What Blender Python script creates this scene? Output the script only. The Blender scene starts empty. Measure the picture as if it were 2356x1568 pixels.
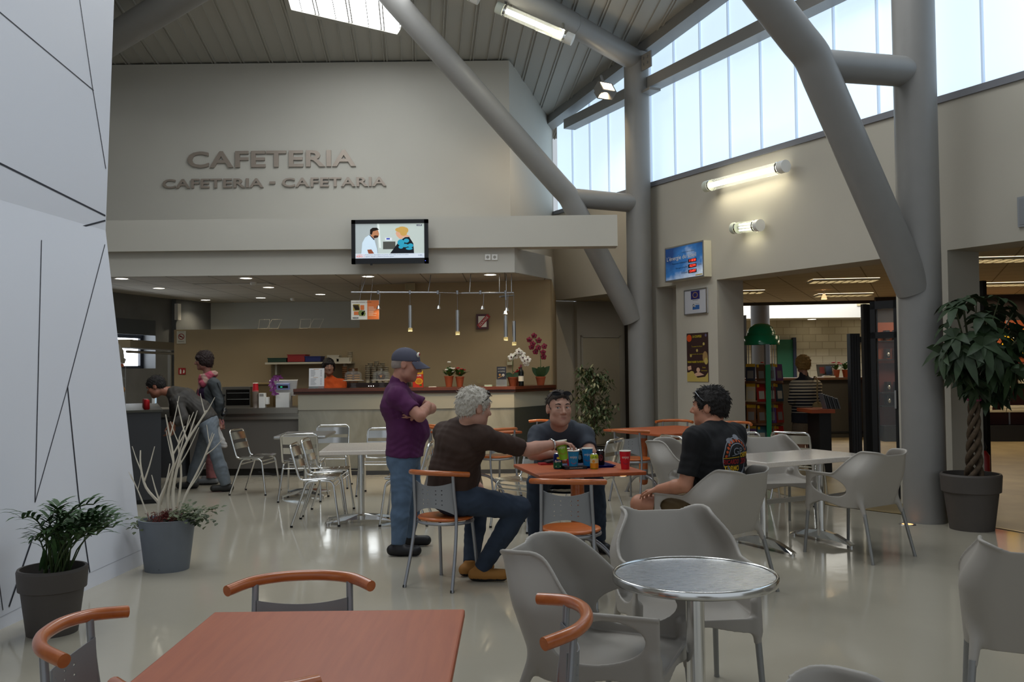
import bpy, bmesh, math, random
import numpy as np
from mathutils import Vector, Matrix, Euler, Quaternion
PI = math.pi
SC = bpy.context.scene
COL = SC.collection
# ---------------------------------------------------------------- camera, sky, exposure
IW, IH, FPX, HC = 2356, 1568, 2100.0, 1.5
PITCH, ROLL = math.atan(61 / FPX), math.radians(.65)
_f = Vector((0, math.cos(PITCH), math.sin(PITCH)))
_u = Vector((0, -math.sin(PITCH), math.cos(PITCH)))
_r = Vector((1, 0, 0))
_R = _r * math.cos(ROLL) - _u * math.sin(ROLL)
_U = _r * math.sin(ROLL) + _u * math.cos(ROLL)
CAMP = Vector((0, 0, HC))
cd = bpy.data.cameras.new('camera')
cam = bpy.data.objects.new('camera', cd)
COL.objects.link(cam)
cd.sensor_width = 36
cd.lens = FPX * 36 / IW
cd.clip_end = 200
cam.matrix_world = Matrix(((_R.x, _U.x, -_f.x, 0), (_R.y, _U.y, -_f.y, 0), (_R.z, _U.z, -_f.z, HC), (0, 0, 0, 1)))
SC.camera = cam
wd = bpy.data.worlds.new('sky'); SC.world = wd; wd.use_nodes = True
wd.node_tree.nodes['Background'].inputs[0].default_value = (.84, .92, 1.0, 1)
wd.node_tree.nodes['Background'].inputs[1].default_value = .62
SC.view_settings.view_transform = 'Standard'
SC.view_settings.look = 'None'
SC.view_settings.exposure = 0.0
SC.view_settings.gamma = 1
SC.cycles.max_bounces = 7
SC.cycles.diffuse_bounces = 4
SC.cycles.glossy_bounces = 3
SC.cycles.transmission_bounces = 6
SC.cycles.transparent_max_bounces = 8
SC.cycles.sample_clamp_indirect = 4
SC.cycles.caustics_reflective = False
SC.cycles.caustics_refractive = False

# measured from the photograph: a sight line of the camera, cut at a depth, a height or a plane
def ray(x, y):
    return _f + _R * ((x - IW / 2) / FPX) - _U * ((y - IH / 2) / FPX)
def P(x, y, Y):
    d = ray(x, y); return CAMP + d * (Y / d.y)
def F(x, y, h=0.):
    d = ray(x, y); return CAMP + d * ((h - HC) / d.z)
def OP(x, y, p0, n):
    d = ray(x, y); p0 = Vector(p0); n = Vector(n); return CAMP + d * ((p0 - CAMP).dot(n) / d.dot(n))

# ---------------------------------------------------------------- materials
def lin(c):
    return tuple((v / 12.92 if v <= .04045 else ((v + .055) / 1.055) ** 2.4) for v in c)
def hexc(h):
    return lin(tuple(int(h[i:i + 2], 16) / 255 for i in (0, 2, 4)))
MATS = {}
def mat(name, col, rough=.6, metal=0., spec=.5, trans=0., emit=0., ecol=None, alpha=1., var=0., vscale=6., bump=0., bscale=60., coat=0., ior=1.45):
    if name in MATS: return MATS[name]
    m = bpy.data.materials.new(name); m.use_nodes = True
    nt = m.node_tree; b = nt.nodes['Principled BSDF']
    c = hexc(col) if isinstance(col, str) else col
    b.inputs['Base Color'].default_value = (*c, 1)
    b.inputs['Roughness'].default_value = rough
    b.inputs['Metallic'].default_value = metal
    b.inputs['Specular IOR Level'].default_value = spec
    b.inputs['Transmission Weight'].default_value = trans
    b.inputs['IOR'].default_value = ior
    b.inputs['Alpha'].default_value = alpha
    b.inputs['Coat Weight'].default_value = coat
    if emit:
        e = hexc(ecol) if isinstance(ecol, str) else (ecol or c)
        b.inputs['Emission Color'].default_value = (*e, 1)
        b.inputs['Emission Strength'].default_value = emit
    if var or bump:
        tc = nt.nodes.new('ShaderNodeTexCoord')
    if var:
        n = nt.nodes.new('ShaderNodeTexNoise'); n.inputs['Scale'].default_value = vscale; n.inputs['Detail'].default_value = 5
        r = nt.nodes.new('ShaderNodeMapRange'); r.inputs['To Min'].default_value = 1 - var; r.inputs['To Max'].default_value = 1 + var
        r.inputs['From Min'].default_value = .3; r.inputs['From Max'].default_value = .7
        mx = nt.nodes.new('ShaderNodeVectorMath'); mx.operation = 'SCALE'; mx.inputs[0].default_value = c
        nt.links.new(tc.outputs['Object'], n.inputs['Vector']); nt.links.new(n.outputs['Fac'], r.inputs['Value'])
        nt.links.new(r.outputs['Result'], mx.inputs['Scale']); nt.links.new(mx.outputs['Vector'], b.inputs['Base Color'])
    if bump:
        n2 = nt.nodes.new('ShaderNodeTexNoise'); n2.inputs['Scale'].default_value = bscale; n2.inputs['Detail'].default_value = 4
        bp = nt.nodes.new('ShaderNodeBump'); bp.inputs['Strength'].default_value = bump; bp.inputs['Distance'].default_value = .01
        nt.links.new(tc.outputs['Object'], n2.inputs['Vector']); nt.links.new(n2.outputs['Fac'], bp.inputs['Height']); nt.links.new(bp.outputs['Normal'], b.inputs['Normal'])
    MATS[name] = m; return m
def node_mat(name):
    m = bpy.data.materials.new(name); m.use_nodes = True; MATS[name] = m
    nt = m.node_tree
    def N(t, **kw):
        n = nt.nodes.new(t)
        for k, v in kw.items():
            if k in n.inputs: n.inputs[k].default_value = v
            else: setattr(n, k, v)
        return n
    return m, nt, nt.nodes['Principled BSDF'], N, nt.links.new

# ---------------------------------------------------------------- mesh builder
class MB:
    def __init__(s):
        s.v = []; s.f = []; s.fm = []; s.fs = []; s.mats = []; s.M = None; s.mi = 0
    def use(s, m):
        if m not in s.mats: s.mats.append(m)
        s.mi = s.mats.index(m); return s
    def at(s, M): s.M = M; return s
    def add(s, vs, fs, smooth=False):
        k = len(s.v)
        if s.M is not None: s.v += [tuple(s.M @ Vector(p)) for p in vs]
        else: s.v += [tuple(p) for p in vs]
        for f in fs:
            s.f.append([k + i for i in f]); s.fm.append(s.mi); s.fs.append(smooth)
        return s
    def box(s, x0, y0, z0, x1, y1, z1):
        return s.add([(x0, y0, z0), (x1, y0, z0), (x1, y1, z0), (x0, y1, z0), (x0, y0, z1), (x1, y0, z1), (x1, y1, z1), (x0, y1, z1)],
                     [(0, 3, 2, 1), (4, 5, 6, 7), (0, 1, 5, 4), (1, 2, 6, 5), (2, 3, 7, 6), (3, 0, 4, 7)])
    def cbox(s, c, d):
        return s.box(c[0] - d[0] / 2, c[1] - d[1] / 2, c[2] - d[2] / 2, c[0] + d[0] / 2, c[1] + d[1] / 2, c[2] + d[2] / 2)
    def rbox(s, x0, y0, z0, x1, y1, z1, r=.01, n=3):
        # box with rounded vertical edges, prism of a rounded rectangle
        pts = []
        for cx, cy, a0 in ((x1 - r, y1 - r, 0), (x0 + r, y1 - r, 90), (x0 + r, y0 + r, 180), (x1 - r, y0 + r, 270)):
            for i in range(n + 1):
                a = math.radians(a0 + 90 * i / n); pts.append((cx + r * math.cos(a), cy + r * math.sin(a)))
        return s.prism(pts, z0, z1)
    def prism(s, pts, z0, z1):
        n = len(pts)
        s.add([(p[0], p[1], z0) for p in pts] + [(p[0], p[1], z1) for p in pts], [tuple(range(n - 1, -1, -1)), tuple(range(n, 2 * n))] + [(i, (i + 1) % n, n + (i + 1) % n, n + i) for i in range(n)])
        return s
    def poly(s, pts, w=0.):
        # flat figure in the local XZ plane at local y = -w (towards the viewer of a sign)
        return s.add([(p[0], -w, p[1]) for p in pts], [tuple(range(len(pts)))])
    def rect(s, x0, z0, x1, z1, w=0.): return s.poly([(x0, z0), (x1, z0), (x1, z1), (x0, z1)], w)
    def disc(s, cx, cz, rx, rz=None, w=0., n=20, a0=0, a1=360):
        rz = rz or rx
        return s.poly([(cx + rx * math.cos(math.radians(a0 + (a1 - a0) * i / n)), cz + rz * math.sin(math.radians(a0 + (a1 - a0) * i / n))) for i in range(n + (a1 - a0 < 360))], w)
    def ring(s, cx, cz, r0, r1, w=0., n=28, a0=0., a1=360., sx=1.):
        vs = []
        for i in range(n + 1):
            a = math.radians(a0 + (a1 - a0) * i / n)
            vs += [(cx + sx * r0 * math.cos(a), -w, cz + r0 * math.sin(a)), (cx + sx * r1 * math.cos(a), -w, cz + r1 * math.sin(a))]
        return s.add(vs, [(2 * i, 2 * i + 1, 2 * i + 3, 2 * i + 2) for i in range(n)])
    def line(s, p, q, t, w=0.):
        p, q = Vector(p), Vector(q); d = (q - p).normalized(); m = Vector((-d.y, d.x)) * t / 2
        return s.poly([p + m, p - m, q - m, q + m], w)
    def lathe(s, prof, n=24, c=(0, 0, 0), cap=True, smooth=True, sx=1., sy=1.):
        vs = []; fs = []
        for r, z in prof:
            vs += [(c[0] + sx * r * math.cos(2 * PI * i / n), c[1] + sy * r * math.sin(2 * PI * i / n), c[2] + z) for i in range(n)]
        for j in range(len(prof) - 1):
            fs += [(j * n + i, j * n + (i + 1) % n, (j + 1) * n + (i + 1) % n, (j + 1) * n + i) for i in range(n)]
        s.add(vs, fs, smooth)
        if cap:
            if prof[0][0] > 1e-5: s.add(vs[:n], [tuple(range(n - 1, -1, -1))])
            if prof[-1][0] > 1e-5: s.add(vs[-n:], [tuple(range(n))])
        return s
    def sharp(s, prof, n=24, c=(0, 0, 0), sx=1., sy=1.):
        # lathe whose profile corners stay crisp
        for a, b in zip(prof, prof[1:]): s.lathe([a, b], n, c, False, True, sx, sy)
        if prof[0][0] > 1e-5: s.lathe([(1e-6, prof[0][1]), prof[0]], n, c, False, False, sx, sy)
        if prof[-1][0] > 1e-5: s.lathe([prof[-1], (1e-6, prof[-1][1])], n, c, False, False, sx, sy)
        return s
    def tube(s, path, r, n=8, cap=True, closed=False, flat=1.):
        path = [Vector(p) for p in path]; m = len(path)
        rs = r if isinstance(r, (list, tuple)) else [r] * m
        T = []
        for i in range(m):
            a = path[i - 1] if (i or closed) else path[0]; b = path[(i + 1) % m] if (i < m - 1 or closed) else path[-1]
            T.append((b - a).normalized())
        ref = Vector((0, 0, 1)) if abs(T[0].z) < .9 else Vector((1, 0, 0))
        N = (ref - T[0] * ref.dot(T[0])).normalized(); vs = []
        for i in range(m):
            N = (N - T[i] * N.dot(T[i])).normalized(); B = T[i].cross(N)
            vs += [path[i] + (N * math.cos(2 * PI * k / n) + B * math.sin(2 * PI * k / n) * flat) * rs[i] for k in range(n)]
        fs = []
        for j in range(m if closed else m - 1):
            j2 = (j + 1) % m
            fs += [(j * n + i, j * n + (i + 1) % n, j2 * n + (i + 1) % n, j2 * n + i) for i in range(n)]
        s.add(vs, fs, True)
        if cap and not closed:
            s.add(vs[:n], [tuple(range(n - 1, -1, -1))]); s.add(vs[-n:], [tuple(range(n))])
        return s
    def ball(s, c, r, n=12, m=8):
        r3 = r if isinstance(r, (tuple, list)) else (r, r, r)
        vs = []; fs = []
        for j in range(m + 1):
            t = PI * j / m
            vs += [(c[0] + r3[0] * math.sin(t) * math.cos(2 * PI * i / n), c[1] + r3[1] * math.sin(t) * math.sin(2 * PI * i / n), c[2] + r3[2] * math.cos(t)) for i in range(n)]
        for j in range(m):
            fs += [(j * n + i, (j + 1) * n + i, (j + 1) * n + (i + 1) % n, j * n + (i + 1) % n) for i in range(n)]
        return s.add(vs, fs, True)
    def grid(s, fn, nu, nv, smooth=True, thick=0.):
        vs = [Vector(fn(i / nu, j / nv)) for j in range(nv + 1) for i in range(nu + 1)]
        w = nu + 1
        fs = [(j * w + i, j * w + i + 1, (j + 1) * w + i + 1, (j + 1) * w + i) for j in range(nv) for i in range(nu)]
        return s.sheet(vs, fs, thick, smooth)
    def sheet(s, vs, fs, thick=0., smooth=True):
        if not thick: return s.add(vs, fs, smooth)
        nr = [Vector() for _ in vs]
        for f in fs:
            n = (vs[f[1]] - vs[f[0]]).cross(vs[f[2]] - vs[f[0]])
            for i in f: nr[i] += n
        b = [vs[i] - nr[i].normalized() * thick for i in range(len(vs))]
        s.add(vs, fs, smooth); s.add(b, [tuple(reversed(f)) for f in fs], smooth)
        ed = {}
        for f in fs:
            for a, c in zip(f, f[1:] + f[:1]): ed[(a, c)] = 1
        k = len(vs); allv = vs + b
        rim = [(a, c) for (a, c) in ed if (c, a) not in ed]
        s.add(allv, [(c, a, a + k, c + k) for a, c in rim], False)
        return s
    def leaf(s, base, d, up, L, w, droop=.3, n=4, fold=.15):
        # a blade: base, direction, upward hint, length, half width
        d = Vector(d).normalized(); up = Vector(up); side = d.cross(up)
        if side.length < 1e-3: side = d.cross(Vector((1, .3, 0)))
        side.normalize(); up = side.cross(d); p = Vector(base); vs = []
        for i in range(n + 1):
            t = i / n; wd = w * math.sin(PI * min(1, .12 + t * .88)) ** .8 if i < n else 0
            q = p + d * (L * t) - Vector((0, 0, 1)) * (droop * L * t * t)
            vs += [q - side * wd + up * wd * fold, q, q + side * wd + up * wd * fold]
        fs = []
        for i in range(n):
            a = 3 * i; fs += [(a, a + 1, a + 4, a + 3), (a + 1, a + 2, a + 5, a + 4)]
        return s.add(vs, fs, True)
    def text(s, body, x, z, w=None, h=None, y=0., depth=0., bold=0., align='l', italic=0.):
        vs, fs, bb = glyphs(body, bold)
        bw, bh = bb[1] - bb[0], bb[3] - bb[2]
        sx = w / bw if w else h / bh
        sz = h / bh if h else sx
        ox = x if align == 'l' else x - bw * sx / 2 if align == 'c' else x - bw * sx
        q = [((a - bb[0]) * sx + ox + italic * (b - bb[2]) * sz, (b - bb[2]) * sz + z) for a, b in vs]
        s.add([(a, -y - depth, b) for a, b in q], fs)
        if depth:
            ed = {}
            for f in fs:
                for a, c in zip(f, f[1:] + f[:1]): ed[(a, c)] = 1
            rim = [(a, c) for a, c in ed if (c, a) not in ed]; n = len(q)
            s.add([(a, -y - depth, b) for a, b in q] + [(a, -y, b) for a, b in q], [(c, a, a + n, c + n) for a, c in rim])
        return s
    def build(s, name, m=None, parent=None, bev=0., label=None):
        me = bpy.data.meshes.new(name)
        me.from_pydata(s.v, [], s.f)
        for x in ([m] if m else s.mats): me.materials.append(x)
        if not m and len(s.mats) > 1: me.polygons.foreach_set('material_index', s.fm)
        me.polygons.foreach_set('use_smooth', s.fs)
        me.update()
        if bev:
            b = bmesh.new(); b.from_mesh(me); bmesh.ops.remove_doubles(b, verts=b.verts, dist=1e-5)
            bmesh.ops.bevel(b, geom=[e for e in b.edges if len(e.link_faces) == 2 and e.calc_face_angle() > .5], offset=bev, segments=2, affect='EDGES', profile=.5)
            b.to_mesh(me); b.free()
        o = bpy.data.objects.new(name, me); COL.objects.link(o)
        if parent: o.parent = parent
        if label: o['label'] = label
        return o
_GL = {}
def glyphs(body, bold=0.):
    k = (body, bold)
    if k in _GL: return _GL[k]
    cu = bpy.data.curves.new('lettering', 'FONT'); cu.body = body; cu.size = 1; cu.offset = bold; cu.resolution_u = 3; cu.fill_mode = 'FRONT'
    o = bpy.data.objects.new('lettering', cu); COL.objects.link(o)
    me = o.to_mesh()
    vs = [(v.co.x, v.co.y) for v in me.vertices]; fs = [tuple(p.vertices) for p in me.polygons]
    o.to_mesh_clear(); bpy.data.objects.remove(o); bpy.data.curves.remove(cu)
    xs = [v[0] for v in vs] or [0, 1]; zs = [v[1] for v in vs] or [0, 1]
    _GL[k] = (vs, fs, (min(xs), max(xs), min(zs), max(zs))); return _GL[k]
def frame(o, ex, n):
    """matrix whose local x runs along ex, local z is up and local -y looks out along n"""
    ex = Vector(ex).normalized(); n = Vector(n).normalized(); ez = n.cross(ex) * -1
    ez = ex.cross(-n); ez.normalize()
    return Matrix(((ex.x, -n.x, ez.x, o[0]), (ex.y, -n.y, ez.y, o[1]), (ex.z, -n.z, ez.z, o[2]), (0, 0, 0, 1)))
def arc(c, r, a0, a1, n, plane='xz', y=0.):
    out = []
    for i in range(n + 1):
        a = math.radians(a0 + (a1 - a0) * i / n); p, q = c[0] + r * math.cos(a), c[1] + r * math.sin(a)
        out.append((p, y, q) if plane == 'xz' else (p, q, y) if plane == 'xy' else (y, p, q))
    return out
def spline(pts, n=6):
    pts = [Vector(p) for p in pts]; out = []
    for i in range(len(pts) - 1):
        p0, p1, p2, p3 = pts[max(i - 1, 0)], pts[i], pts[i + 1], pts[min(i + 2, len(pts) - 1)]
        for k in range(n):
            t = k / n
            out.append(.5 * ((2 * p1) + (p2 - p0) * t + (2 * p0 - 5 * p1 + 4 * p2 - p3) * t * t + (3 * p1 - p0 - 3 * p2 + p3) * t ** 3))
    out.append(pts[-1]); return out
def thing(name, label, cat, loc=(0, 0, 0), rz=0., group=None):
    o = bpy.data.objects.new(name, None); COL.objects.link(o); o.empty_display_size = .05
    o.location = loc; o.rotation_euler = (0, 0, rz); o['label'] = label; o['category'] = cat
    if group: o['group'] = group
    return o
def tag(o, label, cat, group=None, kind=None):
    o['label'] = label; o['category'] = cat
    if group: o['group'] = group
    if kind: o['kind'] = kind
    return o
def struct(mb, name, m=None, parent=None, bev=0., label=None):
    o = mb.build(name, m, parent, bev)
    if parent is None: o['kind'] = 'structure'
    if label: o['label'] = label
    return o
def dup(root, label, loc=None, rz=None, group=None):
    r = root.copy(); COL.objects.link(r)
    if loc is not None: r.location = loc
    if rz is not None: r.rotation_euler = (0, 0, rz)
    r['label'] = label
    if group: r['group'] = group
    for ch in root.children:
        c = ch.copy(); COL.objects.link(c); c.parent = r
        for g in ch.children:
            d = g.copy(); COL.objects.link(d); d.parent = c
    return r
# ---------------------------------------------------------------- setting: materials
M_wall = mat('painted_plaster', 'b8b4aa', .75, var=.02, vscale=1.5)
M_wall2 = mat('beige_plaster', 'b4aea1', .75, var=.02, vscale=1.5)
M_olive = mat('olive_plaster', 'a38f6e', .8, var=.03, vscale=2)
M_conc = mat('grey_concrete', '6d6f70', .8, var=.12, vscale=3, bump=.1)
M_steel = mat('grey_painted_steel', '858380', .42, var=.02)
M_white = mat('white_laminate', 'dcdee6', .35, spec=.4)
M_seam = mat('dark_seam', '20232e', .5)
M_skirt = mat('off_white_board', 'cfd1d8', .4)
M_black = mat('black_painted_metal', '141416', .4)
M_dark = mat('dark_grey_panel', '3c3d40', .5)
M_chrome = mat('polished_aluminium', 'dcdcda', .16, 1.)
M_alu = mat('brushed_aluminium', 'b9b9b9', .32, 1.)
M_satin = mat('satin_grey_steel', '9a9b9f', .38, .75)
M_gplast = mat('grey_plastic', 'a29c94', .42)
M_whitep = mat('white_plastic', 'e2e0da', .4)
M_glass = mat('clear_glass', 'f2f8f6', .03, trans=1., alpha=1.)
M_poly = mat('polycarbonate_daylight', 'dfeeff', .5, emit=.88, ecol=(.66, .84, 1.0))
M_sky = mat('skylight_daylight', 'ffffff', .5, emit=9., ecol=(.92, .97, 1.0))
M_lamp = mat('lamp_glow', 'fff6e0', .5, emit=9., ecol=(1., .93, .76))
M_tubeg = mat('fluorescent_glow', 'fffbe8', .5, emit=7., ecol=(1., .96, .80))
M_warm = mat('halogen_glow', 'ffe2b0', .5, emit=30., ecol=(1., .82, .52))
# resin floor
m, nt, b, N, L = node_mat('resin_floor')
tc = N('ShaderNodeTexCoord'); no = N('ShaderNodeTexNoise', Scale=.9, Detail=6.); mr = N('ShaderNodeMapRange'); mr.inputs['To Min'].default_value = .94; mr.inputs['To Max'].default_value = 1.05
sc = N('ShaderNodeVectorMath', operation='SCALE'); sc.inputs[0].default_value = hexc('aba494')
L(tc.outputs['Object'], no.inputs['Vector']); L(no.outputs['Fac'], mr.inputs['Value']); L(mr.outputs['Result'], sc.inputs['Scale']); L(sc.outputs['Vector'], b.inputs['Base Color'])
n2 = N('ShaderNodeTexNoise', Scale=5., Detail=4.); bp = N('ShaderNodeBump', Strength=.035, Distance=.02)
L(tc.outputs['Object'], n2.inputs['Vector']); L(n2.outputs['Fac'], bp.inputs['Height']); L(bp.outputs['Normal'], b.inputs['Normal'])
b.inputs['Roughness'].default_value = .10; b.inputs['Specular IOR Level'].default_value = .45
M_floor = m
M_vinyl = mat('brown_vinyl_floor', '857557', .4, var=.22, vscale=2.2)
# suspended ceiling with tile joints
def tile_mat(name, col, jcol, sx, sy, ox, oy, jw, rot=0.):
    m, nt, b, N, L = node_mat(name)
    tc = N('ShaderNodeTexCoord'); mp = N('ShaderNodeMapping'); mp.inputs['Rotation'].default_value = (0, 0, rot); mp.inputs['Location'].default_value = (ox, oy, 0)
    sp = N('ShaderNodeSeparateXYZ'); L(tc.outputs['Object'], mp.inputs['Vector']); L(mp.outputs['Vector'], sp.inputs['Vector'])
    outs = []
    for ax, s in (('X', sx), ('Y', sy)):
        d = N('ShaderNodeMath', operation='DIVIDE'); d.inputs[1].default_value = s; fr = N('ShaderNodeMath', operation='FRACT'); lt = N('ShaderNodeMath', operation='LESS_THAN'); lt.inputs[1].default_value = jw / s
        L(sp.outputs[ax], d.inputs[0]); L(d.outputs[0], fr.inputs[0]); L(fr.outputs[0], lt.inputs[0]); outs.append(lt)
    mx = N('ShaderNodeMath', operation='MAXIMUM'); L(outs[0].outputs[0], mx.inputs[0]); L(outs[1].outputs[0], mx.inputs[1])
    mix = N('ShaderNodeMix', data_type='RGBA'); L(mx.outputs[0], mix.inputs[0]); mix.inputs[6].default_value = (*hexc(col), 1); mix.inputs[7].default_value = (*hexc(jcol), 1)
    L(mix.outputs[2], b.inputs['Base Color']); b.inputs['Roughness'].default_value = .85
    return m
M_tiles = tile_mat('ceiling_tiles', 'b5b0a4', '77736a', .6, .6, .1, .2, .018)
M_tiles2 = tile_mat('shop_ceiling_tiles', 'bfb39b', '8a7c66', .6, .6, .1, .2, .02, math.radians(24))
# block wall
m, nt, b, N, L = node_mat('pale_block_wall')
tc = N('ShaderNodeTexCoord'); mp = N('ShaderNodeMapping'); mp.inputs['Rotation'].default_value = (PI / 2, 0, 0)
br = N('ShaderNodeTexBrick', Scale=1.); br.inputs['Color1'].default_value = (*hexc('b5ab92'), 1); br.inputs['Color2'].default_value = (*hexc('a79d84'), 1); br.inputs['Mortar'].default_value = (*hexc('948a74'), 1)
br.inputs['Brick Width'].default_value = .34; br.inputs['Row Height'].default_value = .19; br.inputs['Mortar Size'].default_value = .009
L(tc.outputs['Object'], mp.inputs['Vector']); L(mp.outputs['Vector'], br.inputs['Vector']); L(br.outputs['Color'], b.inputs['Base Color']); b.inputs['Roughness'].default_value = .9
M_block = m
def wood(name, c1, c2, rough=.3, sx=(1, 12, 12), coat=.2):
    m, nt, b, N, L = node_mat(name)
    tc = N('ShaderNodeTexCoord'); mp = N('ShaderNodeMapping'); mp.inputs['Scale'].default_value = sx
    no = N('ShaderNodeTexNoise', Scale=3., Detail=8., Distortion=.4); cr = N('ShaderNodeValToRGB')
    cr.color_ramp.elements[0].position = .3; cr.color_ramp.elements[0].color = (*hexc(c1), 1); cr.color_ramp.elements[1].position = .72; cr.color_ramp.elements[1].color = (*hexc(c2), 1)
    L(tc.outputs['Object'], mp.inputs['Vector']); L(mp.outputs['Vector'], no.inputs['Vector']); L(no.outputs['Fac'], cr.inputs['Fac']); L(cr.outputs['Color'], b.inputs['Base Color'])
    b.inputs['Roughness'].default_value = rough; b.inputs['Coat Weight'].default_value = coat; b.inputs['Coat Roughness'].default_value = .15
    return m
M_cherry = wood('cherry_table_veneer', 'a04c26', 'ad582e', .45, (14, 1, 1), 0.)
M_rail = wood('orange_beech_rail', 'a85626', 'bd6a34', .28)
M_seatw = wood('orange_beech_seat', 'b45a24', 'c66c30', .3)
M_bar = wood('mahogany_worktop', '4e2412', '63301a', .35)
M_redp = wood('red_brown_panel', '8a3a18', '9a4620', .5)

# ---------------------------------------------------------------- setting: floor, roof, walls
WP = Vector((2.22, 14.12, 0)); WA = math.radians(24)
WN = Vector((math.cos(WA), math.sin(WA), 0)); WD = Vector((math.sin(WA), -math.cos(WA), 0))
WF = frame(WP, WD, -WN)                     # local x along the wall towards the viewer, y into the wall, z up
def W(x, y): return OP(x, y, WP, WN)
def Wt(p): return (Vector(p) - WP).dot(WD)
hz = lambda t: 2.71 - .014 * t              # lower edge of the long wall's band
sz = lambda t: 4.285 - .027 * t             # its sill
struct(MB().add([(-12, -5, 0), (12, -5, 0), (12, 30, 0), (-12, 30, 0)], [(0, 1, 2, 3)]), 'floor', M_floor)
th = [F(1919, 1164), F(2084, 1184), F(2287, 1213), F(2356, 1225)]
q0 = WP + WD * .1 + WN * .02; q1 = Vector((6.9, 4.6, 0))
shp = [WP + WD * .6, WP + WD * 1.55 - WN * .0, Vector((3.1, 10.6, 0)), th[0], th[1], th[2], th[3], Vector((5.4, 6.6, 0)), Vector((11.5, 6.6, 0)), Vector((11.5, 30, 0)), Vector((2.9, 30, 0))]
struct(MB().add([(p.x, p.y, .003) for p in shp], [tuple(range(len(shp)))]), 'floor_shop', M_vinyl)
mb = MB()
for a, c in zip(shp[2:8], shp[3:8]):
    d = (c - a); d.z = 0; d.normalize(); s = Vector((-d.y, d.x, 0)) * .012
    mb.add([a - s + Vector((0, 0, .006)), c - s + Vector((0, 0, .006)), c + s + Vector((0, 0, .006)), a + s + Vector((0, 0, .006))], [(0, 1, 2, 3)])
struct(mb, 'trim_1', mat('brass_threshold', 'b5a06c', .35, .7))

RZ = lambda x, y: 6.5 + .1 * (14 - y)
def roofpt(px, py):
    d = ray(px, py); k = (6.5 + 1.4 - HC) / (d.z + .1 * d.y)   # HC+k dz = 7.9 - .1 k dy
    return CAMP + d * k
M_deck = mat('perforated_steel_deck', 'a5a29a', .5, .1)
mb = MB(); per = .46; prof = [(0, 0), (.16, 0), (.165, -.018), (.175, -.018), (.18, 0), (.34, 0), (.345, -.02), (.36, -.02), (.365, 0), (.385, 0), (.39, -.02), (.405, -.02), (.41, 0), (.46, 0)]
y0, y1, sk = -4., 18.2, -.10
xs = []
for i in range(-24, 20):
    for a, z in prof[:-1]: xs.append((i * per + a, z))
vs = []; fs = []
for x, z in xs: vs += [(x + sk * (y0 - 14), y0, RZ(x, y0) + z), (x + sk * (y1 - 14), y1, RZ(x, y1) + z)]
fs = [(2 * i, 2 * i + 1, 2 * i + 3, 2 * i + 2) for i in range(len(xs) - 1)]
mb.add(vs, fs); k = len(vs)
mb.add([(-14, y0, 9), (12, y0, 9), (12, y1, 6.9), (-14, y1, 6.9)], [(0, 1, 2, 3)])
struct(mb, 'ceiling', M_deck)
# skylights: a glazed opening with an upstand frame under the deck
def skylight(name, pts):
    n = len(pts); c = sum((Vector(p) for p in pts), Vector()) / n
    mb = MB(); up = Vector((0, 0, .22)); dn = Vector((0, 0, .035))
    out = [Vector(p) + (Vector(p) - c).normalized() * .09 for p in pts]
    for i in range(n):
        a, b2, A, B = Vector(pts[i]), Vector(pts[(i + 1) % n]), out[i], out[(i + 1) % n]
        mb.add([a - dn, b2 - dn, B - dn, A - dn, a + up, b2 + up, B + up, A + up], [(0, 1, 2, 3), (0, 4, 5, 1), (3, 2, 6, 7)])
    fr = struct(mb, name, M_deck)
    g = MB().add([Vector(p) - Vector((0, 0, .012)) for p in pts], [tuple(range(n))]).build('window_pane', M_sky, fr)
A, B = roofpt(670, 17), roofpt(914, 74)
C2 = roofpt(966, -10); D2 = roofpt(684, -60)
B2 = roofpt(921, 62)
skylight('window_1', [A, B, B2, C2 + Vector((.5, -2.6, .26)), D2 + Vector((0, -2.0, .2))])
for i, (x, y) in enumerate(((-4.6, 7.4), (1.2, 6.6), (-2.2, 3.2))):  # further glowing skylights out of view, added for more top light
    skylight('window_%d' % (i + 2), [(x, y, RZ(x, y)), (x + 2.1, y + .35, RZ(x, y + .35)), (x + 2.1, y + 2.2, RZ(x, y + 2.2)), (x + .15, y + 2.2, RZ(x, y + 2.2))])

# long wall on the window side: band, pillar, pier, passage
TH = .45
def wbox(mb, t0, t1, zlo, zhi, ya=0., yb=TH):
    f = lambda z, t: z(t) if callable(z) else z
    vs = [(t, y, f(z, t)) for t in (t0, t1) for y in (ya, yb) for z in (zlo, zhi)]
    return mb.add(vs, [(0, 4, 5, 1), (2, 3, 7, 6), (0, 1, 3, 2), (4, 6, 7, 5), (0, 2, 6, 4), (1, 5, 7, 3)])
tp0, tp1 = Wt(W(1556, 700)), Wt(W(1650, 700)); tn0 = Wt(W(1510, 700))
tq0, tq1 = 4.72, Wt(W(2180, 600)); tg0, tg1 = Wt(W(1272, 700)), -.22
mb = MB().at(WF)
wbox(mb, -3.5, 12, hz, sz)
wbox(mb, tp0, tp1, 0., hz); wbox(mb, tq0, tq1, 0., hz); wbox(mb, tg1, tn0, 0., hz)
wbox(mb, 8.2, 12, 0., hz)
wbox(mb, tn0, tp0, 0., hz, .3, TH)
struct(mb, 'wall_right', M_wall2)
mb = MB().at(WF)
wbox(mb, -3.5, 12, lambda t: sz(t) - .0, lambda t: sz(t) + .07, -.025, .2)
struct(mb, 'trim_2', mat('grey_sill', '77787e', .5))
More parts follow.
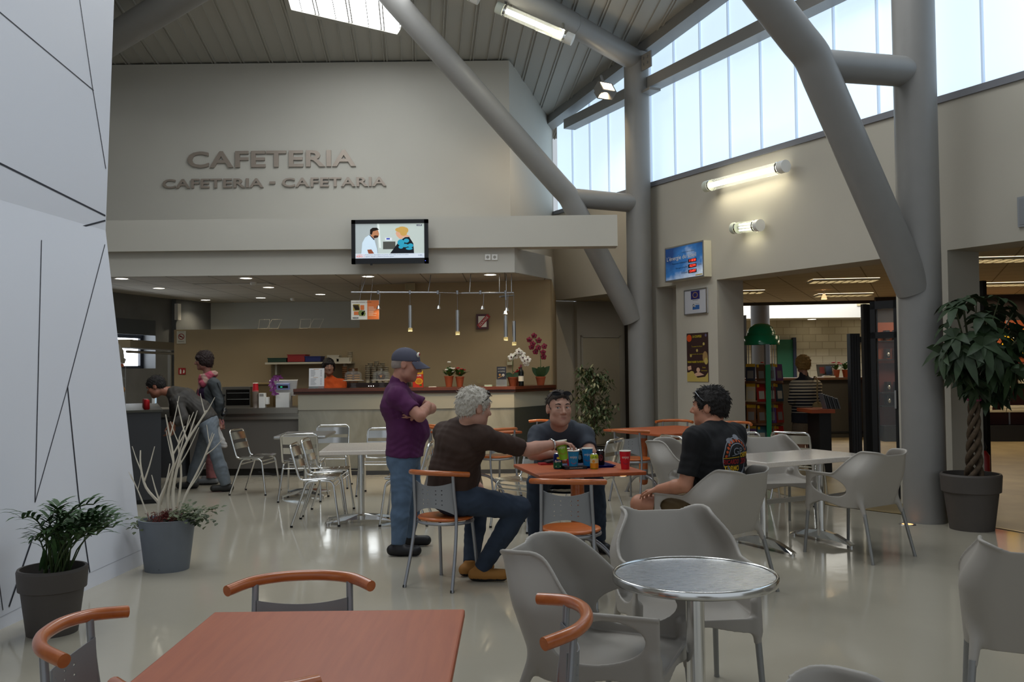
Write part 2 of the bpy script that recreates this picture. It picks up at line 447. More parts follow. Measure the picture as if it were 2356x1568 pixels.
# glazing of cellular sheets, each sheet its own pane between vertical joints
ws = MB().at(WF)
wbox(ws, -3.5, 12, lambda t: sz(t) + .07, lambda t: sz(t) + .1, .06, .14)
wf = struct(ws, 'window_5', M_alu)
tt = -3.45; pv = [Wt(W(x, 480 - (x - 1280) * .28)) for x in (1288, 1335, 1386, 1437)]
ts = [-3.45] + [-3.45 + .66 * i for i in range(1, 24)]
for a, c in zip(ts, ts[1:]):
    p = MB().at(WF); p.add([(a + .01, .09, sz(a) + .05), (c - .01, .09, sz(c) + .05), (c - .01, .09, 7.9), (a + .01, .09, 7.9)], [(0, 1, 2, 3)])
    p.build('window_pane', M_poly, wf)
    j = MB().at(WF); j.box(c - .011, .06, sz(c) + .05, c + .011, .12, 7.9); j.build('joint_strip', mat('joint_daylight', '9fb0c4', .5, emit=.5, ecol=(.6, .74, .92)), wf)
mb = MB().at(WF); bz = lambda t: 6.33 + .088 * t
wbox(mb, -3.6, 12, lambda t: bz(t), lambda t: bz(t) + .34, -.22, .03)
struct(mb, 'beam_eaves', M_steel)
mb = MB().at(WF); rz_ = lambda t: 5.76 - .018 * t
wbox(mb, -2.6, 12, lambda t: rz_(t), lambda t: rz_(t) + .17, -.2, .03)
struct(mb, 'beam_rail', M_steel)
# passage behind the long wall: side wall with a door, dark double door
mb = MB().at(WF)
wbox(mb, tg0 - .7, tg0, 0., hz, 0, TH); wbox(mb, tg0 - .7, tg0 + .12, 0., 2.75, TH, 1.5)
struct(mb, 'wall_passage', M_wall2)
mb = MB().at(WF); wbox(mb, tg0, -.2, hz, lambda t: hz(t) + .08, TH, 1.7)
struct(mb, 'ceiling_passage', M_tiles2)
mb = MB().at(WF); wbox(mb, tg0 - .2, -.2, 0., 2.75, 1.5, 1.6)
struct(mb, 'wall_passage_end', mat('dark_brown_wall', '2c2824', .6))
mb = MB().at(WF); wbox(mb, tg0 + .25, tg0 + 1.2, 0.02, 2.6, 1.44, 1.49)
d1 = struct(mb, 'door_1', mat('dark_brown_door', '332d28', .55))
mb = MB().at(WF); mb.box(tg0 + 1.02, 1.38, 1.03, tg0 + 1.16, 1.43, 1.09); mb.build('door_handle', M_alu, d1)
PF = frame(WP + WD * (tg0 + .12) + WN * .5, WN, WD)
mb = MB().at(PF); mb.box(.06, -.02, 0.01, .86, -.001, 2.05)
d2 = struct(mb, 'door_2', mat('beige_door', 'b7ae98', .6))
mb = MB().at(PF)
for x0, z0, x1, z1 in ((.02, 0, .06, 2.1), (.86, 0, .9, 2.1), (.02, 2.06, .9, 2.1)): mb.box(x0, -.03, z0, x1, -.0, z1)
mb.build('door_frame', M_wall2, d2)
mb = MB().at(PF); mb.box(.12, -.06, 1.0, .2, -.02, 1.03); mb.build('door_handle', M_alu, d2)

# cafeteria block: ledge beam, high wall, return, kitchen ceiling with its edge board
struct(MB().box(-9, 12.78, 3.19, 1.5, 13.06, 3.63), 'beam_ledge', M_wall)
mb = MB().prism([(-9, 14.5), (0, 14.5), (.82, 17.35), (.82, 17.6), (-9, 17.6)], 2.96, RZ(0, 14.5) - .03)
struct(mb, 'wall_cafeteria', M_wall)
kc = [(-9, 12.9), (.05, 12.9), (.6, 13.98), (.6, 14.5), (-2.4, 14.5), (-2.4, 18.2), (-9, 18.2)]
struct(MB().prism(kc, 2.84, 2.9), 'ceiling_kitchen', M_tiles)
mb = MB().prism([(-9, 12.88), (.05, 12.88), (.62, 13.98), (.82, 17.3), (.5, 17.3), (.5, 14.02), (0, 13), (-9, 13)], 2.845, 3.19)
mb.box(-9, 12.9, 3.15, .0, 17.3, 3.19)
struct(mb, 'trim_3', M_wall)
mb = MB().prism([(-2.42, 14.5), (.6, 14.0), (.62, 13.98), (.84, 17.25), (-2.42, 17.25)], 0, 2.84)
struct(mb, 'wall_bar', M_olive)
struct(MB().box(-5.37, 14.5, 0, -2.42, 14.64, 2.16), 'wall_partition', M_olive)
struct(MB().box(-6.6, 18, 0, -2.3, 18.15, 2.84), 'wall_kitchen_end', mat('pale_grey_plaster', 'b2b4ae', .8))
# dark concrete side wall with a small window
ka, kb = Vector((-6.03, 18.02, 0)), Vector((-7.45, 12.2, 0)); kd = (ka - kb).normalized(); kn = Vector((kd.y, -kd.x, 0))
KF = frame(kb, kd, kn); KL = (ka - kb).length
def K(x, y):
    p = OP(x, y, kb, kn); return (p - kb).dot(kd), p.z
(ua, zt), (ub, zb) = K(277, 731), K(358, 847)
ua -= 1.2
mb = MB().at(KF)
mb.box(0, 0, 0, ua, .35, 2.84); mb.box(ub, 0, 0, KL, .35, 2.84); mb.box(ua, 0, 0, ub, .35, zb); mb.box(ua, 0, zt, ub, .35, 2.84); mb.box(KL - 1.15, -.09, 0, KL, 0, 2.84)
struct(mb, 'wall_left', M_conc)
mb = MB().at(KF)
for x0, z0, x1, z1 in ((ua, zb, ua + .06, zt), (ub - .09, zb, ub, zt), (ua, zb, ub, zb + .05), (ua, zt - .32, ub, zt - .24), (ua, (zb + zt) / 2 - .05, ub, (zb + zt) / 2 + .02)): mb.box(x0, .25, z0, x1, .31, z1)
w6 = struct(mb, 'window_6', mat('dark_window_frame', '23262e', .5))
MB().at(KF).add([(ua, .3, zb), (ub, .3, zb), (ub, .3, zt), (ua, .3, zt)], [(0, 1, 2, 3)]).build('window_pane', mat('window_daylight', 'e6efff', .5, emit=8., ecol=(.86, .92, 1.)), w6)
mb = MB().at(KF); mb.box(ua, .0, zt - .27, ub, .03, zt); tag(mb.build('roller_blind', mat('grey_blind', '4d5256', .8)), 'grey roller blind half lowered over the small kitchen window', 'blind')
# outer walls of the hall beyond the picture
struct(MB().box(-9.3, -4, 0, -9, 17.6, 8.2), 'wall_side', M_wall)
struct(MB().box(11.9, -5, 0, 12.1, 30, 3.4), 'wall_shop_side', M_wall)

# white faceted panel wall with dark seams
b1, b2 = F(0, 1448), F(330, 1297); bd = (b2 - b1).normalized()
w2 = P(243, 530, b2.y + .1); w1 = w2 + bd * -4.2; b0 = b2 - bd * 4.4
t2 = P(264, -40, b2.y + .12); t1 = t2 - bd * 4.0 + Vector((-.1, 0, 0)); t2 = w2 + (t2 - w2) * 1.5; t1 = w1 + (t1 - w1) * 1.5
lf = Vector((-.7, .0, 0)); bk = Vector((-.75, -.1, 0))
mb = MB()
fr = [b0, b2, w2, t2, t1, w1]; bkk = [p + bk for p in fr]
mb.add(fr + bkk, [(0, 1, 2, 5), (5, 2, 3, 4), (1, 7, 8, 2), (2, 8, 9, 3), (0, 6, 7, 1)[::-1], (3, 9, 10, 4), (6, 11, 8, 7), (11, 10, 9, 8), (0, 5, 11, 6), (5, 4, 10, 11)])
pw = struct(mb, 'wall_faceted', M_white)
n_lo = (b2 - b0).cross(w2 - b0).normalized(); n_hi = (w2 - w1).cross(t2 - w1).normalized()
if n_lo.x < 0: n_lo = -n_lo
if n_hi.x < 0: n_hi = -n_hi
def seam(pts, wpx, lo):
    pl, nn = (b0, n_lo) if lo else (w1, n_hi)
    q = [OP(x, y, pl, nn) for x, y in pts]; mb = MB()
    for a, c in zip(q, q[1:]):
        d = (c - a).normalized(); s = nn.cross(d) * (wpx / 2 * a.y / FPX); o = nn * .0025
        mb.add([a - s + o, c - s + o, c + s + o, a + s + o], [(0, 1, 2, 3)])
    mb.build('seam', M_seam, pw)
for pts, w_ in (([(-20, 12), (215, 208)], 3), ([(180, -20), (213, 205), (243, 388)], 3), ([(-20, 366), (242, 496)], 5), ([(-20, 577), (242, 507)], 5)): seam(pts, w_, False)
for pts, w_ in (([(95, 552), (80, 1155)], 3), ([(241, 562), (155, 890), (80, 1155)], 2.5), ([(155, 890), (180, 1140), (206, 1316)], 4.5), ([(76, 1232), (20, 1395)], 5), ([(-4, 1330), (6, 1403)], 3)): seam(pts, w_, True)
mb = MB()
q = [OP(*p, b0, n_lo) for p in ((-60, 1450), (206, 1318), (331, 1262))]
for a, c in zip(q, q[1:]):
    o = n_lo * .002; u = Vector((0, 0, .004)); mb.add([a + o, c + o, c + o + u, a + o + u], [(0, 1, 2, 3)])
mb.build('baseboard_joint', mat('pale_joint', 'b9bbc2', .5), pw)

# ---------------------------------------------------------------- steel columns with raking struts
def column(base, rad, label_n, y_foot, bend, strut, top, ztop, drop):
    c = Vector((base[0], base[1], 0)); nn = WN
    pn = WD                                   # vertical plane through the axis, square to the wall
    def V(x, y): return OP(x, y, c, pn)
    mb = MB(); mb.sharp([(rad, 0), (rad, ztop)], 32, c)
    col = struct(mb, 'column_%d' % label_n, M_steel)
    foot, bnd, tp = V(*y_foot), V(*bend), V(*top)
    foot = foot + (foot - bnd).normalized() * .12
    far = tp + (tp - bnd).normalized() * 1.2
    r2 = rad * .86
    k1 = bnd + (foot - bnd).normalized() * .2; k2 = bnd + (far - bnd).normalized() * .2
    MB().tube(spline([foot, foot + (k1 - foot) * .5, k1], 1) + spline([k1, bnd, k2], 5)[1:] + [far], r2, 28).build('raking_strut', M_steel, col)
    s0, s1 = V(*strut[0]), V(*strut[1])
    MB().tube([s0, s1], r2 * .86, 24).build('cross_strut', M_steel, col)
    d = (s1 - s0).normalized()
    MB().tube([s1 - d * .02, s1 + d * .012], r2 * .9, 24).build('weld_collar', M_steel, col)
    return col, c, V, far
C1 = column((3.90, 8.70), .193, 1, (2092, 640), (1868, 130), ((1890, 150), (2102, 166)), (1735, -40), 7.3, 0)
C2c = column((1.97, 14.0), .19, 2, (1448, 720), (1308, 452), ((1320, 455), (1460, 468)), (880, -30), 6.32, 0)
# tube from the far column's head along the roof
hd = Vector((1.97, 14.0, 6.22)); e1 = P(1264, 26, 12.5); d = (e1 - hd).normalized()
mb = MB().tube([hd, hd + d * 6], .165, 28); mb.build('roof_tube', M_steel, C2c[0])
mb = MB().tube([hd + d * 1.55, hd + d * 1.57], .168, 28); mb.build('weld_collar', M_steel, C2c[0])
mb = MB().at(WF); t = Wt((1.97, 14, 0)); mb.box(t + .17, -.3, 6.0, t + .45, -.28, 6.24); mb.box(t + .1, -.3, 5.66, t + .4, -.1, 5.7)
for a, z in ((.25, 6.08), (.36, 6.08), (.25, 6.17), (.36, 6.17)): mb.cbox((t + a, -.31, z), (.03, .02, .03))
mb.build('gusset_plate', M_steel, C2c[0])
# dark tube at the far left of the roof
p, q = P(235, 105, 13), P(470, -40, 11.5); d = (q - p).normalized()
struct(MB().tube([p - d * 1.2, q + d * 2], .2, 24), 'beam_tube', M_steel)
# ---------------------------------------------------------------- implicit surfaces (one continuous skin from blended solids)
def surface_nets(lo, hi, vox, fn):
    n = [int(math.ceil((hi[i] - lo[i]) / vox)) + 1 for i in range(3)]
    ax = [np.float32(lo[i]) + np.arange(n[i], dtype=np.float32) * np.float32(vox) for i in range(3)]
    g = fn(ax)
    ins = g < 0
    cnt = np.zeros((n[0] - 1, n[1] - 1, n[2] - 1), np.int8)
    sl = lambda d, k: slice(d, k - 1 + d)
    for a in (0, 1):
        for b_ in (0, 1):
            for c in (0, 1): cnt += ins[sl(a, n[0]), sl(b_, n[1]), sl(c, n[2])]
    act = np.argwhere((cnt > 0) & (cnt < 8))
    if len(act) == 0: return [], []
    idx = -np.ones(cnt.shape, np.int64); idx[tuple(act.T)] = np.arange(len(act))
    acc = np.zeros((len(act), 3)); num = np.zeros(len(act))
    cor = [(a, b_, c) for a in (0, 1) for b_ in (0, 1) for c in (0, 1)]
    val = {c: g[act[:, 0] + c[0], act[:, 1] + c[1], act[:, 2] + c[2]] for c in cor}
    for c in cor:
        for k in range(3):
            if c[k] == 0:
                d = list(c); d[k] = 1; d = tuple(d); v0, v1 = val[c], val[d]
                m = (v0 < 0) != (v1 < 0); t = np.where(m, v0 / np.where(m, v0 - v1, 1), 0)
                p = np.array(c, float)[None].repeat(len(act), 0); p[:, k] += t
                acc[m] += p[m]; num[m] += 1
    V = (act + acc / num[:, None]) * vox + np.array(lo)
    faces = []
    for k in range(3):
        i, j = (k + 1) % 3, (k + 2) % 3
        s0 = [slice(None)] * 3; s1 = [slice(None)] * 3; s0[k] = slice(0, -1); s1[k] = slice(1, None)
        a, b_ = ins[tuple(s0)], ins[tuple(s1)]
        e = np.argwhere(a != b_); e = e[(e[:, i] > 0) & (e[:, j] > 0) & (e[:, i] < n[i] - 1) & (e[:, j] < n[j] - 1)]
        fl = a[tuple(e.T)]
        q = []
        for di, dj in ((0, 0), (1, 0), (1, 1), (0, 1)):
            c = e.copy(); c[:, i] -= di; c[:, j] -= dj; q.append(idx[tuple(c.T)])
        q = np.stack(q, 1); q[~fl] = q[~fl][:, ::-1]; faces.append(q)
    return V, np.concatenate(faces)
def sdf_object(name, V, Fc, m, parent=None, label=None, mfn=None):
    me = bpy.data.meshes.new(name); nf = len(Fc)
    me.vertices.add(len(V)); me.vertices.foreach_set('co', np.asarray(V, np.float32).ravel())
    me.loops.add(4 * nf); me.loops.foreach_set('vertex_index', np.asarray(Fc, np.int32).ravel())
    me.polygons.add(nf); me.polygons.foreach_set('loop_start', np.arange(0, 4 * nf, 4, dtype=np.int32))
    me.polygons.foreach_set('use_smooth', np.ones(nf, bool))
    ms = m if isinstance(m, (list, tuple)) else [m]
    for x in ms: me.materials.append(x)
    if mfn is not None: me.polygons.foreach_set('material_index', mfn(np.asarray(V)[Fc].mean(1)).astype(np.int32))
    me.update(); me.validate()
    o = bpy.data.objects.new(name, me); COL.objects.link(o)
    if parent: o.parent = parent
    if label: o['label'] = label
    return o

# ---------------------------------------------------------------- chairs; each faces its local +y
def cubic_shell(ax):
    x, y, z = np.meshgrid(*ax, indexing='ij', sparse=False)
    t = np.clip((z - .42) / .42, -.2, 1.2)
    # plan: a U open to the front; the back leans, the flanks splay
    sm = lambda a, b_, v: np.clip((v - a) / (b_ - a), 0, 1) ** 2 * (3 - 2 * np.clip((v - a) / (b_ - a), 0, 1))
    bw = 1 - sm(-.16, .12, y)
    X = x / (1 + .10 * t * bw); Y = y + .15 * t * bw
    tp = sm(.62, .84, z) * sm(.02, -.2, y)
    hw, yb, rr = .262 - .085 * tp, -.235, .12 - .03 * tp
    dx = np.abs(X) - (hw - rr); dy = -(Y - (yb + rr))
    u = np.hypot(np.maximum(dx, 0), np.maximum(dy, 0)) - rr + np.minimum(np.maximum(dx, dy), 0)
    wall = np.abs(u) - .0055
    wall = np.maximum(wall, y - .25)
    ax_ = np.abs(X)
    ztop = .645 + .152 * sm(.02, -.24, y) + .03 * sm(.08, .19, ax_) * sm(.0, -.2, y)
    wall = np.maximum(wall, (z - ztop) * .8)
    wall = np.maximum(wall, .395 + .03 * sm(-.1, .1, y) - .04 * sm(.1, .24, y) - z)
    # oval opening under each arm
    ez, ey = .545, .035
    hole = (np.sqrt(((y - ey) / .165) ** 2 + ((z - ez - .02 * np.sin(y * 6)) / .074) ** 2 + 1e-6) - 1) * .068
    wall = np.where(ax_ > .16, np.maximum(wall, -hole), wall)
    # rounded arm top, a flange turned outwards
    rimd = np.hypot(u - .004, z - np.minimum(ztop, 9)) - .0085
    rimd = np.maximum(rimd, np.maximum(y - .25, -.24 - Y))
    wall = np.minimum(wall, rimd)
    zs = .432 - .018 * np.exp(-(X / .16) ** 2) * (y + .1) - .012 * np.cos(np.clip(X / .24, -1, 1) * PI / 2) + .03 * sm(-.1, -.26, y)
    seat = np.maximum(np.abs(z - zs) - .006, np.maximum(u - .004, y - .245))
    apr = np.maximum(np.maximum(np.abs(y - .243) - .007, np.abs(x) - .262), np.maximum(z - .438, .375 + .035 * np.exp(-(x / .14) ** 2) * 1.0 - z))
    d = np.minimum(np.minimum(wall, seat), apr)
    for sx in (-1, 1):
        for (px, py, pz), (qx, qy, qz), r0, r1 in (((.25, .225, .50), (.255, .24, .34), .020, .0165), ((.215, -.20, .50), (.235, -.262, .345), .026, .0165)):
            a = np.array((sx * px, py, pz)); b_ = np.array((sx * qx, qy, qz)); ba = b_ - a
            h = np.clip(((x - a[0]) * ba[0] + (y - a[1]) * ba[1] + (z - a[2]) * ba[2]) / ba.dot(ba), 0, 1)
            dd = np.sqrt((x - a[0] - h * ba[0]) ** 2 + (y - a[1] - h * ba[1]) ** 2 + (z - a[2] - h * ba[2]) ** 2) - (r0 + (r1 - r0) * h)
            k = .03; hh = np.clip(.5 + .5 * (d - dd) / k, 0, 1); d = d + (dd - d) * hh - k * hh * (1 - hh)
    return d.astype(np.float32)
def make_armchair(label, loc, rz):
    t = thing('plastic_armchair', label, 'chair', loc, rz, 'grey plastic armchairs')
    V, Fc = surface_nets((-.335, -.44, .325), (.335, .285, .875), .0056, cubic_shell)
    sdf_object('seat_shell', V, Fc, M_gplast, t)
    for sx in (-1, 1):
        MB().tube([(sx * .255, .24, .36), (sx * .275, .265, .008)], [.0145, .012], 12).tube([(sx * .275, .265, .01), (sx * .2755, .2655, 0)], .0135, 10).build('leg', M_satin2, t)
        MB().tube([(sx * .235, -.262, .36), (sx * .265, -.345, .008)], [.0145, .012], 12).tube([(sx * .265, -.345, .01), (sx * .2655, -.3455, 0)], .0135, 10).build('leg', M_satin2, t)
    return t
M_satin2 = mat('grey_leg_paint', '8a8a88', .4, .3)
M_rubber = mat('black_rubber', '151515', .7)
M_lacq = mat('grey_lacquered_steel', '8f9092', .45, .35)
def make_bistro(label, loc, rz):
    t = thing('bistro_chair', label, 'chair', loc, rz, 'wood railed bistro chairs')
    # bentwood rail, ends turned forward
    pts = [(-.236, -.075, .772), (-.17, -.155, .782), (-.085, -.196, .786), (0, -.206, .787), (.085, -.196, .786), (.17, -.155, .782), (.236, -.075, .772)]
    MB().tube(spline(pts, 5), .0185, 14).build('top_rail', M_rail, t)
    mb = MB()
    def fn(s, v):
        x = s * .152; zt = .722 - .028 * (1 - s * s); zb = .500 + .045 * (1 - s * s)
        z = zb + (zt - zb) * v
        y = -.176 + .045 * s * s - .10 * (z - .45) * .35
        return Vector((x, y, z))
    nu, nv = 14, 12; vs = []; fs = []
    def add(p):
        vs.append(p); return len(vs) - 1
    ids = {(i, j): add(fn(-1 + 2 * i / nu, j / nv)) for i in range(nu + 1) for j in range(nv + 1)}
    for i in range(nu):
        for j in range(nv):
            q = [ids[i, j], ids[i + 1, j], ids[i + 1, j + 1], ids[i, j + 1]]
            if i in (3, 5, 8, 10) and j in (2, 4, 7, 9):
                c = ((i + .5) / nu * 2 - 1, (j + .5) / nv); hl = [add(fn(c[0] + .0367 * math.cos(math.radians(a)) * .9, c[1] + .0235 * math.sin(math.radians(a)) * 1.1)) for a in range(225, 585, 30)]
                for k in range(4):
                    for w in range(3): fs.append((q[k], hl[(3 * k + w + 1) % 12], hl[(3 * k + w) % 12]))
                    fs.append((q[k], q[(k + 1) % 4], hl[(3 * k + 3) % 12]))
            else: fs.append(tuple(q))
    mb.sheet(vs, fs, .003); mb.build('back_plate', M_lacq, t)
    MB().lathe([(.001, .446), (.15, .446), (.19, .452), (.199, .461), (.196, .470), (.17, .474), (.001, .468)], 32, (0, 0, 0), False, sx=1., sy=.98).build('seat', M_seatw, t)
    MB().tube([(.192 * math.cos(a * PI / 16), .188 * math.sin(a * PI / 16), .437) for a in range(32)], .0115, 8, closed=True).build('seat_ring', M_satin, t)
    for sx in (-1, 1):
        mb = MB().tube(spline([(sx * .158, -.158, .775), (sx * .160, -.150, .66), (sx * .166, -.132, .47), (sx * .176, -.168, .25), (sx * .19, -.235, .012)], 4), .0115, 10)
        mb.use(M_satin); mb.use(M_rubber).tube([(sx * .19, -.234, .016), (sx * .191, -.237, 0)], .0135, 10); mb.fm = [0 if i < len(mb.f) - 10 else 1 for i in range(len(mb.f))]
        mb.mats = [M_satin, M_rubber]; mb.build('leg', None, t)
        MB().tube([(sx * .135, .135, .435), (sx * .155, .185, .012)], .0115, 10).tube([(sx * .155, .184, .014), (sx * .1555, .186, 0)], .0135, 10).build('leg', M_satin, t)
    return t
def make_alu(label, loc, rz):
    t = thing('aluminium_chair', label, 'chair', loc, rz, 'polished aluminium chairs')
    sw = .205; r = .0118
    hoop = [(-sw, .17, .452), (-sw, -.12, .440)] + [(-sw, -.155, .452), (-sw, -.17, .48)]
    top = [(-sw, -.245, .735), (-sw + .012, -.252, .762), (-sw + .045, -.256, .775)]
    left = hoop + top
    path = left + [(-p[0], p[1], p[2]) for p in reversed(left)]
    MB().tube(path, r, 10).build('back_frame', M_chrome, t)
    for z0, z1 in ((.655, .745), (.545, .615)):
        def sl(u, v, z0=z0, z1=z1):
            z = z0 + (z1 - z0) * v; return (-sw + .006 + (2 * sw - .012) * u, -.17 - .075 * (z - .48) / .255 - .028 * math.sin(PI * u) + .006, z)
        MB().grid(sl, 8, 2, True, .003).build('back_slat', M_chrome, t)
    for k in range(5):
        y0 = -.10 + k * .058
        def st(u, v, y0=y0): return (-sw + .004 + (2 * sw - .008) * u, y0 + .05 * v, .462 - .014 * math.sin(PI * u) + (.006 if k == 4 else 0) * (1 - v))
        MB().grid(st, 8, 1, True, .003).build('seat_slat', M_chrome, t)
    for sx in (-1, 1):
        x = sx * (sw + .004)
        for yt, yb in ((.14, .215), (-.085, -.235)):
            s_ = 1 if yt > 0 else -1
            mb = MB(); mb.use(M_chrome).tube([(x, yt - s_ * .10, .432), (x, yt - s_ * .02, .43), (x + sx * .002, yt + s_ * .008, .415), (x + sx * .006, yt + s_ * .022, .385), (x + sx * .03, yb, .014)], r, 10)
            mb.use(M_rubber).tube([(x + sx * .0298, yb - s_ * .0006, .018), (x + sx * .031, yb, 0)], .0135, 10); mb.build('leg', None, t)
    for y, z in ((.165, .37), (-.12, .37), (.148, .405)):
        MB().tube([(-sw - .008, y, z), (sw + .008, y, z)], .0085, 8).build('stretcher', M_chrome, t)
    return t
def face(p):            # heading (local +y) towards a direction in plan
    return math.atan2(-p[0], p[1])
a1 = make_armchair('grey plastic armchair with the black T-shirted man sitting in it', (1.31, 6.17, 0), face((-.66, .75)))
b1c = make_bistro('wood railed bistro chair under the seated man in the brown shirt', (-.48, 6.44, 0), face((.46, .89)))
al1 = make_alu('aluminium chair standing alone beside the dark service counter, facing sideways', (-3.16, 11.25, 0), face((1, -.12)))
def armchair(label, x, y, d): return dup(a1, label, (x, y, 0), face(d))
def bistro(label, x, y, d): return dup(b1c, label, (x, y, 0), face(d))
def aluch(label, x, y, d): return dup(al1, label, (x, y, 0), face(d))
bistro('empty bistro chair, perforated back to the viewer, at the table of drinks', .36, 5.90, (.2, .98))
bistro('bistro chair tucked behind the far edge of the big empty cherry table', -.71, 2.99, (.1, -1))
bistro('bistro chair at the side of the big empty cherry table, near the palm pot', -1.085, 2.57, (1, .08))
bistro('close bistro chair seen end on between the cherry table and the round metal table', .0, 2.66, (-1, 0))
bistro('bistro chair with only its rail tip showing at the bottom of the picture', -.70, 2.225, (0, 1))
bistro('bistro chair seen sideways just behind the standing man', -.87, 11.35, (1, .1))
bistro('bistro chair at the far cherry table, beside the face of the grey-haired man', -.20, 10.78, (-.55, .83))
bistro('bistro chair on the far side of the bar table, near the ficus', .27, 12.1, (-.85, -.5))
bistro('bistro chair in front of the ficus, perforated back to the viewer', 1.36, 10.3, (.6, .8))
bistro('bistro chair on the far side of the two-pillared table', 2.06, 11.75, (-.3, -.95))
bistro('bistro chair half hidden behind the head of the black T-shirted man', 2.68, 11.25, (-.7, -.7))
armchair('empty grey armchair behind the round metal table, its seat facing the viewer', .74, 4.08, (.1, -1))
armchair('empty grey armchair beside the round metal table, seen over its arm', .35, 3.43, (.93, -.37))
armchair('grey armchair at the near side of the white speckled table, back to viewer', 2.70, 7.28, (-.55, .83))
armchair('grey armchair on the far side of the white speckled table', 2.42, 8.45, (.1, -1))
armchair('grey armchair hidden mostly behind the black T-shirted man, showing one pale edge', 1.60, 8.28, (.9, -.4))
armchair('grey armchair cut off by the picture edge, near the big pot', 2.08, 3.66, (.45, .89))
armchair('grey armchair of which only one top corner shows at the bottom edge', .78, 1.68, (.7, -.7))
aluch('aluminium chair at the small far metal table, its back to the viewer', -2.43, 10.62, (.0, 1))
aluch('aluminium chair behind the small far metal table, against the bar', -2.34, 11.72, (.05, -1))
aluch('near aluminium chair of the pair drawn up to the square speckled table', -1.90, 9.00, (1, .05))
aluch('far aluminium chair of the pair drawn up to the square speckled table', -1.93, 9.62, (1, .02))
aluch('aluminium chair behind the square speckled table, facing the viewer', -1.60, 11.0, (-.08, -1))
aluch('aluminium chair at the square speckled table, mostly behind the standing man', -1.06, 8.98, (-1, .02))
aluch('empty aluminium chair between the grey-haired man and the man in grey', .10, 8.6, (-.7, -.7))
aluch('aluminium chair seen edge on just behind the red cup', .80, 9.2, (-.85, .5))
aluch('aluminium chair under the man in the grey T-shirt', .46, 7.80, (.05, -1))
aluch('aluminium chair behind the white speckled table, nearest the book carousel', 3.10, 9.95, (.6, .8))
aluch('aluminium chair at the small round table behind the black T-shirted man', 2.62, 10.1, (.6, .8))
aluch('aluminium chair with its shiny back corner above the pale armchair edge', 1.86, 9.55, (.9, .4))

# ---------------------------------------------------------------- tables
M_terr = mat('speckled_terrazzo', 'ddd3c8', .12, var=.12, vscale=160, coat=.3)
def slab(w, d, z0, z1, m, name='tabletop', parent=None, bev=.006):
    return MB().box(-w / 2, -d / 2, z0, w / 2, d / 2, z1).build(name, m, parent, bev)
def cherry(label, x, y, rz, w, d, legs):
    t = thing('cherry_table', label, 'table', (x, y, 0), rz, 'cherry topped tables')
    slab(w, d, .715, .742, M_cherry, parent=t)
    for px in legs:
        MB().use(M_satin).sharp([(.052, .66), (.052, .712)], 20, (px, 0, 0)).sharp([(.052, .18), (.052, .30)], 20, (px, 0, 0)).sharp([(.1, .706), (.1, .714)], 20, (px, 0, 0)).use(M_rail).sharp([(.051, .30), (.051, .66)], 20, (px, 0, 0)).lathe([(.05, .18), (.05, .15), (.04, .125), (.001, .112)], 20, (px, 0, 0), False).build('pillar', None, t)
        n = 4 if len(legs) == 1 else 2
        for k in range(n):
            a = PI / 4 + k * PI / 2 if n == 4 else PI / 2 + k * PI
            dx, dy = math.cos(a), math.sin(a)
            mb = MB().tube(spline([(px + dx * .04, dy * .04, .225), (px + dx * .15, dy * .15, .20), (px + dx * .26, dy * .26, .12), (px + dx * .33, dy * .33, .01)], 5), .017, 10)
            mb.sharp([(.03, 0), (.03, .008)], 14, (px + dx * .332, dy * .332, 0)); mb.build('foot', M_satin, t)
    if len(legs) == 2: MB().box(legs[0], -.02, .2, legs[1], .02, .235).build('stretcher', M_satin, t)
    return t
cherry('big empty cherry topped table nearest the viewer', -.553, 2.50, 0, .79, .80, [0])
cherry('cherry table crowded with cans and cups in front of the man in grey', .48, 6.90, math.radians(13), .80, .80, [0])
cherry('small cherry table before the bar, behind the grey-haired man', -.447, 11.0, math.radians(35), .8, .8, [0])
cherry('two-pillared cherry table in front of the steel column', 1.85, 10.88, math.radians(29), 1.12, 1.1, [-.38, .1])
def star_base(t, h, r=.032, reach=.34, n=4, m=None, a0=PI / 4):
    m = m or M_chrome
    MB().sharp([(r, .05), (r, h)], 24).build('column', m, t)
    MB().sharp([(.06, .03), (.06, .07), (r + .004, .085)], 20).build('hub', m, t)
    for k in range(n):
        a = (a0, PI - a0, PI + a0, -a0)[k]; dx, dy = math.cos(a), math.sin(a); sx, sy = -dy, dx; vs = []
        for q, w, zt, zb in ((.03, .03, .088, .03), (.5, .027, .068, .035), (1, .022, .03, .018)):
            vs += [(dx * reach * q + sx * w, dy * reach * q + sy * w, zb), (dx * reach * q - sx * w, dy * reach * q - sy * w, zb), (dx * reach * q - sx * w * .6, dy * reach * q - sy * w * .6, zt), (dx * reach * q + sx * w * .6, dy * reach * q + sy * w * .6, zt)]
        fs = [(0, 1, 2, 3), (8, 11, 10, 9)] + [(4 * i + j, 4 * i + (j + 1) % 4, 4 * i + 4 + (j + 1) % 4, 4 * i + 4 + j) for i in range(2) for j in range(4)]
        o = MB().add(vs, fs).sharp([(.018, 0), (.018, .02)], 10, (dx * (reach - .02), dy * (reach - .02), 0)).build('foot', m, t)
    MB().box(-.12, -.12, h - .01, .12, .12, h + .002).build('top_plate', m, t)
    return t
t = thing('speckled_table', 'square speckled stone-look table on a chromed star base among the aluminium chairs', 'table', (-1.50, 9.02, 0), math.radians(5))
slab(.70, .95, .70, .74, M_terr, parent=t); star_base(t, .70, a0=.42, reach=.36)
t = thing('metal_table', 'small light metal topped table far back in front of the bar', 'table', (-2.47, 10.85, 0), math.radians(3))
t.location = (-2.48, 10.95, 0)
slab(.60, .85, .705, .74, M_alu, parent=t, bev=.012); star_base(t, .705)
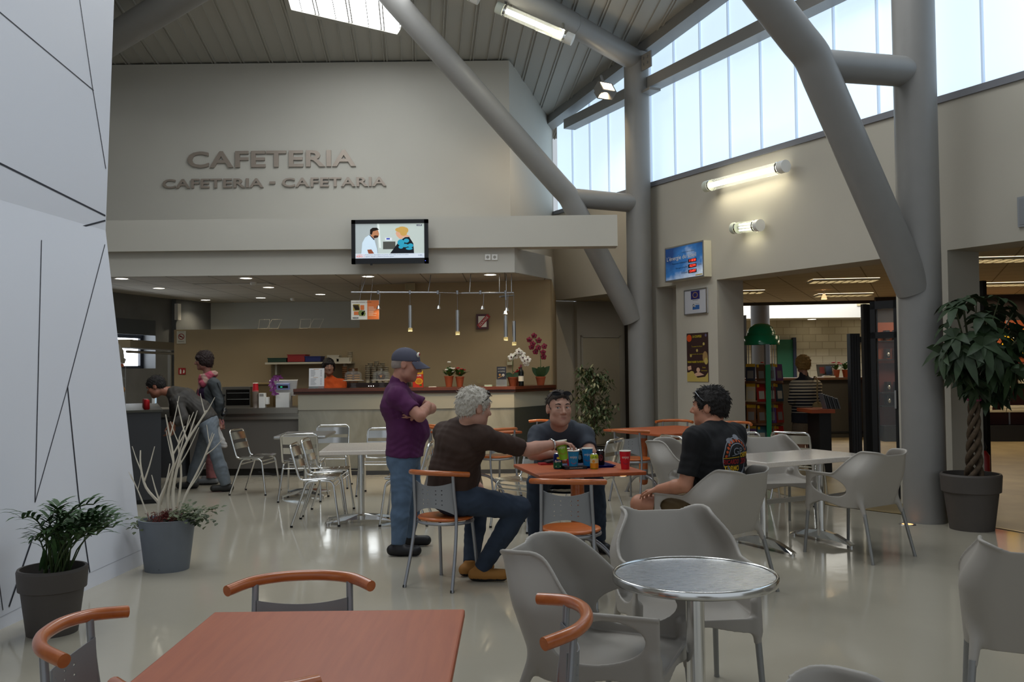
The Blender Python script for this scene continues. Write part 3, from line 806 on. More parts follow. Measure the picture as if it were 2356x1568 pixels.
t = thing('speckled_table', 'white speckled long table on two chromed pedestals beside the grey armchairs', 'table', (2.32, 7.64, 0), math.radians(27))
slab(1.15, .66, .70, .742, M_terr, parent=t)
for px in (-.32, .32):
    MB().sharp([(.034, .05), (.034, .70)], 24, (px, 0, 0)).build('column', M_chrome, t)
    mb = MB()
    for sg in (-1, 1):
        vs = []
        for q, w, zt, zb in ((.0, .036, .10, .03), (.45, .034, .085, .035), (.8, .032, .05, .025), (1, .03, .028, .016)):
            y = sg * .34 * q; vs += [(px - w, y, zb), (px + w, y, zb), (px + w * .7, y, zt), (px - w * .7, y, zt)]
        mb.add(vs, [(0, 1, 2, 3), (12, 15, 14, 13)] + [(4 * i + j, 4 * i + (j + 1) % 4, 4 * i + 4 + (j + 1) % 4, 4 * i + 4 + j) for i in range(3) for j in range(4)])
        mb.sharp([(.02, 0), (.02, .02)], 10, (px, sg * .32, 0))
    mb.build('foot', M_chrome, t)
MB().box(-.32, -.02, .36, .32, .02, .395).build('stretcher', M_alu, t)
# round table with a wiped-swirl metal top
m, nt, b, N, L = node_mat('swirled_metal')
tc = N('ShaderNodeTexCoord'); mp = N('ShaderNodeMapping'); mp.inputs['Scale'].default_value = (6, 42, 6)
no = N('ShaderNodeTexNoise', Scale=3., Detail=5.); cr = N('ShaderNodeMapRange'); cr.inputs['To Min'].default_value = .16; cr.inputs['To Max'].default_value = .42; bp = N('ShaderNodeBump', Strength=.12, Distance=.01)
L(tc.outputs['Object'], mp.inputs['Vector']); L(mp.outputs['Vector'], no.inputs['Vector']); L(no.outputs['Fac'], cr.inputs['Value']); L(cr.outputs['Result'], b.inputs['Roughness']); L(no.outputs['Fac'], bp.inputs['Height']); L(bp.outputs['Normal'], b.inputs['Normal'])
b.inputs['Base Color'].default_value = (.5, .5, .52, 1); b.inputs['Metallic'].default_value = 1
M_swirl = m
def round_table(label, x, y, r, h):
    t = thing('round_table', label, 'table', (x, y, 0))
    MB().lathe([(r - .012, h - .006), (1e-5, h - .006)], 64, cap=False, smooth=False).build('tabletop', M_swirl, t)
    MB().lathe([(r - .015, h - .03), (r - .002, h - .03), (r, h - .024), (r, h - .004), (r - .004, h), (r - .01, h), (r - .013, h - .005)], 64, cap=False).lathe([(1e-5, h - .03), (r - .014, h - .03)], 48, cap=False, smooth=False).build('rim', M_chrome, t)
    star_base(t, h - .03, .034, .28, 4)
    return t
round_table('round metal topped bistro table between the grey armchairs', .665, 3.40, .303, .735)
round_table('small round metal table behind the black T-shirted man, before the book carousel', 2.34, 9.4, .30, .735)
# ---------------------------------------------------------------- lettering and screen on the cafeteria front
UY = 14.5 - .002
def onY(Y): return frame((0, Y, 0), (1, 0, 0), (0, -1, 0))
M_letter = mat('brushed_metal_letter', 'a3968a', .3, .55)
def letters(body, px0, py0, px1, py1, label, name='wall_lettering', Y=UY, bold=.022, depth=.03):
    a, c = P(px0, py1, Y), P(px1, py0, Y)
    mb = MB().at(onY(Y)).use(M_letter).text(body, a.x, a.z, w=c.x - a.x, h=c.z - a.z, depth=depth, bold=bold)
    return tag(mb.build(name, None), label, 'lettering')
def word(body, px0, py0, px1, py1, label, cat='lettering', **k):
    # every letter a part of its word
    a, c = P(px0, py1, UY), P(px1, py0, UY); t = thing('wall_lettering', label, cat, (a.x, UY, a.z))
    vs, fs, bb = glyphs(body, .022); full = bb[1] - bb[0]; s = (c.x - a.x) / full
    x = 0
    for i, ch in enumerate(body):
        if ch == ' ': continue
        _, _, b0 = glyphs(body[:i + 1], .022); _, _, g = glyphs(ch, .022); w = (g[1] - g[0])
        xr = b0[1] - bb[0]; x0 = (xr - w) * s
        h = (c.z - a.z) if ch != '-' else .04
        z = 0 if ch != '-' else (c.z - a.z) * .36
        MB().at(frame((0, 0, 0), (1, 0, 0), (0, -1, 0))).text(ch, x0, z, w=w * s * .95, h=h, depth=.03, bold=.022).build('letter', M_letter, t)
    return t
word('CAFETERIA', 432, 345, 822, 387, 'large metal CAFETERIA letters, upper line on the high beige wall')
word('CAFETERIA - CAFETARIA', 375, 407, 891, 434, 'smaller metal CAFETERIA - CAFETARIA letters, lower line on the high wall')

# television
TY = 12.62
a, c = P(809, 607, TY), P(985, 504, TY); tw, thh = c.x - a.x, c.z - a.z
t = thing('television', 'black framed television showing two people talking, on the ledge beam', 'television', ((a.x + c.x) / 2, TY, a.z))
TF = frame((0, 0, 0), (1, 0, 0), (0, -1, 0)); hw = tw / 2
mb = MB().at(TF)
bz_ = .055
for x0, z0, x1, z1 in ((-hw, 0, -hw + bz_, thh), (hw - bz_, 0, hw, thh), (-hw, 0, hw, bz_ + .02), (-hw, thh - bz_, hw, thh)): mb.box(x0, -.012, z0, x1, .05, z1)
mb.box(-hw + .01, .005, .01, hw - .01, .055, thh - .01); mb.box(-.52 * hw, -.0, -.02, -.46 * hw, .02, 0)
mb.build('bezel', mat('glossy_black_plastic', '0e0e10', .2), t)
MB().at(TF).box(-.12, .05, thh * .35, .12, .16, thh * .7).build('wall_mount', M_black, t)
def em(n, h, s=.5): return mat('screen_' + n, h, .4, emit=s, spec=.2)
sw, sh = 2 * (hw - bz_), thh - 2 * bz_ - .02; sx0, sz0 = -hw + bz_, bz_ + .02
class Scr:
    def __init__(s): s.mb = MB().at(TF); s.k = 0
    def p(s, m, pts):
        s.k += 1; s.mb.use(m).poly([(sx0 + sw * u, sz0 + sh * (1 - v)) for u, v in pts], .001 + .00012 * s.k)
    def d(s, m, u, v, ru, rv): s.p(m, [(u + ru * math.cos(i * PI / 10), v + rv * math.sin(i * PI / 10)) for i in range(20)])
S = Scr()
S.p(em('wall', 'b9c4bf'), [(0, 1), (1, 1), (1, 0), (0, 0)])
S.p(em('panel', 'a4adae'), [(0, .86), (.33, .86), (.31, 0), (0, 0)]); S.p(em('light', 'dfe8e6'), [(.345, .7), (.37, .7), (.345, 0), (.32, 0)])
S.p(em('trolley', '4c4d48'), [(.40, .74), (.58, .74), (.58, .52), (.40, .52)]); S.p(em('machine', 'd7dde6'), [(.43, .49), (.53, .49), (.53, .41), (.43, .41)]); S.p(em('blue', '2b3fa8'), [(.45, .46), (.50, .46), (.50, .42), (.45, .42)])
S.p(em('coat', 'c9dcea'), [(.085, .87), (.10, .55), (.14, .40), (.20, .325), (.26, .40), (.28, .5), (.31, .72), (.32, .87)])
S.p(em('navy', '1c2336'), [(.20, .32), (.215, .32), (.28, .46), (.265, .47)]); S.p(em('arm', '8a4a30'), [(.17, .75), (.23, .74), (.27, .86), (.19, .87)])
S.p(em('skin', 'b07a58'), [(.22, .34), (.255, .20), (.33, .19), (.345, .30), (.335, .38), (.27, .43)]); S.p(em('beard', '3a241a'), [(.262, .36), (.285, .335), (.335, .345), (.325, .40), (.27, .42)])
S.p(em('hair', '1d1512'), [(.212, .30), (.214, .17), (.25, .115), (.31, .115), (.345, .17), (.30, .195), (.255, .22), (.238, .32)])
S.p(em('dress', '14161c'), [(.50, .87), (.58, .66), (.64, .50), (.72, .40), (.78, .39), (.84, .58), (.85, .87)])
for u, v, ru, rv in ((.66, .55, .05, .09), (.74, .50, .04, .06), (.72, .64, .05, .05), (.80, .64, .04, .06), (.66, .68, .035, .05), (.78, .73, .05, .035)): S.d(em('teal', '2e97b4'), u, v, ru, rv)
S.p(em('skin2', 'd2a184'), [(.60, .36), (.585, .28), (.60, .22), (.68, .22), (.74, .32), (.80, .38), (.70, .40), (.66, .46), (.63, .42)])
for u, v, ru, rv in ((.63, .18, .05, .06), (.68, .14, .06, .05), (.72, .20, .05, .09), (.70, .28, .05, .08), (.66, .2, .05, .07)): S.d(em('blond', 'c09a52'), u, v, ru, rv)
S.p(em('strip', 'cfd8e4'), [(0, 1), (1, 1), (1, .865), (0, .865)]); S.p(em('clockbox', '1d2848'), [(.89, .075), (.965, .075), (.965, .03), (.89, .03)])
S.mb.build('screen', None, t)
mb = MB().at(TF)
def tx(m, s, u, v, w=None, h=None, bold=0.): mb.use(m).text(s, sx0 + sw * u, sz0 + sh * (1 - v), w=w and sw * w, h=h and sh * h, y=.006, bold=bold)
tx(em('white', 'ffffff'), '12:09', .9, .066, .055, .03); tx(em('orange', 'd8602e'), 'ALERTE', .015, .915, .085, .028); tx(em('orange', 'd8602e'), 'INFO', .015, .97, .09, .042, .02)
tx(em('ink', '3a4356'), 'Prélèvement des impôts à la source: "Pour l\'Etat, ce sera un revenu', .14, .915, .63, .032); tx(em('ink', '3a4356'), 'régulier, annuel", a déclaré Christian Eckert', .14, .965, .42, .032); tx(em('ink', '3a4356'), '0.40%', .91, .935, .06, .028)
mb.use(em('orange', 'd8602e')).rect(sx0 + sw * .125, sz0 + sh * .02, sx0 + sw * .128, sz0 + sh * .12, .006)
mb.build('caption', None, t)
MB().at(TF).rect(hw - .045, .03, hw - .037, .038, .014).build('standby_light', mat('blue_led', '5060ff', .5, emit=3.), t)

# switches on the edge board
for i, x in enumerate((1122, 1138)):
    p = P(x, 591, 12.86); t = thing('wall_switch', ('white wall socket on the edge board, nearer the television', 'white wall socket on the edge board, nearer the steel column')[i], 'switch', (p.x, 12.88, p.z), 0, 'sockets on the edge board')
    MB().rbox(-.04, -.015, -.04, .04, 0, .04, .005).build('plate', M_whitep, t); MB().at(TF).disc(0, 0, .022, w=.016).build('socket_hole', mat('socket_grey', '9b978e', .5), t)

# ---------------------------------------------------------------- ceiling fittings above the bar
def spot(loc, rot, power, size, blend=.6, col=(1, .86, .62), r=.03, name='lamp_light'):
    l = bpy.data.lights.new(name, 'SPOT'); l.energy = power; l.spot_size = size; l.spot_blend = blend; l.color = col; l.shadow_soft_size = r
    o = bpy.data.objects.new(name, l); COL.objects.link(o); o.location = loc; o.rotation_euler = rot; return o
DL = ((280, 641), (366, 663), (566, 640), (618, 661), (473, 690), (600, 685), (847, 636), (737, 677), (868, 657), (1128, 632))
DLab = ('nearest the faceted white wall', 'second row, above the display case', 'front row, above the woman customer', 'second row, by the air grille', 'back row, over the partition end', 'back row, over the middle of the partition', 'front row, beside the hanging menu board', 'back row, over the wall shelf', 'just behind the hanging menu board', 'front row, over the bar end')
first = None
for (x, y), lb in zip(DL, DLab):
    p = F(x, y, 2.835); p.z = 2.84
    if first is None:
        first = thing('downlight', 'round recessed downlight ' + lb, 'ceiling light', p, 0, 'recessed downlights')
        MB().lathe([(.085, 0), (.085, -.006), (.108, -.006), (.108, 0)], 24, cap=False).build('rim', M_whitep, first)
        MB().lathe([(1e-5, -.003), (.086, -.003)], 24, cap=False, smooth=False).build('lens', M_lamp, first)
    else: dup(first, 'round recessed downlight ' + lb, p)
    spot((p.x, p.y, 2.82), (0, 0, 0), 15, 2.3)
for x, y, lb in ((583, 650, 'beside the front downlights'), (674, 687, 'above the wall shelf')):
    p = F(x, y, 2.83); t = thing('smoke_detector', 'small smoke detector on the ceiling ' + lb, 'smoke detector', (p.x, p.y, 2.84), 0)
    MB().lathe([(.05, 0), (.05, -.02), (.04, -.045), (.02, -.05), (.001, -.05)], 18, cap=False).build('housing', M_whitep, t); MB().lathe([(.046, -.022), (.046, -.03)], 18, cap=False).build('sensor_slot', M_black, t)
p = F(540, 654, 2.835); t = thing('air_grille', 'pale rectangular air grille in the kitchen ceiling', 'vent', (p.x, p.y, 2.84))
mb = MB()
for i in range(8): mb.box(-.55, -.14 + i * .036, -.008, .55, -.125 + i * .036, 0)
mb.build('slat', M_whitep, t); MB().box(-.6, -.16, -.004, .6, .16, 0).build('frame', mat('grille_grey', '8f8b82', .6), t)

# track with spots and pendants
TK = 12.6
def tz(x, y, Y=TK): return P(x, y, Y)
t = thing('light_track', 'thin metal lighting track hung over the bar, carrying spots and pendants', 'light track', tz(1000, 673))
o0 = Vector(t.location)
p0, p1, p2, p3 = tz(808, 672), tz(1008, 672.5), tz(1062, 674), tz(1182, 673, 12.75)
MB().tube([p0 - o0, p1 - o0], .011, 8).build('rail', M_satin, t); MB().tube([p2 - o0, p3 - o0], .011, 8).build('rail', M_satin, t)
MB().tube([p1 - o0, p2 - o0], .003, 6).build('cable', M_satin, t)
q = tz(1163, 684, 13.2); MB().tube([tz(1150, 682) - o0, tz(1182, 679, 13.1) - o0], .011, 8).tube([tz(1163, 670) - o0, tz(1164, 690) - o0], .012, 8).build('rail_junction', M_satin, t)
for x in (831, 985, 1080, 1149, 1165, 1177):
    p = tz(x, 673); MB().tube([p - o0, Vector((p.x, p.y + .45, 2.84)) - o0], .006, 6).build('hanger', M_satin, t)
for x in (870, 943, 1007, 1052, 1105, 1163): p = tz(x, 673); MB().tube([p - o0 + Vector((0, 0, -.02)), p - o0 + Vector((0, 0, .03))], .017, 8).build('clip', M_satin, t)
for k, (x, y, lb) in enumerate(((871, 706, 'in front of the menu board'), (1009, 706, 'at the end of the first rail'), (1110, 707, 'above the framed pennant'), (1166, 711, 'upper of the close pair by the rail junction'), (1162, 718, 'lower of the close pair by the rail junction'))):
    p = tz(x, y); t = thing('halogen_spot', 'small halogen spot ' + lb, 'spotlight', p, 0, 'halogen spots on the track')
    top = tz(x + 3, 675); MB().tube([(0, 0, .02), (.012, 0, .045), top - p], .004, 6).build('stem', M_satin, t)
    MB().lathe([(.012, .02), (.02, .012), (.03, -.02), (.036, -.025)], 16, cap=False).build('reflector', M_alu, t)
    MB().lathe([(1e-5, -.02), (.028, -.02)], 14, cap=False, smooth=False).build('bulb', M_warm, t)
    spot(p + Vector((0, 0, -.03)), (math.radians(-12), 0, 0), 22, 1.5, .8, (1, .74, .42))
for k, (x, y0, y1, lb) in enumerate(((944, 702, 762, 'above the head of the standing man'), (1053, 713, 770, 'above the white and red potted flowers'), (1164, 725, 783, 'above the brochure stand'), (1183, 738, 794, 'lowest, above the white orchid'))):
    a, c = tz(x, y1), tz(x, y0); t = thing('tube_pendant', 'slim metal tube pendant ' + lb, 'pendant light', a, 0, 'tube pendants over the bar'); h = c.z - a.z
    MB().sharp([(.026, .05), (.026, h)], 18).build('shade', M_alu, t)
    MB().lathe([(.03, 0), (.03, .045)], 18, cap=False).build('diffuser_ring', mat('amber_glass', 'c6bf9c', .1, trans=.6), t)
    MB().lathe([(1e-5, .008), (.024, .008)], 14, cap=False, smooth=False).build('bulb', M_warm, t)
    MB().tube([(0, 0, h), (0, 0, tz(x, 673).z - a.z)], .002, 5).build('cable', M_satin, t)
    spot(a + Vector((0, 0, -.01)), (0, 0, 0), 16, 1.9, .8, (1, .76, .45))
# hanging menu board
BY = 12.7
a, c = P(808, 735, BY), P(872, 690, BY); w, h = c.x - a.x, c.z - a.z
t = thing('menu_board', 'white and orange menu board hung from the ceiling over the bar', 'sign', (a.x, BY, a.z))
MB().at(TF).box(0, 0, 0, w, .012, h).build('sheet', mat('sign_white', 'e4e0d4', .5), t)
mb = MB().at(TF).use(mat('sign_orange', 'e0783c', .5)).rect(w * .58, .002, w - .002, h - .002, .002).rect(w * .33, h * .5, w * .47, h * .75, .002).rect(w * .1, h * .24, w * .27, h * .42, .002)
mb.use(mat('food_yellow', 'b49a38', .6)).rect(w * .07, h * .46, w * .31, h * .8, .002).use(mat('food_dark', '4a3a24', .6))
for i in range(5): mb.line((w * (.08 + .04 * i), h * .76), (w * (.17 + .03 * i), h * .5), .02, .003)
mb.rect(w * .29, h * .2, w * .5, h * .46, .0025).use(mat('food_green', '7d8a4a', .6)).disc(w * .36, h * .34, .04, w=.004).disc(w * .44, h * .3, .03, w=.004).use(M_black).rect(w * .05, h * .06, w * .26, h * .12, .002)
mb.build('artwork', None, t)
mb = MB().at(TF).use(mat('sign_ink', '6d3a1e', .6)).text('Nouvelles boissons chaudes', w * .03, h * .87, w=w * .7, h=h * .06, y=.003).use(mat('sign_pale', 'f6d9bd', .5))
for i in range(9): mb.rect(w * .62, h * (.2 + .055 * i), w * (.62 + random.Random(i).uniform(.15, .3)), h * (.22 + .055 * i), .003)
mb.use(mat('sign_white', 'e4e0d4')).text('LA COUPOLE', w * .06, h * .07, w=w * .19, h=h * .04, y=.003).build('lettering', None, t)
for x in (.12, w - .12): MB().tube([(x, 0, h), (x, .3, 2.84 - a.z)], .0025, 5).build('hanging_wire', M_satin, t)

# ---------------------------------------------------------------- bar counter and service counter
BH = 1.232
def cpt(px, py, h): return F(px, py, h)
l0, l1 = Vector((-3.05, 13.0, 0)), Vector((.02, 13.0, 0)); l2 = Vector((.56, 13.84, 0))
t = thing('bar_counter', 'long bar with a mahogany top and pale marbled front', 'counter', (-1.5, 13.3, 0)); o0 = Vector(t.location)
mb = MB(); fpts = [l0, l1, l2, l2 + Vector((-.35, .05, 0)), Vector((-.2, 13.45, 0)), Vector((-3.05, 13.45, 0))]
inset = [Vector((p.x - o0.x, p.y - o0.y)) for p in fpts]
m, nt, b, N, L = node_mat('marbled_stone')
tc = N('ShaderNodeTexCoord'); no = N('ShaderNodeTexNoise', Scale=1.6, Detail=7., Distortion=1.2); cr = N('ShaderNodeValToRGB')
cr.color_ramp.elements[0].color = (*hexc('7f7c6f'), 1); cr.color_ramp.elements[0].position = .3; cr.color_ramp.elements[1].color = (*hexc('9c998b'), 1); cr.color_ramp.elements[1].position = .65
mp = N('ShaderNodeMapping'); mp.inputs['Scale'].default_value = (1.6, 1, .8); L(tc.outputs['Object'], mp.inputs['Vector']); L(mp.outputs['Vector'], no.inputs['Vector']); L(no.outputs['Fac'], cr.inputs['Fac']); L(cr.outputs['Color'], b.inputs['Base Color']); b.inputs['Roughness'].default_value = .25
M_marb = m
MB().prism(inset, .06, .93).build('front_panel', M_marb, t)
d_ = (l2 - l1).normalized(); n_ = Vector((d_.y, -d_.x, 0)); a_, b_ = l1 - o0 + n_ * .001, l2 - o0 + n_ * .001
MB().prism([(a_.x, a_.y), (a_.x + n_.x * .012, a_.y + n_.y * .012), (b_.x + n_.x * .012, b_.y + n_.y * .012), (b_.x, b_.y)], .06, .93).build('end_panel', mat('smoked_panel', '3f403a', .3), t)
mb = MB().prism(inset, 0, .06); mb.build('plinth', M_dark, t)
grow = [(p[0], p[1] - .012) for p in inset[:3]] + [(p[0], p[1]) for p in inset[3:]]
MB().prism(grow, .93, 1.15).build('upper_band', mat('pale_beige_panel', '9f9b8c', .5), t)
top = [(inset[0][0] - .06, inset[0][1] - .05), (inset[1][0] + .02, inset[1][1] - .05), (inset[2][0] + .10, inset[2][1] - .02), (inset[2][0] + .03, inset[2][1] + .06), (inset[3][0], inset[3][1] + .05), (inset[4][0], inset[4][1] + .02), (inset[5][0] - .06, inset[5][1] + .02)]
MB().prism(top, 1.19, BH).build('worktop', M_bar, t)
MB().prism([(x, y + (.02 if i < 3 else -.01)) for i, (x, y) in enumerate(top)], 1.15, 1.19).build('worktop_edge', mat('dark_mahogany_edge', '41200f', .35), t)
t = thing('service_counter', 'steel topped service counter with a dark grey front, left of the bar', 'counter', (-4.0, 13.3, 0))
MB().box(-.62, -.22, .1, .93, .45, .80).build('front_panel', mat('warm_grey_laminate', '5d5954', .45), t)
MB().box(-.62, -.15, 0, .93, .4, .1).build('plinth', mat('plinth_dark', '2b2926', .6), t)
M_sts = mat('stainless_steel', '8f8a80', .35, .9)
MB().box(-.64, -.28, .885, .94, .5, .965).build('worktop', M_sts, t)
MB().box(-.64, -.25, .80, .94, .48, .84).box(-.64, -.22, .84, .94, .46, .885).build('tray_rail', M_sts, t)
p = (.93, 13.02); tag(MB().tube([(-3.62, 13.0, .06), (-3.4, 12.97, .02), (-3.0, 12.95, .06), (-2.8, 12.95, .09), (-2.2, 12.95, .09)], .012, 6).build('power_cable', M_black), 'black power cable drooping along the foot of the counters', 'cable')

# ---------------------------------------------------------------- things on the bar
def bar(px, Y=13.2): p = P(px, 880, Y); return (p.x, Y, BH)
M_terra = mat('terracotta', '9a4a28', .75, var=.08)
M_leaf = mat('mid_green_leaf', '3b5a24', .5, var=.25, vscale=30); M_leafd = mat('deep_green_leaf', '27421f', .4, var=.25, vscale=20)
M_red = mat('red_petal', 'b01c22', .5); M_wpet = mat('white_petal', 'e8e2d4', .5); M_crim = mat('crimson_petal', '7c1230', .5); M_stem = mat('flower_stem', '4a5a2a', .6)
R = random.Random(4)
def small_plant(label, loc, pet, s=1., n=26, nf=7, hh=.17):
    t = thing('potted_flower', label, 'flower pot', loc, 0)
    MB().sharp([(.038 * s, 0), (.058 * s, .125 * s), (.062 * s, .125 * s), (.062 * s, .14 * s), (.054 * s, .14 * s), (.05 * s, .12 * s)], 18).build('pot', M_terra, t)
    mb = MB()
    for i in range(n):
        a = R.uniform(0, 2 * PI); e = R.uniform(.6, 1.5); d = (math.cos(a) * math.cos(e), math.sin(a) * math.cos(e), math.sin(e))
        b0 = Vector((0, 0, .12 * s)) + Vector(d) * R.uniform(.02, .07) * s
        mb.leaf(b0, d, (0, 0, 1), R.uniform(.08, .13) * s, .024 * s, .25, 3)
    mb.build('foliage', M_leaf, t)
    mb = MB()
    for i in range(nf):
        a = R.uniform(0, 2 * PI); r = R.uniform(.01, .09) * s; z = (.12 + R.uniform(.03, hh)) * s
        for k in range(5):
            b_ = 2 * PI * k / 5; mb.ball((r * math.cos(a) + .013 * math.cos(b_) * s, r * math.sin(a) + .013 * math.sin(b_) * s, z), (.013 * s, .013 * s, .01 * s), 6, 4)
    mb.build('blossom', pet, t); return t
small_plant('small terracotta pot of white flowers on the bar', bar(1033), M_wpet, 1.12, nf=8, hh=.2)
small_plant('small terracotta pot of red flowers on the bar, next to the white ones', bar(1058), M_red, 1.05, nf=7, hh=.15)
def orchid(label, loc, pet, stem, blooms, leaves, s=1.):
    t = thing('potted_orchid', label, 'orchid', loc, 0)
    MB().sharp([(.05, 0), (.072, .11), (.076, .11), (.076, .13), (.066, .13), (.06, .11)], 18).build('pot', M_terra, t)
    MB().tube(spline(stem, 5), .0045, 6).build('stem', M_stem, t)
    mb = MB()
    for d, L_ in leaves: mb.leaf((0, 0, .12), d, (0, -1, .2), L_, .05, .12, 5)
    mb.build('foliage', M_leafd, t)
    mb = MB(); cn = MB()
    for x, z in blooms:
        y = R.uniform(-.03, .03); rr = .042 * s
        for k in range(5):
            a = PI / 2 + 2 * PI * k / 5 + R.uniform(-.2, .2); mb.ball((x + rr * .62 * math.cos(a), y + R.uniform(-.008, .008), z + rr * .62 * math.sin(a)), (rr * (.5 + .22 * abs(math.cos(a))), .008, rr * (.5 + .22 * abs(math.sin(a)))), 8, 5)
        cn.ball((x, y - .012, z), .012, 6, 4)
    mb.build('blossom', pet, t); cn.build('blossom_heart', mat('dark_heart', '4a1226', .5), t); return t
orchid('tall dark red orchid in a terracotta pot at the corner of the bar', bar(1244, 13.6), M_crim, [(0, 0, .1), (.0, 0, .45), (-.04, 0, .6), (-.09, 0, .72)], [(-.13, .57), (-.16, .68), (-.11, .62), (-.07, .50), (-.02, .67), (-.09, .74), (.04, .49), (.06, .58), (.05, .42), (-.03, .56)],
       [((-.75, -.2, 1), .22), ((.7, -.2, 1), .24), ((-.2, -.3, 1), .19), ((.25, -.3, 1), .2), ((0, .4, 1), .2)], .85)
orchid('white orchid in a terracotta pot beside the wine bottle', bar(1180, 13.3), M_wpet, [(0, 0, .1), (.0, 0, .35), (.03, 0, .44), (.10, 0, .46), (.18, 0, .40)], [(-.02, .42), (.04, .44), (.09, .50), (.15, .41), (.18, .36), (.20, .33), (.14, .46), (.22, .38)], [((-1, 0, .6), .14), ((1, 0, .6), .14)])
small_plant('pot of red flowers crowded against the white orchid', (bar(1188)[0] + .03, 13.42, BH), M_red, 1.0)
t = thing('wine_bottle', 'dark wine bottle with a white label on the bar', 'bottle', bar(1199, 13.15))
MB().lathe([(.001, 0), (.037, 0), (.038, .01), (.038, .19), (.034, .215), (.016, .245), (.0145, .3)], 20, cap=False).build('glass_body', mat('bottle_glass', '0d0f0c', .08), t)
MB().lathe([(.0155, .25), (.0155, .31), (.001, .312)], 16, cap=False).build('capsule', mat('wine_foil', '5a1018', .4), t); MB().lathe([(.0385, .07), (.0385, .15)], 20, cap=False).build('paper_label', mat('label_paper', 'd6cdb8', .6), t); MB().lathe([(.0387, .145), (.0387, .16)], 20, cap=False).build('label_band', M_black, t)
# brochure stand
t = thing('brochure_stand', 'clear stand of dark LA COUPOLE brochures on the bar', 'stand', bar(1154, 13.15))
BF = Matrix.Translation((0, .02, .0)) @ Matrix.Rotation(math.radians(-10), 4, 'X')
MB().at(BF).box(-.068, -.012, .02, .068, .012, .285).build('brochure', mat('brochure_navy', '1b1a26', .4), t)
mb = MB().at(BF).use(mat('brochure_print', 'cfc6b4', .5)).text('LA COUPOLE', -.05, .245, w=.1, h=.02, y=.0135).text('LA COUPOLE', -.05, .205, w=.1, h=.02, y=.0135).disc(.025, .16, .02, w=.0135).use(mat('brochure_gold', 'b5803a', .5)).disc(-.025, .165, .016, w=.0135).line((-.05, .12), (.04, .16), .01, .0135).build('print', None, t)
MB().box(-.078, -.06, 0, .078, .06, .006).box(-.078, -.045, .006, .078, -.04, .1).build('holder', mat('clear_acrylic', 'c8d0d2', .05, trans=.7), t)
t = thing('soup_packet', 'red and yellow soup packet standing on the bar beside the man in the cap', 'packet', bar(962, 13.2))
MB().rbox(-.075, -.03, 0, .075, .03, .235, .006).build('carton', mat('packet_red', 'c8321c', .45), t)
mb = MB().at(frame((0, -.031, 0), (1, 0, 0), (0, -1, 0))).use(mat('packet_yellow', 'e0b020', .45)).rect(-.075, .19, .075, .235, .001).disc(.015, .085, .055, .045, .001).use(mat('packet_soup', 'c87818', .5)).disc(.015, .085, .042, .032, .002).use(mat('packet_green', '3c6a2a', .5)).disc(-.05, .12, .018, w=.002).disc(.04, .03, .02, .012, w=.002).build('print', None, t)
MB().at(frame((0, -.033, 0), (1, 0, 0), (0, -1, 0))).text('SOUPE', -.05, .155, w=.1, h=.025, bold=.02).build('lettering', M_wpet, t)
p = bar(1123, 13.15); t = thing('leaflet_pad', 'green topped pad of leaflets lying on the bar', 'leaflets', p, .1)
MB().box(-.055, -.04, 0, .055, .04, .022).build('paper_block', M_wpet, t); MB().box(-.055, -.041, .008, .055, .0405, .015).build('green_band', mat('mint_paper', '4fae6c', .5), t)
p = bar(987, 13.2); tag(MB().box(p[0] - .0, p[1] - .06, BH, p[0] + .11, p[1] + .06, BH + .008).build('paper_sheet', M_wpet), 'white sheet of paper lying on the bar by the soup packet', 'paper')
# acrylic menu frame
p = bar(728, 13.12); t = thing('price_list', 'white price list in a clear upright frame on the bar', 'menu', p, 0)
MB().at(Matrix.Rotation(math.radians(-6), 4, 'X')).box(-.11, -.004, .03, .11, .004, .29).build('sheet', mat('menu_paper', 'd8d8d8', .3), t)
mb = MB().at(Matrix.Rotation(math.radians(-6), 4, 'X')).use(mat('menu_ink', '7d7f86', .6))
for i in range(18):
    z = .262 - i * .0125
    if i in (8, 9): continue
    mb.rect(-.085, z, -.085 + R.uniform(.05, .09), z + .004, .005); mb.rect(.055, z, .075, z + .004, .005)
mb.use(mat('menu_orange', 'c08a50', .6)).rect(-.05, .155, .02, .16, .005); mb.rect(-.045, .272, .03, .277, .005).build('print', None, t)
MB().box(-.11, -.05, 0, .11, .05, .006).box(-.11, .004, 0, .11, .01, .03).build('holder', MATS['clear_acrylic'], t)
# cake stands under glass domes
def cake(label, px, food):
    t = thing('cake_stand', label, 'cake stand', bar(px, 13.25)); cg = mat('thin_glass', 'dfe4e2', .03, spec=.8, alpha=.1)
    MB().lathe([(.055, 0), (.05, .01), (.03, .03), (.045, .06), (.03, .085), (.015, .095)], 20, cap=False).build('foot', cg, t)
    MB().lathe([(.001, .095), (.145, .1), (.155, .108), (.145, .112), (.001, .112)], 32, cap=False).build('plate', mat('pale_glass_plate', 'cfcabb', .12), t)
    MB().lathe([(.125, .113), (.126, .18), (.118, .215), (.09, .235), (.03, .243), (.001, .244)], 28, cap=False).lathe([(.012, .243), (.02, .26), (.012, .275), (.001, .277)], 12, cap=False).build('dome', cg, t)
    food(t); return t
def biscuits(t):
    for x in (-.05, .05):
        for k in range(3):
            mb = MB().use(mat('biscuit', 'a87c48', .7)).sharp([(.042, 0), (.045, .018)], 16, (x, 0, .113 + k * .03)).use(mat('chocolate', '38221a', .5)).sharp([(.04, .018), (.04, .029)], 16, (x, 0, .113 + k * .03)); mb.build('biscuit', None, t)
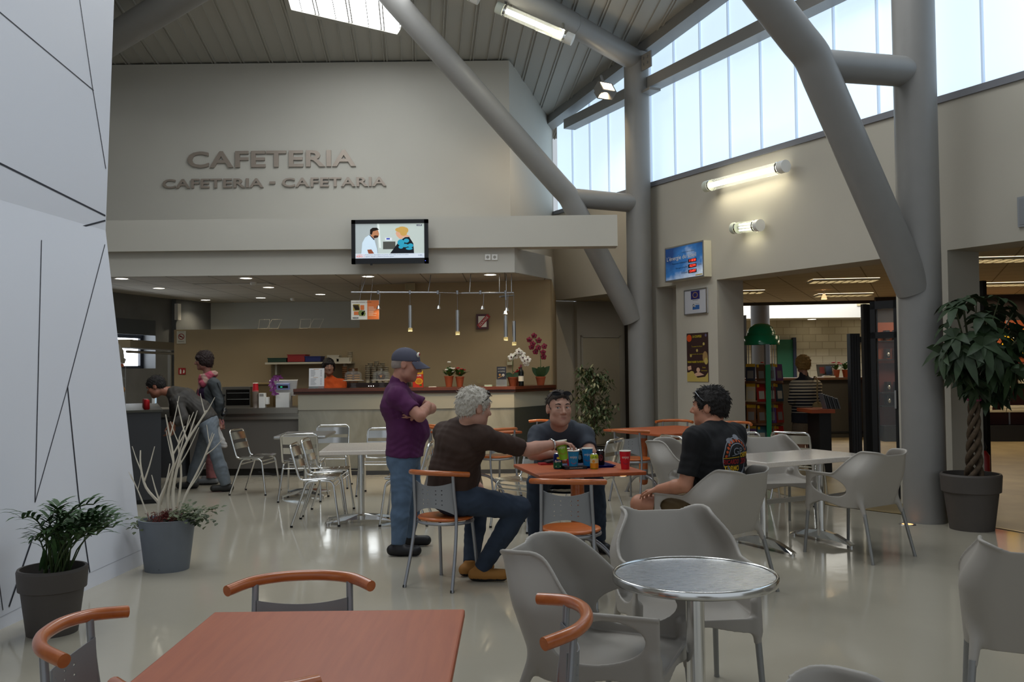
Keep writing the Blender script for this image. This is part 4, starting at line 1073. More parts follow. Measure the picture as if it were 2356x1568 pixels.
def muffin(t):
    MB().lathe([(.04, 0), (.055, .05), (.06, .06), (.03, .08), (.001, .085)], 16, (0, 0, .113), False).build('muffin', MATS['chocolate'], t); MB().at(TF).poly([(-.02, .175), (0, .14), (.02, .175)], .062).build('paper_flag', mat('orange_flag', 'd88a30', .6), t)
cake('glass domed cake stand stacked with biscuits, beside the barmaid', 813, biscuits)
cake('glass domed cake stand with a dark muffin, next to the man in the cap', 878, muffin)
# cups behind the bar, on the coffee machine
t = thing('coffee_machine', 'dark coffee machine behind the bar with small lit buttons', 'coffee machine', (P(860, 880, 14.1).x, 14.16, 0))
MB().rbox(-.5, -.1, .9, .55, .17, 1.29, .02).build('body', mat('machine_brown', '2e211d', .35), t); MB().box(-.5, -.1, 0, .55, .17, .9).build('base_cabinet', M_dark, t)
for i in range(3): MB().ball((-.07 + .035 * i, -.105, 1.24), .006, 6, 4).build('button_light', mat('button_glow', 'ffffff', .5, emit=4.), t)
MB().box(-.12, -.106, 1.13, .05, -.1, 1.15).build('display', mat('blue_display', '6a7cff', .5, emit=2.), t)
M_cup = mat('cream_paper_cup', 'cbbd9e', .6); M_kraft = mat('kraft_cup', 'a87c54', .65)
def cup_stack(m, label, x, y, z0, n, group, s=1.):
    t = thing('cup_tower', label, 'cups', (x, y, z0), 0, group)
    for i in range(n): MB().lathe([(.03 * s, 0), (.04 * s, .09), (.043 * s, .09), (.043 * s, .096)], 14, (0, 0, i * .03), False).build('cup', m, t)
    return t
for i, (px, y0, py) in enumerate(((846, 14.16, 836), (860, 14.16, 842), (874, 14.16, 838), (888, 14.16, 840), (852, 14.3, 832), (866, 14.3, 830), (880, 14.3, 831))):
    p = P(px, py, y0); cup_stack(M_cup, ['first', 'second', 'third', 'fourth', 'fifth', 'sixth', 'seventh'][i] + ' cream paper cup tower on the coffee machine, counting from the barmaid', p.x, y0, 1.29, max(2, int((p.z - 1.29 - .09) / .03) + 1), 'cream cup towers')
t = thing('back_worktop', 'low back worktop between the barmaid and the coffee machine', 'counter', (P(800, 880, 14.2).x, 14.2, 0))
MB().box(-.55, -.1, 0, -.12, .25, .9).build('cabinet', M_dark, t); MB().box(-.55, -.12, .9, -.12, .25, .94).build('worktop', M_sts, t)
for i, (px, py, lb) in enumerate(((793, 838, 'slimmer one by the barmaid'), (808, 842, 'middle one'), (817, 840, 'one by the cake dome'))):
    p = P(px, py, 14.2); cup_stack(M_kraft, 'brown paper cup tower behind the biscuit dome, ' + lb, p.x, 14.2, .94, int((p.z - .94 - .09) / .03), 'brown cup towers')
# wall shelf with crates
SY = 14.3
a, c = P(616, 838, SY), P(812, 832, SY)
t = thing('wall_shelf', 'white wall shelf above the back worktop holding coloured trays', 'shelf', ((a.x + c.x) / 2, SY, a.z)); w = (c.x - a.x) / 2; sh_z = .03
MB().box(-w, -.16, 0, w, .2, .03).build('board', mat('shelf_cream', 'b8b09a', .5), t)
for x in (-w * .8, w * .8): MB().box(x - .015, -.02, -.16, x + .015, .2, 0).build('bracket', MATS['shelf_cream'], t)
def crate(label, px0, px1, h, m):
    a_, c_ = P(px0, 830, SY), P(px1, 830, SY); w_ = (c_.x - a_.x) / 2
    t = thing('plastic_tray', label, 'tray', ((a_.x + c_.x) / 2, SY, a.z + .03), 0, 'trays on the wall shelf'); mb = MB()
    for x0, y0, x1, y1 in ((-w_, -.15, w_, -.14), (-w_, .14, w_, .15), (-w_, -.14, -w_ + .01, .14), (w_ - .01, -.14, w_, .14)): mb.box(x0, y0, 0, x1, y1, h)
    mb.box(-w_, -.15, 0, w_, .15, .008).build('basin', m, t); MB().box(-w_ - .008, -.158, h - .012, w_ + .008, -.15, h).box(-w_ - .008, .15, h - .012, w_ + .008, .158, h).build('rim', m, t)
crate('dark green tray on the wall shelf', 622, 664, .07, mat('green_tray', '1c3624', .5)); crate('red tray on the wall shelf, tallest of the three', 667, 707, .12, mat('red_tray', '8a1c18', .5)); crate('navy blue tray on the wall shelf', 706, 742, .09, mat('blue_tray', '16205c', .5))
for px, h, w_, lb in ((769, .10, .09, 'taller white carton on the wall shelf'), (792, .06, .10, 'low white carton on the wall shelf')):
    p = P(px, 830, SY); tt_ = thing('carton', lb, 'box', (p.x, SY, a.z + .03)); MB().box(-w_, -.1, 0, w_, .1, h).build('box_body', mat('carton_cream', 'b2ab98', .7), tt_); MB().box(-w_ - .004, -.104, h - .015, w_ + .004, .104, h + .004).build('lid', mat('carton_cream', 'b2ab98'), tt_)
p = P(806, 830, SY); cup_stack(M_cup, 'cream paper cups stacked at the end of the wall shelf', p.x, SY - .02, a.z + .03, 3, None)
# things on the service counter
SZ = .965
def sc_(px, Y=13.25): p = P(px, 935, Y); return (p.x, Y, SZ)
t = thing('grill_oven', 'steel grill oven with dark glass front on the service counter', 'oven', sc_(552, 13.45)); w = (P(584, 900, 13.4).x - P(520, 900, 13.4).x) / 2
MB().box(-w, -.18, 0, w, .2, .03).box(-w, -.18, .26, w, .2, .3).box(-w, -.18, .03, -w + .055, .2, .26).box(w - .01, -.18, .03, w, .2, .26).box(-w + .05, .18, .03, w, .2, .26).build('casing', M_sts, t)
MB().box(-w + .055, -.17, .03, w - .01, -.165, .26).build('glass_front', mat('oven_dark', '14120f', .15), t)
for z in (.09, .18): MB().tube([(-w + .03, -.18, z), (-w + .03, -.2, z)], .015, 10).build('knob', M_black, t); MB().tube([(-w + .07, -.175, z + .03), (w - .02, -.175, z + .03)], .004, 6).build('rack_bar', M_alu, t)
t = thing('cup_tower', 'tall tower of white paper cups topped by red ones on the service counter', 'cups', sc_(588, 13.12))
for i in range(12): MB().lathe([(.032, 0), (.041, .095), (.044, .095), (.044, .1)], 16, (0, 0, i * .0135), False).build('cup', mat('white_ribbed_cup', 'b7a79a', .6), t)
for i in range(3): MB().lathe([(.044, 0), (.036, .11)], 16, (0, 0, .235 + i * .005), False).build('cup', mat('red_paper_cup', 'b8141e', .5), t)
MB().lathe([(.039, .35), (.036, .358), (.001, .359)], 16, cap=False).build('cup_rim', M_wpet, t)
t = thing('napkin_dispenser', 'white upright napkin dispenser beside the paper cups', 'dispenser', sc_(604, 13.12), 0)
MB().rbox(-.045, -.05, 0, .045, .05, .21, .012).build('body', M_whitep, t); MB().box(-.03, -.053, .165, .03, -.049, .2).build('slot', mat('dispenser_grey', '8d8a84', .5), t); MB().rbox(.045, -.03, .05, .09, .06, .15, .01).build('side_box', M_whitep, t)
t = thing('cash_register', 'white cash register with a purple garland, at the end of the bar', 'cash register', sc_(652, 13.25))
MB().rbox(-.10, -.06, 0, .10, .14, .21, .01).build('stand', M_whitep, t)
CF = Matrix.Translation((0, .05, .19)) @ Matrix.Rotation(math.radians(14), 4, 'X')
MB().at(CF).prism([(-.2, 0), (.2, 0), (.2, .03), (-.2, .03)], 0, .01); mb = MB().at(CF @ frame((0, 0, 0), (1, 0, 0), (0, -1, 0)))
mb.add([(-.16, 0, -.03), (.16, 0, -.03), (.205, 0, .2), (-.205, 0, .2), (-.16, .04, -.03), (.16, .04, -.03), (.205, .04, .2), (-.205, .04, .2)], [(0, 1, 2, 3), (4, 7, 6, 5), (0, 4, 5, 1), (1, 5, 6, 2), (2, 6, 7, 3), (3, 7, 4, 0)]).build('monitor', mat('register_white', 'c9c6c0', .4), t)
MB().at(CF).box(-.09, -.07, .08, .10, -.03, .17).build('customer_display', mat('register_blue', '8e98c4', .4), t); MB().at(CF).box(-.06, -.073, .105, .08, -.069, .145).build('display_window', mat('display_dark', '0c1412', .2), t); MB().at(CF).rect(-.03, .118, .0, .13, .076).build('digits', mat('green_digits', '30c890', .5, emit=1.), t)
mb = MB()
for i in range(60):
    u = i / 60; a_ = R.uniform(0, 6.28); cx = -.02 - .11 * min(1, u * 2.2) if u < .5 else -.13 + .02 * math.sin(u * 20) + .05 * max(0, u - .7) * 3; cz = .43 - .03 * u if u < .35 else .43 - .35 * (u - .3)
    mb.leaf((cx, -.09, cz), (math.cos(a_), -.3, math.sin(a_)), (0, 1, 0), .055, .014, .1, 2)
mb.build('garland', mat('purple_tinsel', '7d3a7a', .35), t)
p = sc_(610, 13.55); t = thing('serving_board', 'wooden boards and trays stacked behind the grill oven', 'boards', (p[0], p[1], SZ + .0)); MB().box(-.14, -.08, 0, .14, .12, .33).build('crate', mat('crate_wood', '6e5a38', .7), t); MB().box(-.16, -.1, .33, .16, .14, .35).build('board', mat('board_wood', '8a7248', .6), t)
# no-smoking and extinguisher signs on the partition
PY = 14.495
def sign_on(px0, py0, px1, py1, Y, name, label, cat, m, th_=.008):
    a, c = P(px0, py1, Y), P(px1, py0, Y); t = thing(name, label, cat, (a.x, Y, a.z)); w, h = c.x - a.x, c.z - a.z
    MB().at(TF).box(0, -th_, 0, w, 0, h).build('plate', m, t); return t, w, h
t, w, h = sign_on(407, 761, 428, 790, PY, 'no_smoking_sign', 'white no smoking sign on the partition wall', 'sign', mat('sign_cream', 'c8c2ae', .5))
mb = MB().at(TF).use(mat('sign_red', '8e2018', .5)).ring(w / 2, h * .55, w * .26, w * .34, .01); mb.line((w * .28, h * .68), (w * .72, h * .42), .014, .0105).use(M_black).line((w * .3, h * .55), (w * .62, h * .55), .014, .01).build('pictogram', None, t)
MB().at(TF).use(M_black).rect(w * .15, h * .12, w * .85, h * .14, .01).rect(w * .15, h * .18, w * .8, h * .2, .01).rect(w * .2, h * .92, w * .8, h * .94, .01).build('small_print', mat('print_grey', '6a655a'), t)
t, w, h = sign_on(411, 846, 427, 861, PY, 'extinguisher_sign', 'small red fire extinguisher sign on the partition wall', 'sign', mat('fire_red', 'a01c1c', .5))
MB().at(TF).rect(w * .2, h * .12, w * .42, h * .7, .01).rect(w * .26, h * .7, w * .36, h * .86, .01).poly([(w * .6, h * .2), (w * .72, h * .4), (w * .66, h * .5), (w * .8, h * .8), (w * .9, h * .5), (w * .85, h * .2)], .01).build('pictogram', M_wpet, t)
# framed pennant and wall phone
t, w, h = sign_on(1096, 722, 1124, 757, 14.14, 'framed_pennant', 'small dark red frame with a striped pennant on the bar back wall', 'picture', mat('frame_darkred', '4a1512', .4), .02)
MB().at(TF).rect(w * .17, h * .14, w * .83, h * .86, .022).build('picture_sheet', M_wpet, t); MB().at(TF).use(mat('fire_red', 'a01c1c')).poly([(w * .17, h * .14), (w * .45, h * .14), (w * .83, h * .66), (w * .83, h * .86), (w * .75, h * .86), (w * .17, h * .3)], .0225).use(M_wpet)
mb = MB().at(TF @ Matrix.Translation((w * .26, 0, h * .22)) @ Matrix.Rotation(-math.radians(47), 4, 'Y')).use(mat('fire_red', 'a01c1c')).rect(-.02, -.03, .22, .035, .0225).use(M_wpet).text('GOUNGE', 0, -.015, w=.19, h=.035, y=.0235); mb.build('stripe', None, t)
p = P(1173, 831, 14.1); t = thing('wall_phone', 'cream wall phone behind the white orchid', 'phone', (p.x, 14.08, p.z)); MB().rbox(-.045, -.03, -.055, .045, 0, .055, .01).build('body', mat('phone_cream', 'b8b090', .5), t); MB().at(TF).poly([(-.035, .045), (.035, .045), (.03, .0), (.0, -.005), (-.035, -.01)], .031).build('window', mat('phone_dark', '8c7a52', .5), t)
p = P(1102, 876, 14.12); tag(MB().at(frame((p.x, 14.095, p.z), (1, 0, 0), (0, -1, 0))).disc(0, 0, .036, w=.0).build('wall_disc', mat('disc_beige', 'a3916a', .6)), 'round pale cover plate on the wall behind the bar', 'cover')
p = P(947, 663, 14.3); t = thing('wall_speaker', 'small pale loudspeaker box high on the bar back wall', 'speaker', (p.x, 14.2, p.z)); MB().box(-.08, -.12, -.05, .08, .0, .06).build('cabinet', M_olive, t); MB().box(-.07, -.123, -.04, .07, -.12, .05).build('grille', mat('grille_beige', '8f8464', .7), t)
# wire display stands on top of the partition
for px, lb, k in ((607, 'folded wire stand on the partition top, first from the window side', 0), (627, 'leaning wire stand on the partition top, beside the first', 1), (702, 'small wire stand on the partition top, third along', 0), (723, 'wire stand on the partition top, closest to the bar', 1)):
    p = P(px, 750, 14.56); t = thing('wire_stand', lb, 'wire rack', (p.x, 14.57, 2.16), 0, 'wire stands on the partition')
    MB().tube([(-.09, 0, .005), (-.07 + .06 * k, 0, .15), (.09 + .06 * k, 0, .15), (.08, 0, .005)], .003, 5).build('wire_frame', M_wpet, t); MB().tube([(-.09, -.05, .004), (.09, -.05, .004), (.09, .05, .004), (-.09, .05, .004)], .003, 5, closed=True).build('wire_base', M_wpet, t)
# display case with food, at the end of the counter
o = Vector((-4.02, 10.45, 0)); d = Vector((-.42, 1, 0)).normalized()
t = thing('display_case', 'dark grey refrigerated display case with glass shelves of food', 'display case', o, math.atan2(-d.x, d.y))
MB().box(-.95, 0, .05, 0, 2.4, 1.04).build('cabinet', mat('anthracite', '303134', .45), t); MB().box(-.9, .05, 0, -.05, 2.35, .05).build('plinth', M_black, t)
MB().box(-.97, -.02, 1.04, .02, 2.42, 1.065).build('top_board', mat('dark_ledge', '38372f', .5), t)
tg_ = mat('thin_glass', 'ffffff')
for z in (1.22, 1.42, 1.6): MB().box(-.75, .25, z, -.38, 2.2, z + .008).build('glass_shelf', tg_, t)
MB().box(-.38, .2, 1.065, -.374, 2.25, 1.65).build('glass_front', tg_, t)
MB().box(-.8, .2, 1.06, -.77, 2.25, 1.9).build('back_rail', M_sts, t)
for y in (.3, 1.2, 2.1): MB().box(-.45, y, 1.065, -.42, y + .03, 1.6).build('post', M_sts, t)
MB().box(-.75, .3, 1.56, -.40, 2.0, 1.595).build('price_strip', mat('food_strip', '8a4420', .6), t)
MW = Matrix.Rotation(math.atan2(-d.x, d.y), 4, 'Z')
def dc(x, y, z): return o + MW @ Vector((x, y, z))
for i in range(11):
    p = dc(R.uniform(-.6, -.48), .35 + i * .165, 1.2285); t = thing('pastry', 'golden pastry in the display case, one of a loose row', 'pastry', p, R.uniform(0, 3), 'pastries in the display case')
    MB().ball((0, 0, .05), (.085, .05, .05), 10, 7).ball((.05, .02, .045), (.05, .045, .045), 8, 6).build('crust', mat('pastry_gold', '9a6a34', .6, var=.3, vscale=20), t)
    MB().tube([(-.06, 0, .09), (.06, .01, .09)], .008, 5).build('glaze', mat('pastry_glaze', 'b5803c', .3), t)
for i in range(5):
    p = dc(-.15 - .002 * i, .10 + i * .1 - .0, 1.065); t = thing('drink_can', 'red drink can standing along the edge of the display case', 'can', p, 0, 'red cans on the display case')
    MB().lathe([(.026, 0), (.033, .01), (.033, .1), (.026, .115)], 14).build('can_body', mat('red_can', '9e1418', .3, .5), t); MB().lathe([(.026, .115), (.001, .116)], 12, cap=False).build('lid', M_alu, t)
p = dc(-.55, 1.3, 1.61); t = thing('heat_lamp', 'beige dome heat lamp over the display case', 'lamp', p)
MB().lathe([(.16, .0), (.16, .04), (.15, .16), (.10, .24), (.03, .27), (.001, .27)], 20, cap=False).build('shade', mat('lamp_beige', '5f594c', .5), t); MB().lathe([(.001, .01), (.15, .01)], 16, cap=False, smooth=False).build('lamp_glow', mat('heat_glow', 'ffb050', .5, emit=2.5), t); MB().sharp([(.02, .27), (.02, .33)], 8).build('stem', M_sts, t)
p = dc(-.56, 2.0, 1.065); t = thing('plate_dome', 'silver and glass cover standing by the kitchen window', 'dome', (p.x, p.y, 1.61)); MB().lathe([(.17, 0), (.19, .06), (.12, .1), (.001, .11)], 20, cap=False).build('cover', M_alu, t); MB().ball((0, 0, .12), .02, 8, 6).build('knob', M_black, t)
t = thing('warming_rack', 'beige and steel rail rack in front of the kitchen window', 'rack', (-5.9, 14.6, 0)); MB().box(-.05, -1.1, 1.86, .25, 1.1, 1.98).build('hood', mat('hood_beige', '6d6452', .5), t); MB().tube([(.2, -1.1, 1.80), (.2, 1.1, 1.80)], .02, 8).build('rail', M_sts, t)
for y in (-1.05, 1.05): MB().box(0, y - .02, 0, .05, y + .02, 1.86).build('post', M_sts, t)
t = thing('tablet_screen', 'small lit touch screen on the counter in front of the bending man', 'screen', (P(368, 940, 12.6).x - .08, 12.6, .965)); MB().at(Matrix.Rotation(.3, 4, 'Z')).rbox(-.02, -.15, 0, .02, .15, .26, .008).build('housing', M_whitep, t); MB().at(Matrix.Rotation(.3, 4, 'Z')).box(.02, -.13, .04, .022, .13, .24).build('display', mat('pale_screen', 'a8c4d8', .4, emit=.6), t)
t = thing('service_counter', 'short dark counter linking the display case to the steel service counter', 'counter', (-5.05, 12.95, 0)); MB().box(-.35, .02, 0, .35, .75, .85).build('front_panel', M_dark, t); MB().box(-.4, .0, .85, .4, .78, .965).build('worktop', M_sts, t)
tag(MB().at(KF).box(KL - 1.2, -.16, 2.45, KL - 1.1, -.09, 2.75).build('cable_box', M_whitep), 'white cable trunking box near the kitchen ceiling', 'box')
# ---------------------------------------------------------------- fittings on the long wall
WR = WF.to_3x3().to_4x4()
def on_wall(name, label, cat, px0, py0, px1, py1, group=None):
    a, c = W(px0, py1), W(px1, py0); t = thing(name, label, cat, a, 0, group); u = Wt(c) - Wt(a)
    return t, u, c.z - a.z, WR
def tube_lamp(name, label, A, B, r, ends=.07, power=0, glow=M_tubeg, n=(0, 0, 1), wallward=None, small=False):
    A, B = Vector(A), Vector(B); t = thing(name, label, 'wall light', A); d = (B - A); l = d.length; d.normalize(); q = lambda s: d * s
    MB().tube([q(ends), q(l - ends)], r, 20, cap=False).build('glass_tube', mat('clear_tube', 'f4f6f0', .05, alpha=.22, spec=.6), t)
    for s in (0, l - ends): MB().tube([q(s), q(s + ends)], r * 1.04, 20).build('end_cap', M_whitep if s else mat('frosted_cap', 'cfd3c4', .3), t)
    for s in (ends + .01, l - ends - .03): MB().tube([q(s), q(s + .03)], r * 1.08, 20, cap=False).build('steel_band', M_chrome, t)
    if small:
        for k in range(3): MB().tube([q(ends + .05) + Vector((0, 0, (k - 1) * r * .5)), q(l - ends - .05) + Vector((0, 0, (k - 1) * r * .5))], r * .16, 8).build('glow_tube', mat('dim_fluorescent', 'fffbe0', .5, emit=3.5, ecol=(.95, 1., .78)), t)
    else: MB().tube([q(ends + .04), q(l - ends - .04)], r * .45, 12).build('glow_tube', glow, t)
    if wallward is not None:
        for s in (l * .12, l * .88): MB().tube([q(s), q(s) + wallward], .02, 8).build('bracket', M_alu, t)
    if power:
        la = bpy.data.lights.new('lamp_light', 'AREA'); la.shape = 'RECTANGLE'; la.size = l - .2; la.size_y = r; la.energy = power; la.color = (1, .93, .68)
        o = bpy.data.objects.new('lamp_light', la); COL.objects.link(o)
        z = Vector((0, 0, -1)); y = z.cross(d); 
        o.matrix_world = Matrix(((d.x, -y.x, 0, (A.x + B.x) / 2), (d.y, -y.y, 0, (A.y + B.y) / 2), (0, 0, 1, (A.z + B.z) / 2 - r - .01), (0, 0, 0, 1)))
    return t
off = -WN * .16
tube_lamp('tube_light', 'long lit fluorescent tube lamp on the beige wall under the sill', W(1646, 431) + off, W(1832, 384) + off, .075, .1, 5, wallward=WN * .14)
tube_lamp('tube_light', 'short caged wall lamp below the long fluorescent tube', W(1706, 526) + off * .8, W(1768, 519) + off * .8, .075, .07, .6, wallward=WN * .11, small=True)
a, c = P(1143, 16, 12.0), P(1318, 92, 11.9); tube_lamp('tube_light', 'long lit fluorescent tube lamp slung beneath the roof tube', a, c, .075, .1, 8, wallward=Vector((0, .1, .2)))
a, c = P(308, 72, 12.6), P(356, 50, 12.5); tube_lamp('tube_light', 'short caged lamp on the dark roof tube beside the white wall', a, c, .08, .07, .8, small=True, wallward=Vector((0, .1, .2)))
a, c = P(1060, -22, 12.2), P(1103, -2, 12.2); tube_lamp('tube_light', 'tube lamp of which only the tip shows at the top edge', a - (c - a) * 2, c, .08, .1, 0, wallward=Vector((0, .1, .12)))
p = P(1394, 205, 13.6); t = thing('floodlight', 'square halogen floodlight on the eaves beam, shining down', 'floodlight', p, math.radians(30))
FM = Matrix.Rotation(math.radians(-35), 4, 'X')
MB().at(FM).box(-.13, -.05, -.10, .13, .1, .10).box(-.11, .1, -.07, .11, .14, .07).build('housing', mat('floodlight_grey', '6c6a66', .5), t)
MB().at(FM).rect(-.1, -.075, .1, .075, .054).build('lens', mat('flood_glow', 'ffe0b0', .5, emit=14., ecol=(1., .8, .52)), t); MB().tube([(0, .05, .08), (0, .12, .24)], .02, 8).build('bracket', M_satin, t)
spot(p + Vector((0, -.1, -.1)), (math.radians(55), 0, math.radians(30)), 90, 2.2, .8, (1, .78, .5))
# solar energy display
t, w, h, FR = on_wall('energy_display', 'blue sky illuminated panel reading L\'énergie du soleil on the wall', 'display', 1548, 570, 1645, 650)
o = W(1548, 653); h = W(1548, 575).z - o.z; w = Wt(W(1637, 600)) - Wt(o)
MB().at(FR).box(0, -.13, 0, w, 0, h).build('case', mat('pale_case', 'cfc9b4', .45), t)
m, nt, b, N, L = node_mat('sky_print')
tc = N('ShaderNodeTexCoord'); sp = N('ShaderNodeSeparateXYZ'); L(tc.outputs['Generated'], sp.inputs[0])
no = N('ShaderNodeTexNoise', Scale=3.2, Detail=7.); L(tc.outputs['Generated'], no.inputs['Vector'])
ad = N('ShaderNodeMath', operation='MULTIPLY_ADD'); ad.inputs[1].default_value = -.75; ad.inputs[2].default_value = .42; L(sp.outputs['Z'], ad.inputs[0])
ad2 = N('ShaderNodeMath', operation='ADD'); L(ad.outputs[0], ad2.inputs[0]); mm = N('ShaderNodeMath', operation='MULTIPLY'); mm.inputs[1].default_value = .55; L(no.outputs['Fac'], mm.inputs[0]); L(mm.outputs[0], ad2.inputs[1])
ad3 = N('ShaderNodeMath', operation='MULTIPLY_ADD'); ad3.inputs[1].default_value = .3; L(sp.outputs['X'], ad3.inputs[0]); L(ad2.outputs[0], ad3.inputs[2])
vm = N('ShaderNodeVectorMath', operation='DISTANCE'); vm.inputs[1].default_value = (.62, .5, .95); L(tc.outputs['Generated'], vm.inputs[0])
s2 = N('ShaderNodeMapRange'); s2.inputs['From Min'].default_value = .02; s2.inputs['From Max'].default_value = .75; s2.inputs['To Min'].default_value = .55; s2.inputs['To Max'].default_value = 0; L(vm.outputs['Value'], s2.inputs['Value'])
ad4 = N('ShaderNodeMath', operation='ADD'); L(ad3.outputs[0], ad4.inputs[0]); L(s2.outputs[0], ad4.inputs[1])
cr = N('ShaderNodeValToRGB'); e = cr.color_ramp.elements; e[0].position = .3; e[0].color = (*hexc('123a70'), 1); e[1].position = 1.0; e[1].color = (*hexc('dfe9f2'), 1); x_ = cr.color_ramp.elements.new(.62); x_.color = (*hexc('2f6cab'), 1)
L(ad4.outputs[0], cr.inputs['Fac']); L(cr.outputs['Color'], b.inputs['Base Color']); L(cr.outputs['Color'], b.inputs['Emission Color']); b.inputs['Emission Strength'].default_value = .28; b.inputs['Roughness'].default_value = .3
M_skyp = m
MB().at(FR).box(.02, -.133, .02, w - .02, -.131, h - .02).build('sky_picture', M_skyp, t)
MB().at(FR).box(0, -.136, 0, w, -.128, .02).box(0, -.136, h - .02, w, -.128, h).box(0, -.136, .02, .02, -.128, h - .02).box(w - .02, -.136, .02, w, -.128, h - .02).build('frame', M_alu, t)
mb = MB().at(FR).use(M_wpet).text('L\'énergie du soleil', w * .06, h * .56, w=w * .76, h=h * .16, y=.138).use(M_black)
mb.text('Centrale photovoltaïque', w * .44, h * .75, w=w * .36, h=h * .045, y=.138).text('Puissance instantanée', w * .2, h * .47, w=w * .4, h=h * .05, y=.138).text('Energie cumulée', w * .3, h * .32, w=w * .3, h=h * .05, y=.138).text('CO2 évité', w * .44, h * .17, w=w * .16, h=h * .05, y=.138).text('kWh', w * .88, h * .33, w=w * .07, h=h * .04, y=.138).build('lettering', None, t)
mb = MB().at(FR).use(mat('led_black', '0a0606', .3)); led = mat('led_red', 'ff2010', .5, emit=2.6, ecol=(1., .05, .03))
for k, (z, s) in enumerate(((.45, '11838'), (.30, '42391'), (.15, '15497'))):
    mb.use(MATS['led_black']).rect(w * .62, h * z, w * .83, h * (z + .1), .139).use(led).text(s, w * .655, h * (z + .02), w=w * .16, h=h * .065, y=.1405)
mb.build('number_display', None, t)
MB().at(FR).rect(w * .8, h * .06, w * .97, h * .085, .138).build('yellow_strip', mat('strip_yellow', 'c8a82a', .5), t)
# framed sign with the flag
t, w, h, FR = on_wall('flag_sign', 'white framed sign with a blue starred flag on the beige pillar', 'sign', 1579, 665, 1629, 724); o = W(1579, 724); h = W(1579, 669).z - o.z; w = Wt(W(1629, 690)) - Wt(o)
MB().at(FR).box(0, -.025, 0, w, 0, h).build('plate', mat('sign_paper', 'b9bac0', .4), t)
MB().at(FR).box(-.008, -.032, -.008, w + .008, -.02, .008).box(-.008, -.032, h - .008, w + .008, -.02, h + .008).box(-.008, -.032, 0, .008, -.02, h).box(w - .008, -.032, 0, w + .008, -.02, h).build('frame', M_alu, t)
mb = MB().at(FR).use(mat('flag_blue', '1d1c62', .5)).rect(w * .3, h * .6, w * .7, h * .95, .027).use(mat('flag_star', 'c8a23a', .5))
for k in range(12): mb.disc(w * .5 + w * .105 * math.cos(k * PI / 6), h * .775 + h * .105 * math.sin(k * PI / 6), w * .016, w=.029, n=5)
mb.build('flag', None, t)
MB().at(FR).use(mat('logo_blue', '2d5c9a', .5)).rect(w * .37, h * .18, w * .68, h * .28, .027).rect(w * .5, h * .28, w * .68, h * .36, .027).use(M_black).ring(w * .42, h * .34, w * .03, w * .045, .028).rect(w * .38, h * .56, w * .62, h * .575, .027).use(mat('logo_grey', '77787c', .5)).text('France', w * .5, h * .4, w=w * .16, h=h * .04, y=.027).build('emblem', None, t)
# poster
t, w, h, FR = on_wall('event_poster', 'dark brown LA COUPOLE event poster with cream drawings, low on the pillar', 'poster', 1583, 765, 1630, 877); o = W(1583, 877); h = W(1583, 767).z - o.z; w = Wt(W(1630, 800)) - Wt(o)
MB().at(FR).box(0, -.012, 0, w, 0, h).build('sheet', mat('poster_brown', '35201f', .5), t)
cr_ = mat('poster_cream', 'b5a058', .5); ye = mat('poster_yellow', 'b8a428', .5)
mb = MB().at(FR).use(cr_).poly([(0, 0), (w, 0), (w, h * .19), (w * .93, h * .15), (w * .85, h * .10), (w * .5, h * .08), (w * .36, h * .16), (w * .3, h * .21), (w * .2, h * .22), (w * .1, h * .19), (0, h * .19)], .013)
mb.use(mat('poster_orange', 'c84a18', .5)).disc(w * .13, h * .9, w * .12, h * .075, .014).use(mat('poster_pink', 'c8a088', .5)).disc(w * .54, h * .24, w * .085, h * .05, .014).poly([(w * .36, h * .16), (w * .5, h * .19), (w * .62, h * .19), (w * .82, h * .14), (w * .6, h * .12), (w * .42, h * .11)], .0145).poly([(w * .03, h * .31), (w * .2, h * .33), (w * .22, h * .25), (w * .06, h * .23)], .014)
mb.use(mat('poster_tan', '9a7a4e', .5)).disc(w * .88, h * .5, w * .12, h * .12, .0142).use(cr_).disc(w * .92, h * .42, w * .085, h * .07, .0146)
for u, v in ((.5, .64), (.82, .77), (.2, .535)): mb.disc(w * u, h * v, w * .045, h * .03, .014)
mb.use(mat('poster_violet', '5e5878', .5)).disc(w * .92, h * .945, w * .04, h * .03, .014).build('drawing_print', None, t)
MB().at(FR).use(ye).text('LA COUPOLE', w * .3, h * .905, w=w * .42, h=h * .05, y=.015, bold=.03).text('Tu as entre 4 et 14 ans ?', w * .24, h * .71, w=w * .52, h=h * .03, y=.015).text('L\'apprentie du ciel fait', w * .15, h * .55, w=w * .65, h=h * .03, y=.015).text('VIENS PASSER TA PETITE', w * .03, h * .385, w=w * .78, h=h * .04, y=.015, bold=.03).text('Ecole', w * .75, h * .275, w=w * .14, h=h * .03, y=.015).text('d\'astronomie', w * .68, h * .215, w=w * .28, h=h * .028, y=.015).build('lettering', None, t)
t, w, h, FR = on_wall('wall_plate', 'grey square plate on the wall at the picture edge beside the thick column', 'plate', 2345, 450, 2375, 523); o = W(2345, 523); MB().at(FR).box(0, -.02, 0, .32, 0, .28).build('plate', mat('plate_grey', '8f9194', .4), t); MB().at(FR).box(.02, -.024, .02, .3, -.02, .26).build('inset', mat('plate_inset', '85878a', .4), t)
# floor spots
for x, y, lb in ((2088, 1206, 'beside the foot of the thick column'), (1433, 1095, 'under the two-pillared cherry table')):
    p = F(x, y); t = thing('floor_spot', 'round floor light ' + lb, 'floor light', (p.x, p.y, 0), 0, 'floor lights'); MB().lathe([(.075, 0), (.075, .004), (.05, .005)], 24, cap=False).build('rim', M_alu, t); MB().lathe([(.05, .0045), (.001, .0045)], 20, cap=False, smooth=False).build('lens', mat('floor_glow', 'ffb070', .5, emit=2.), t)

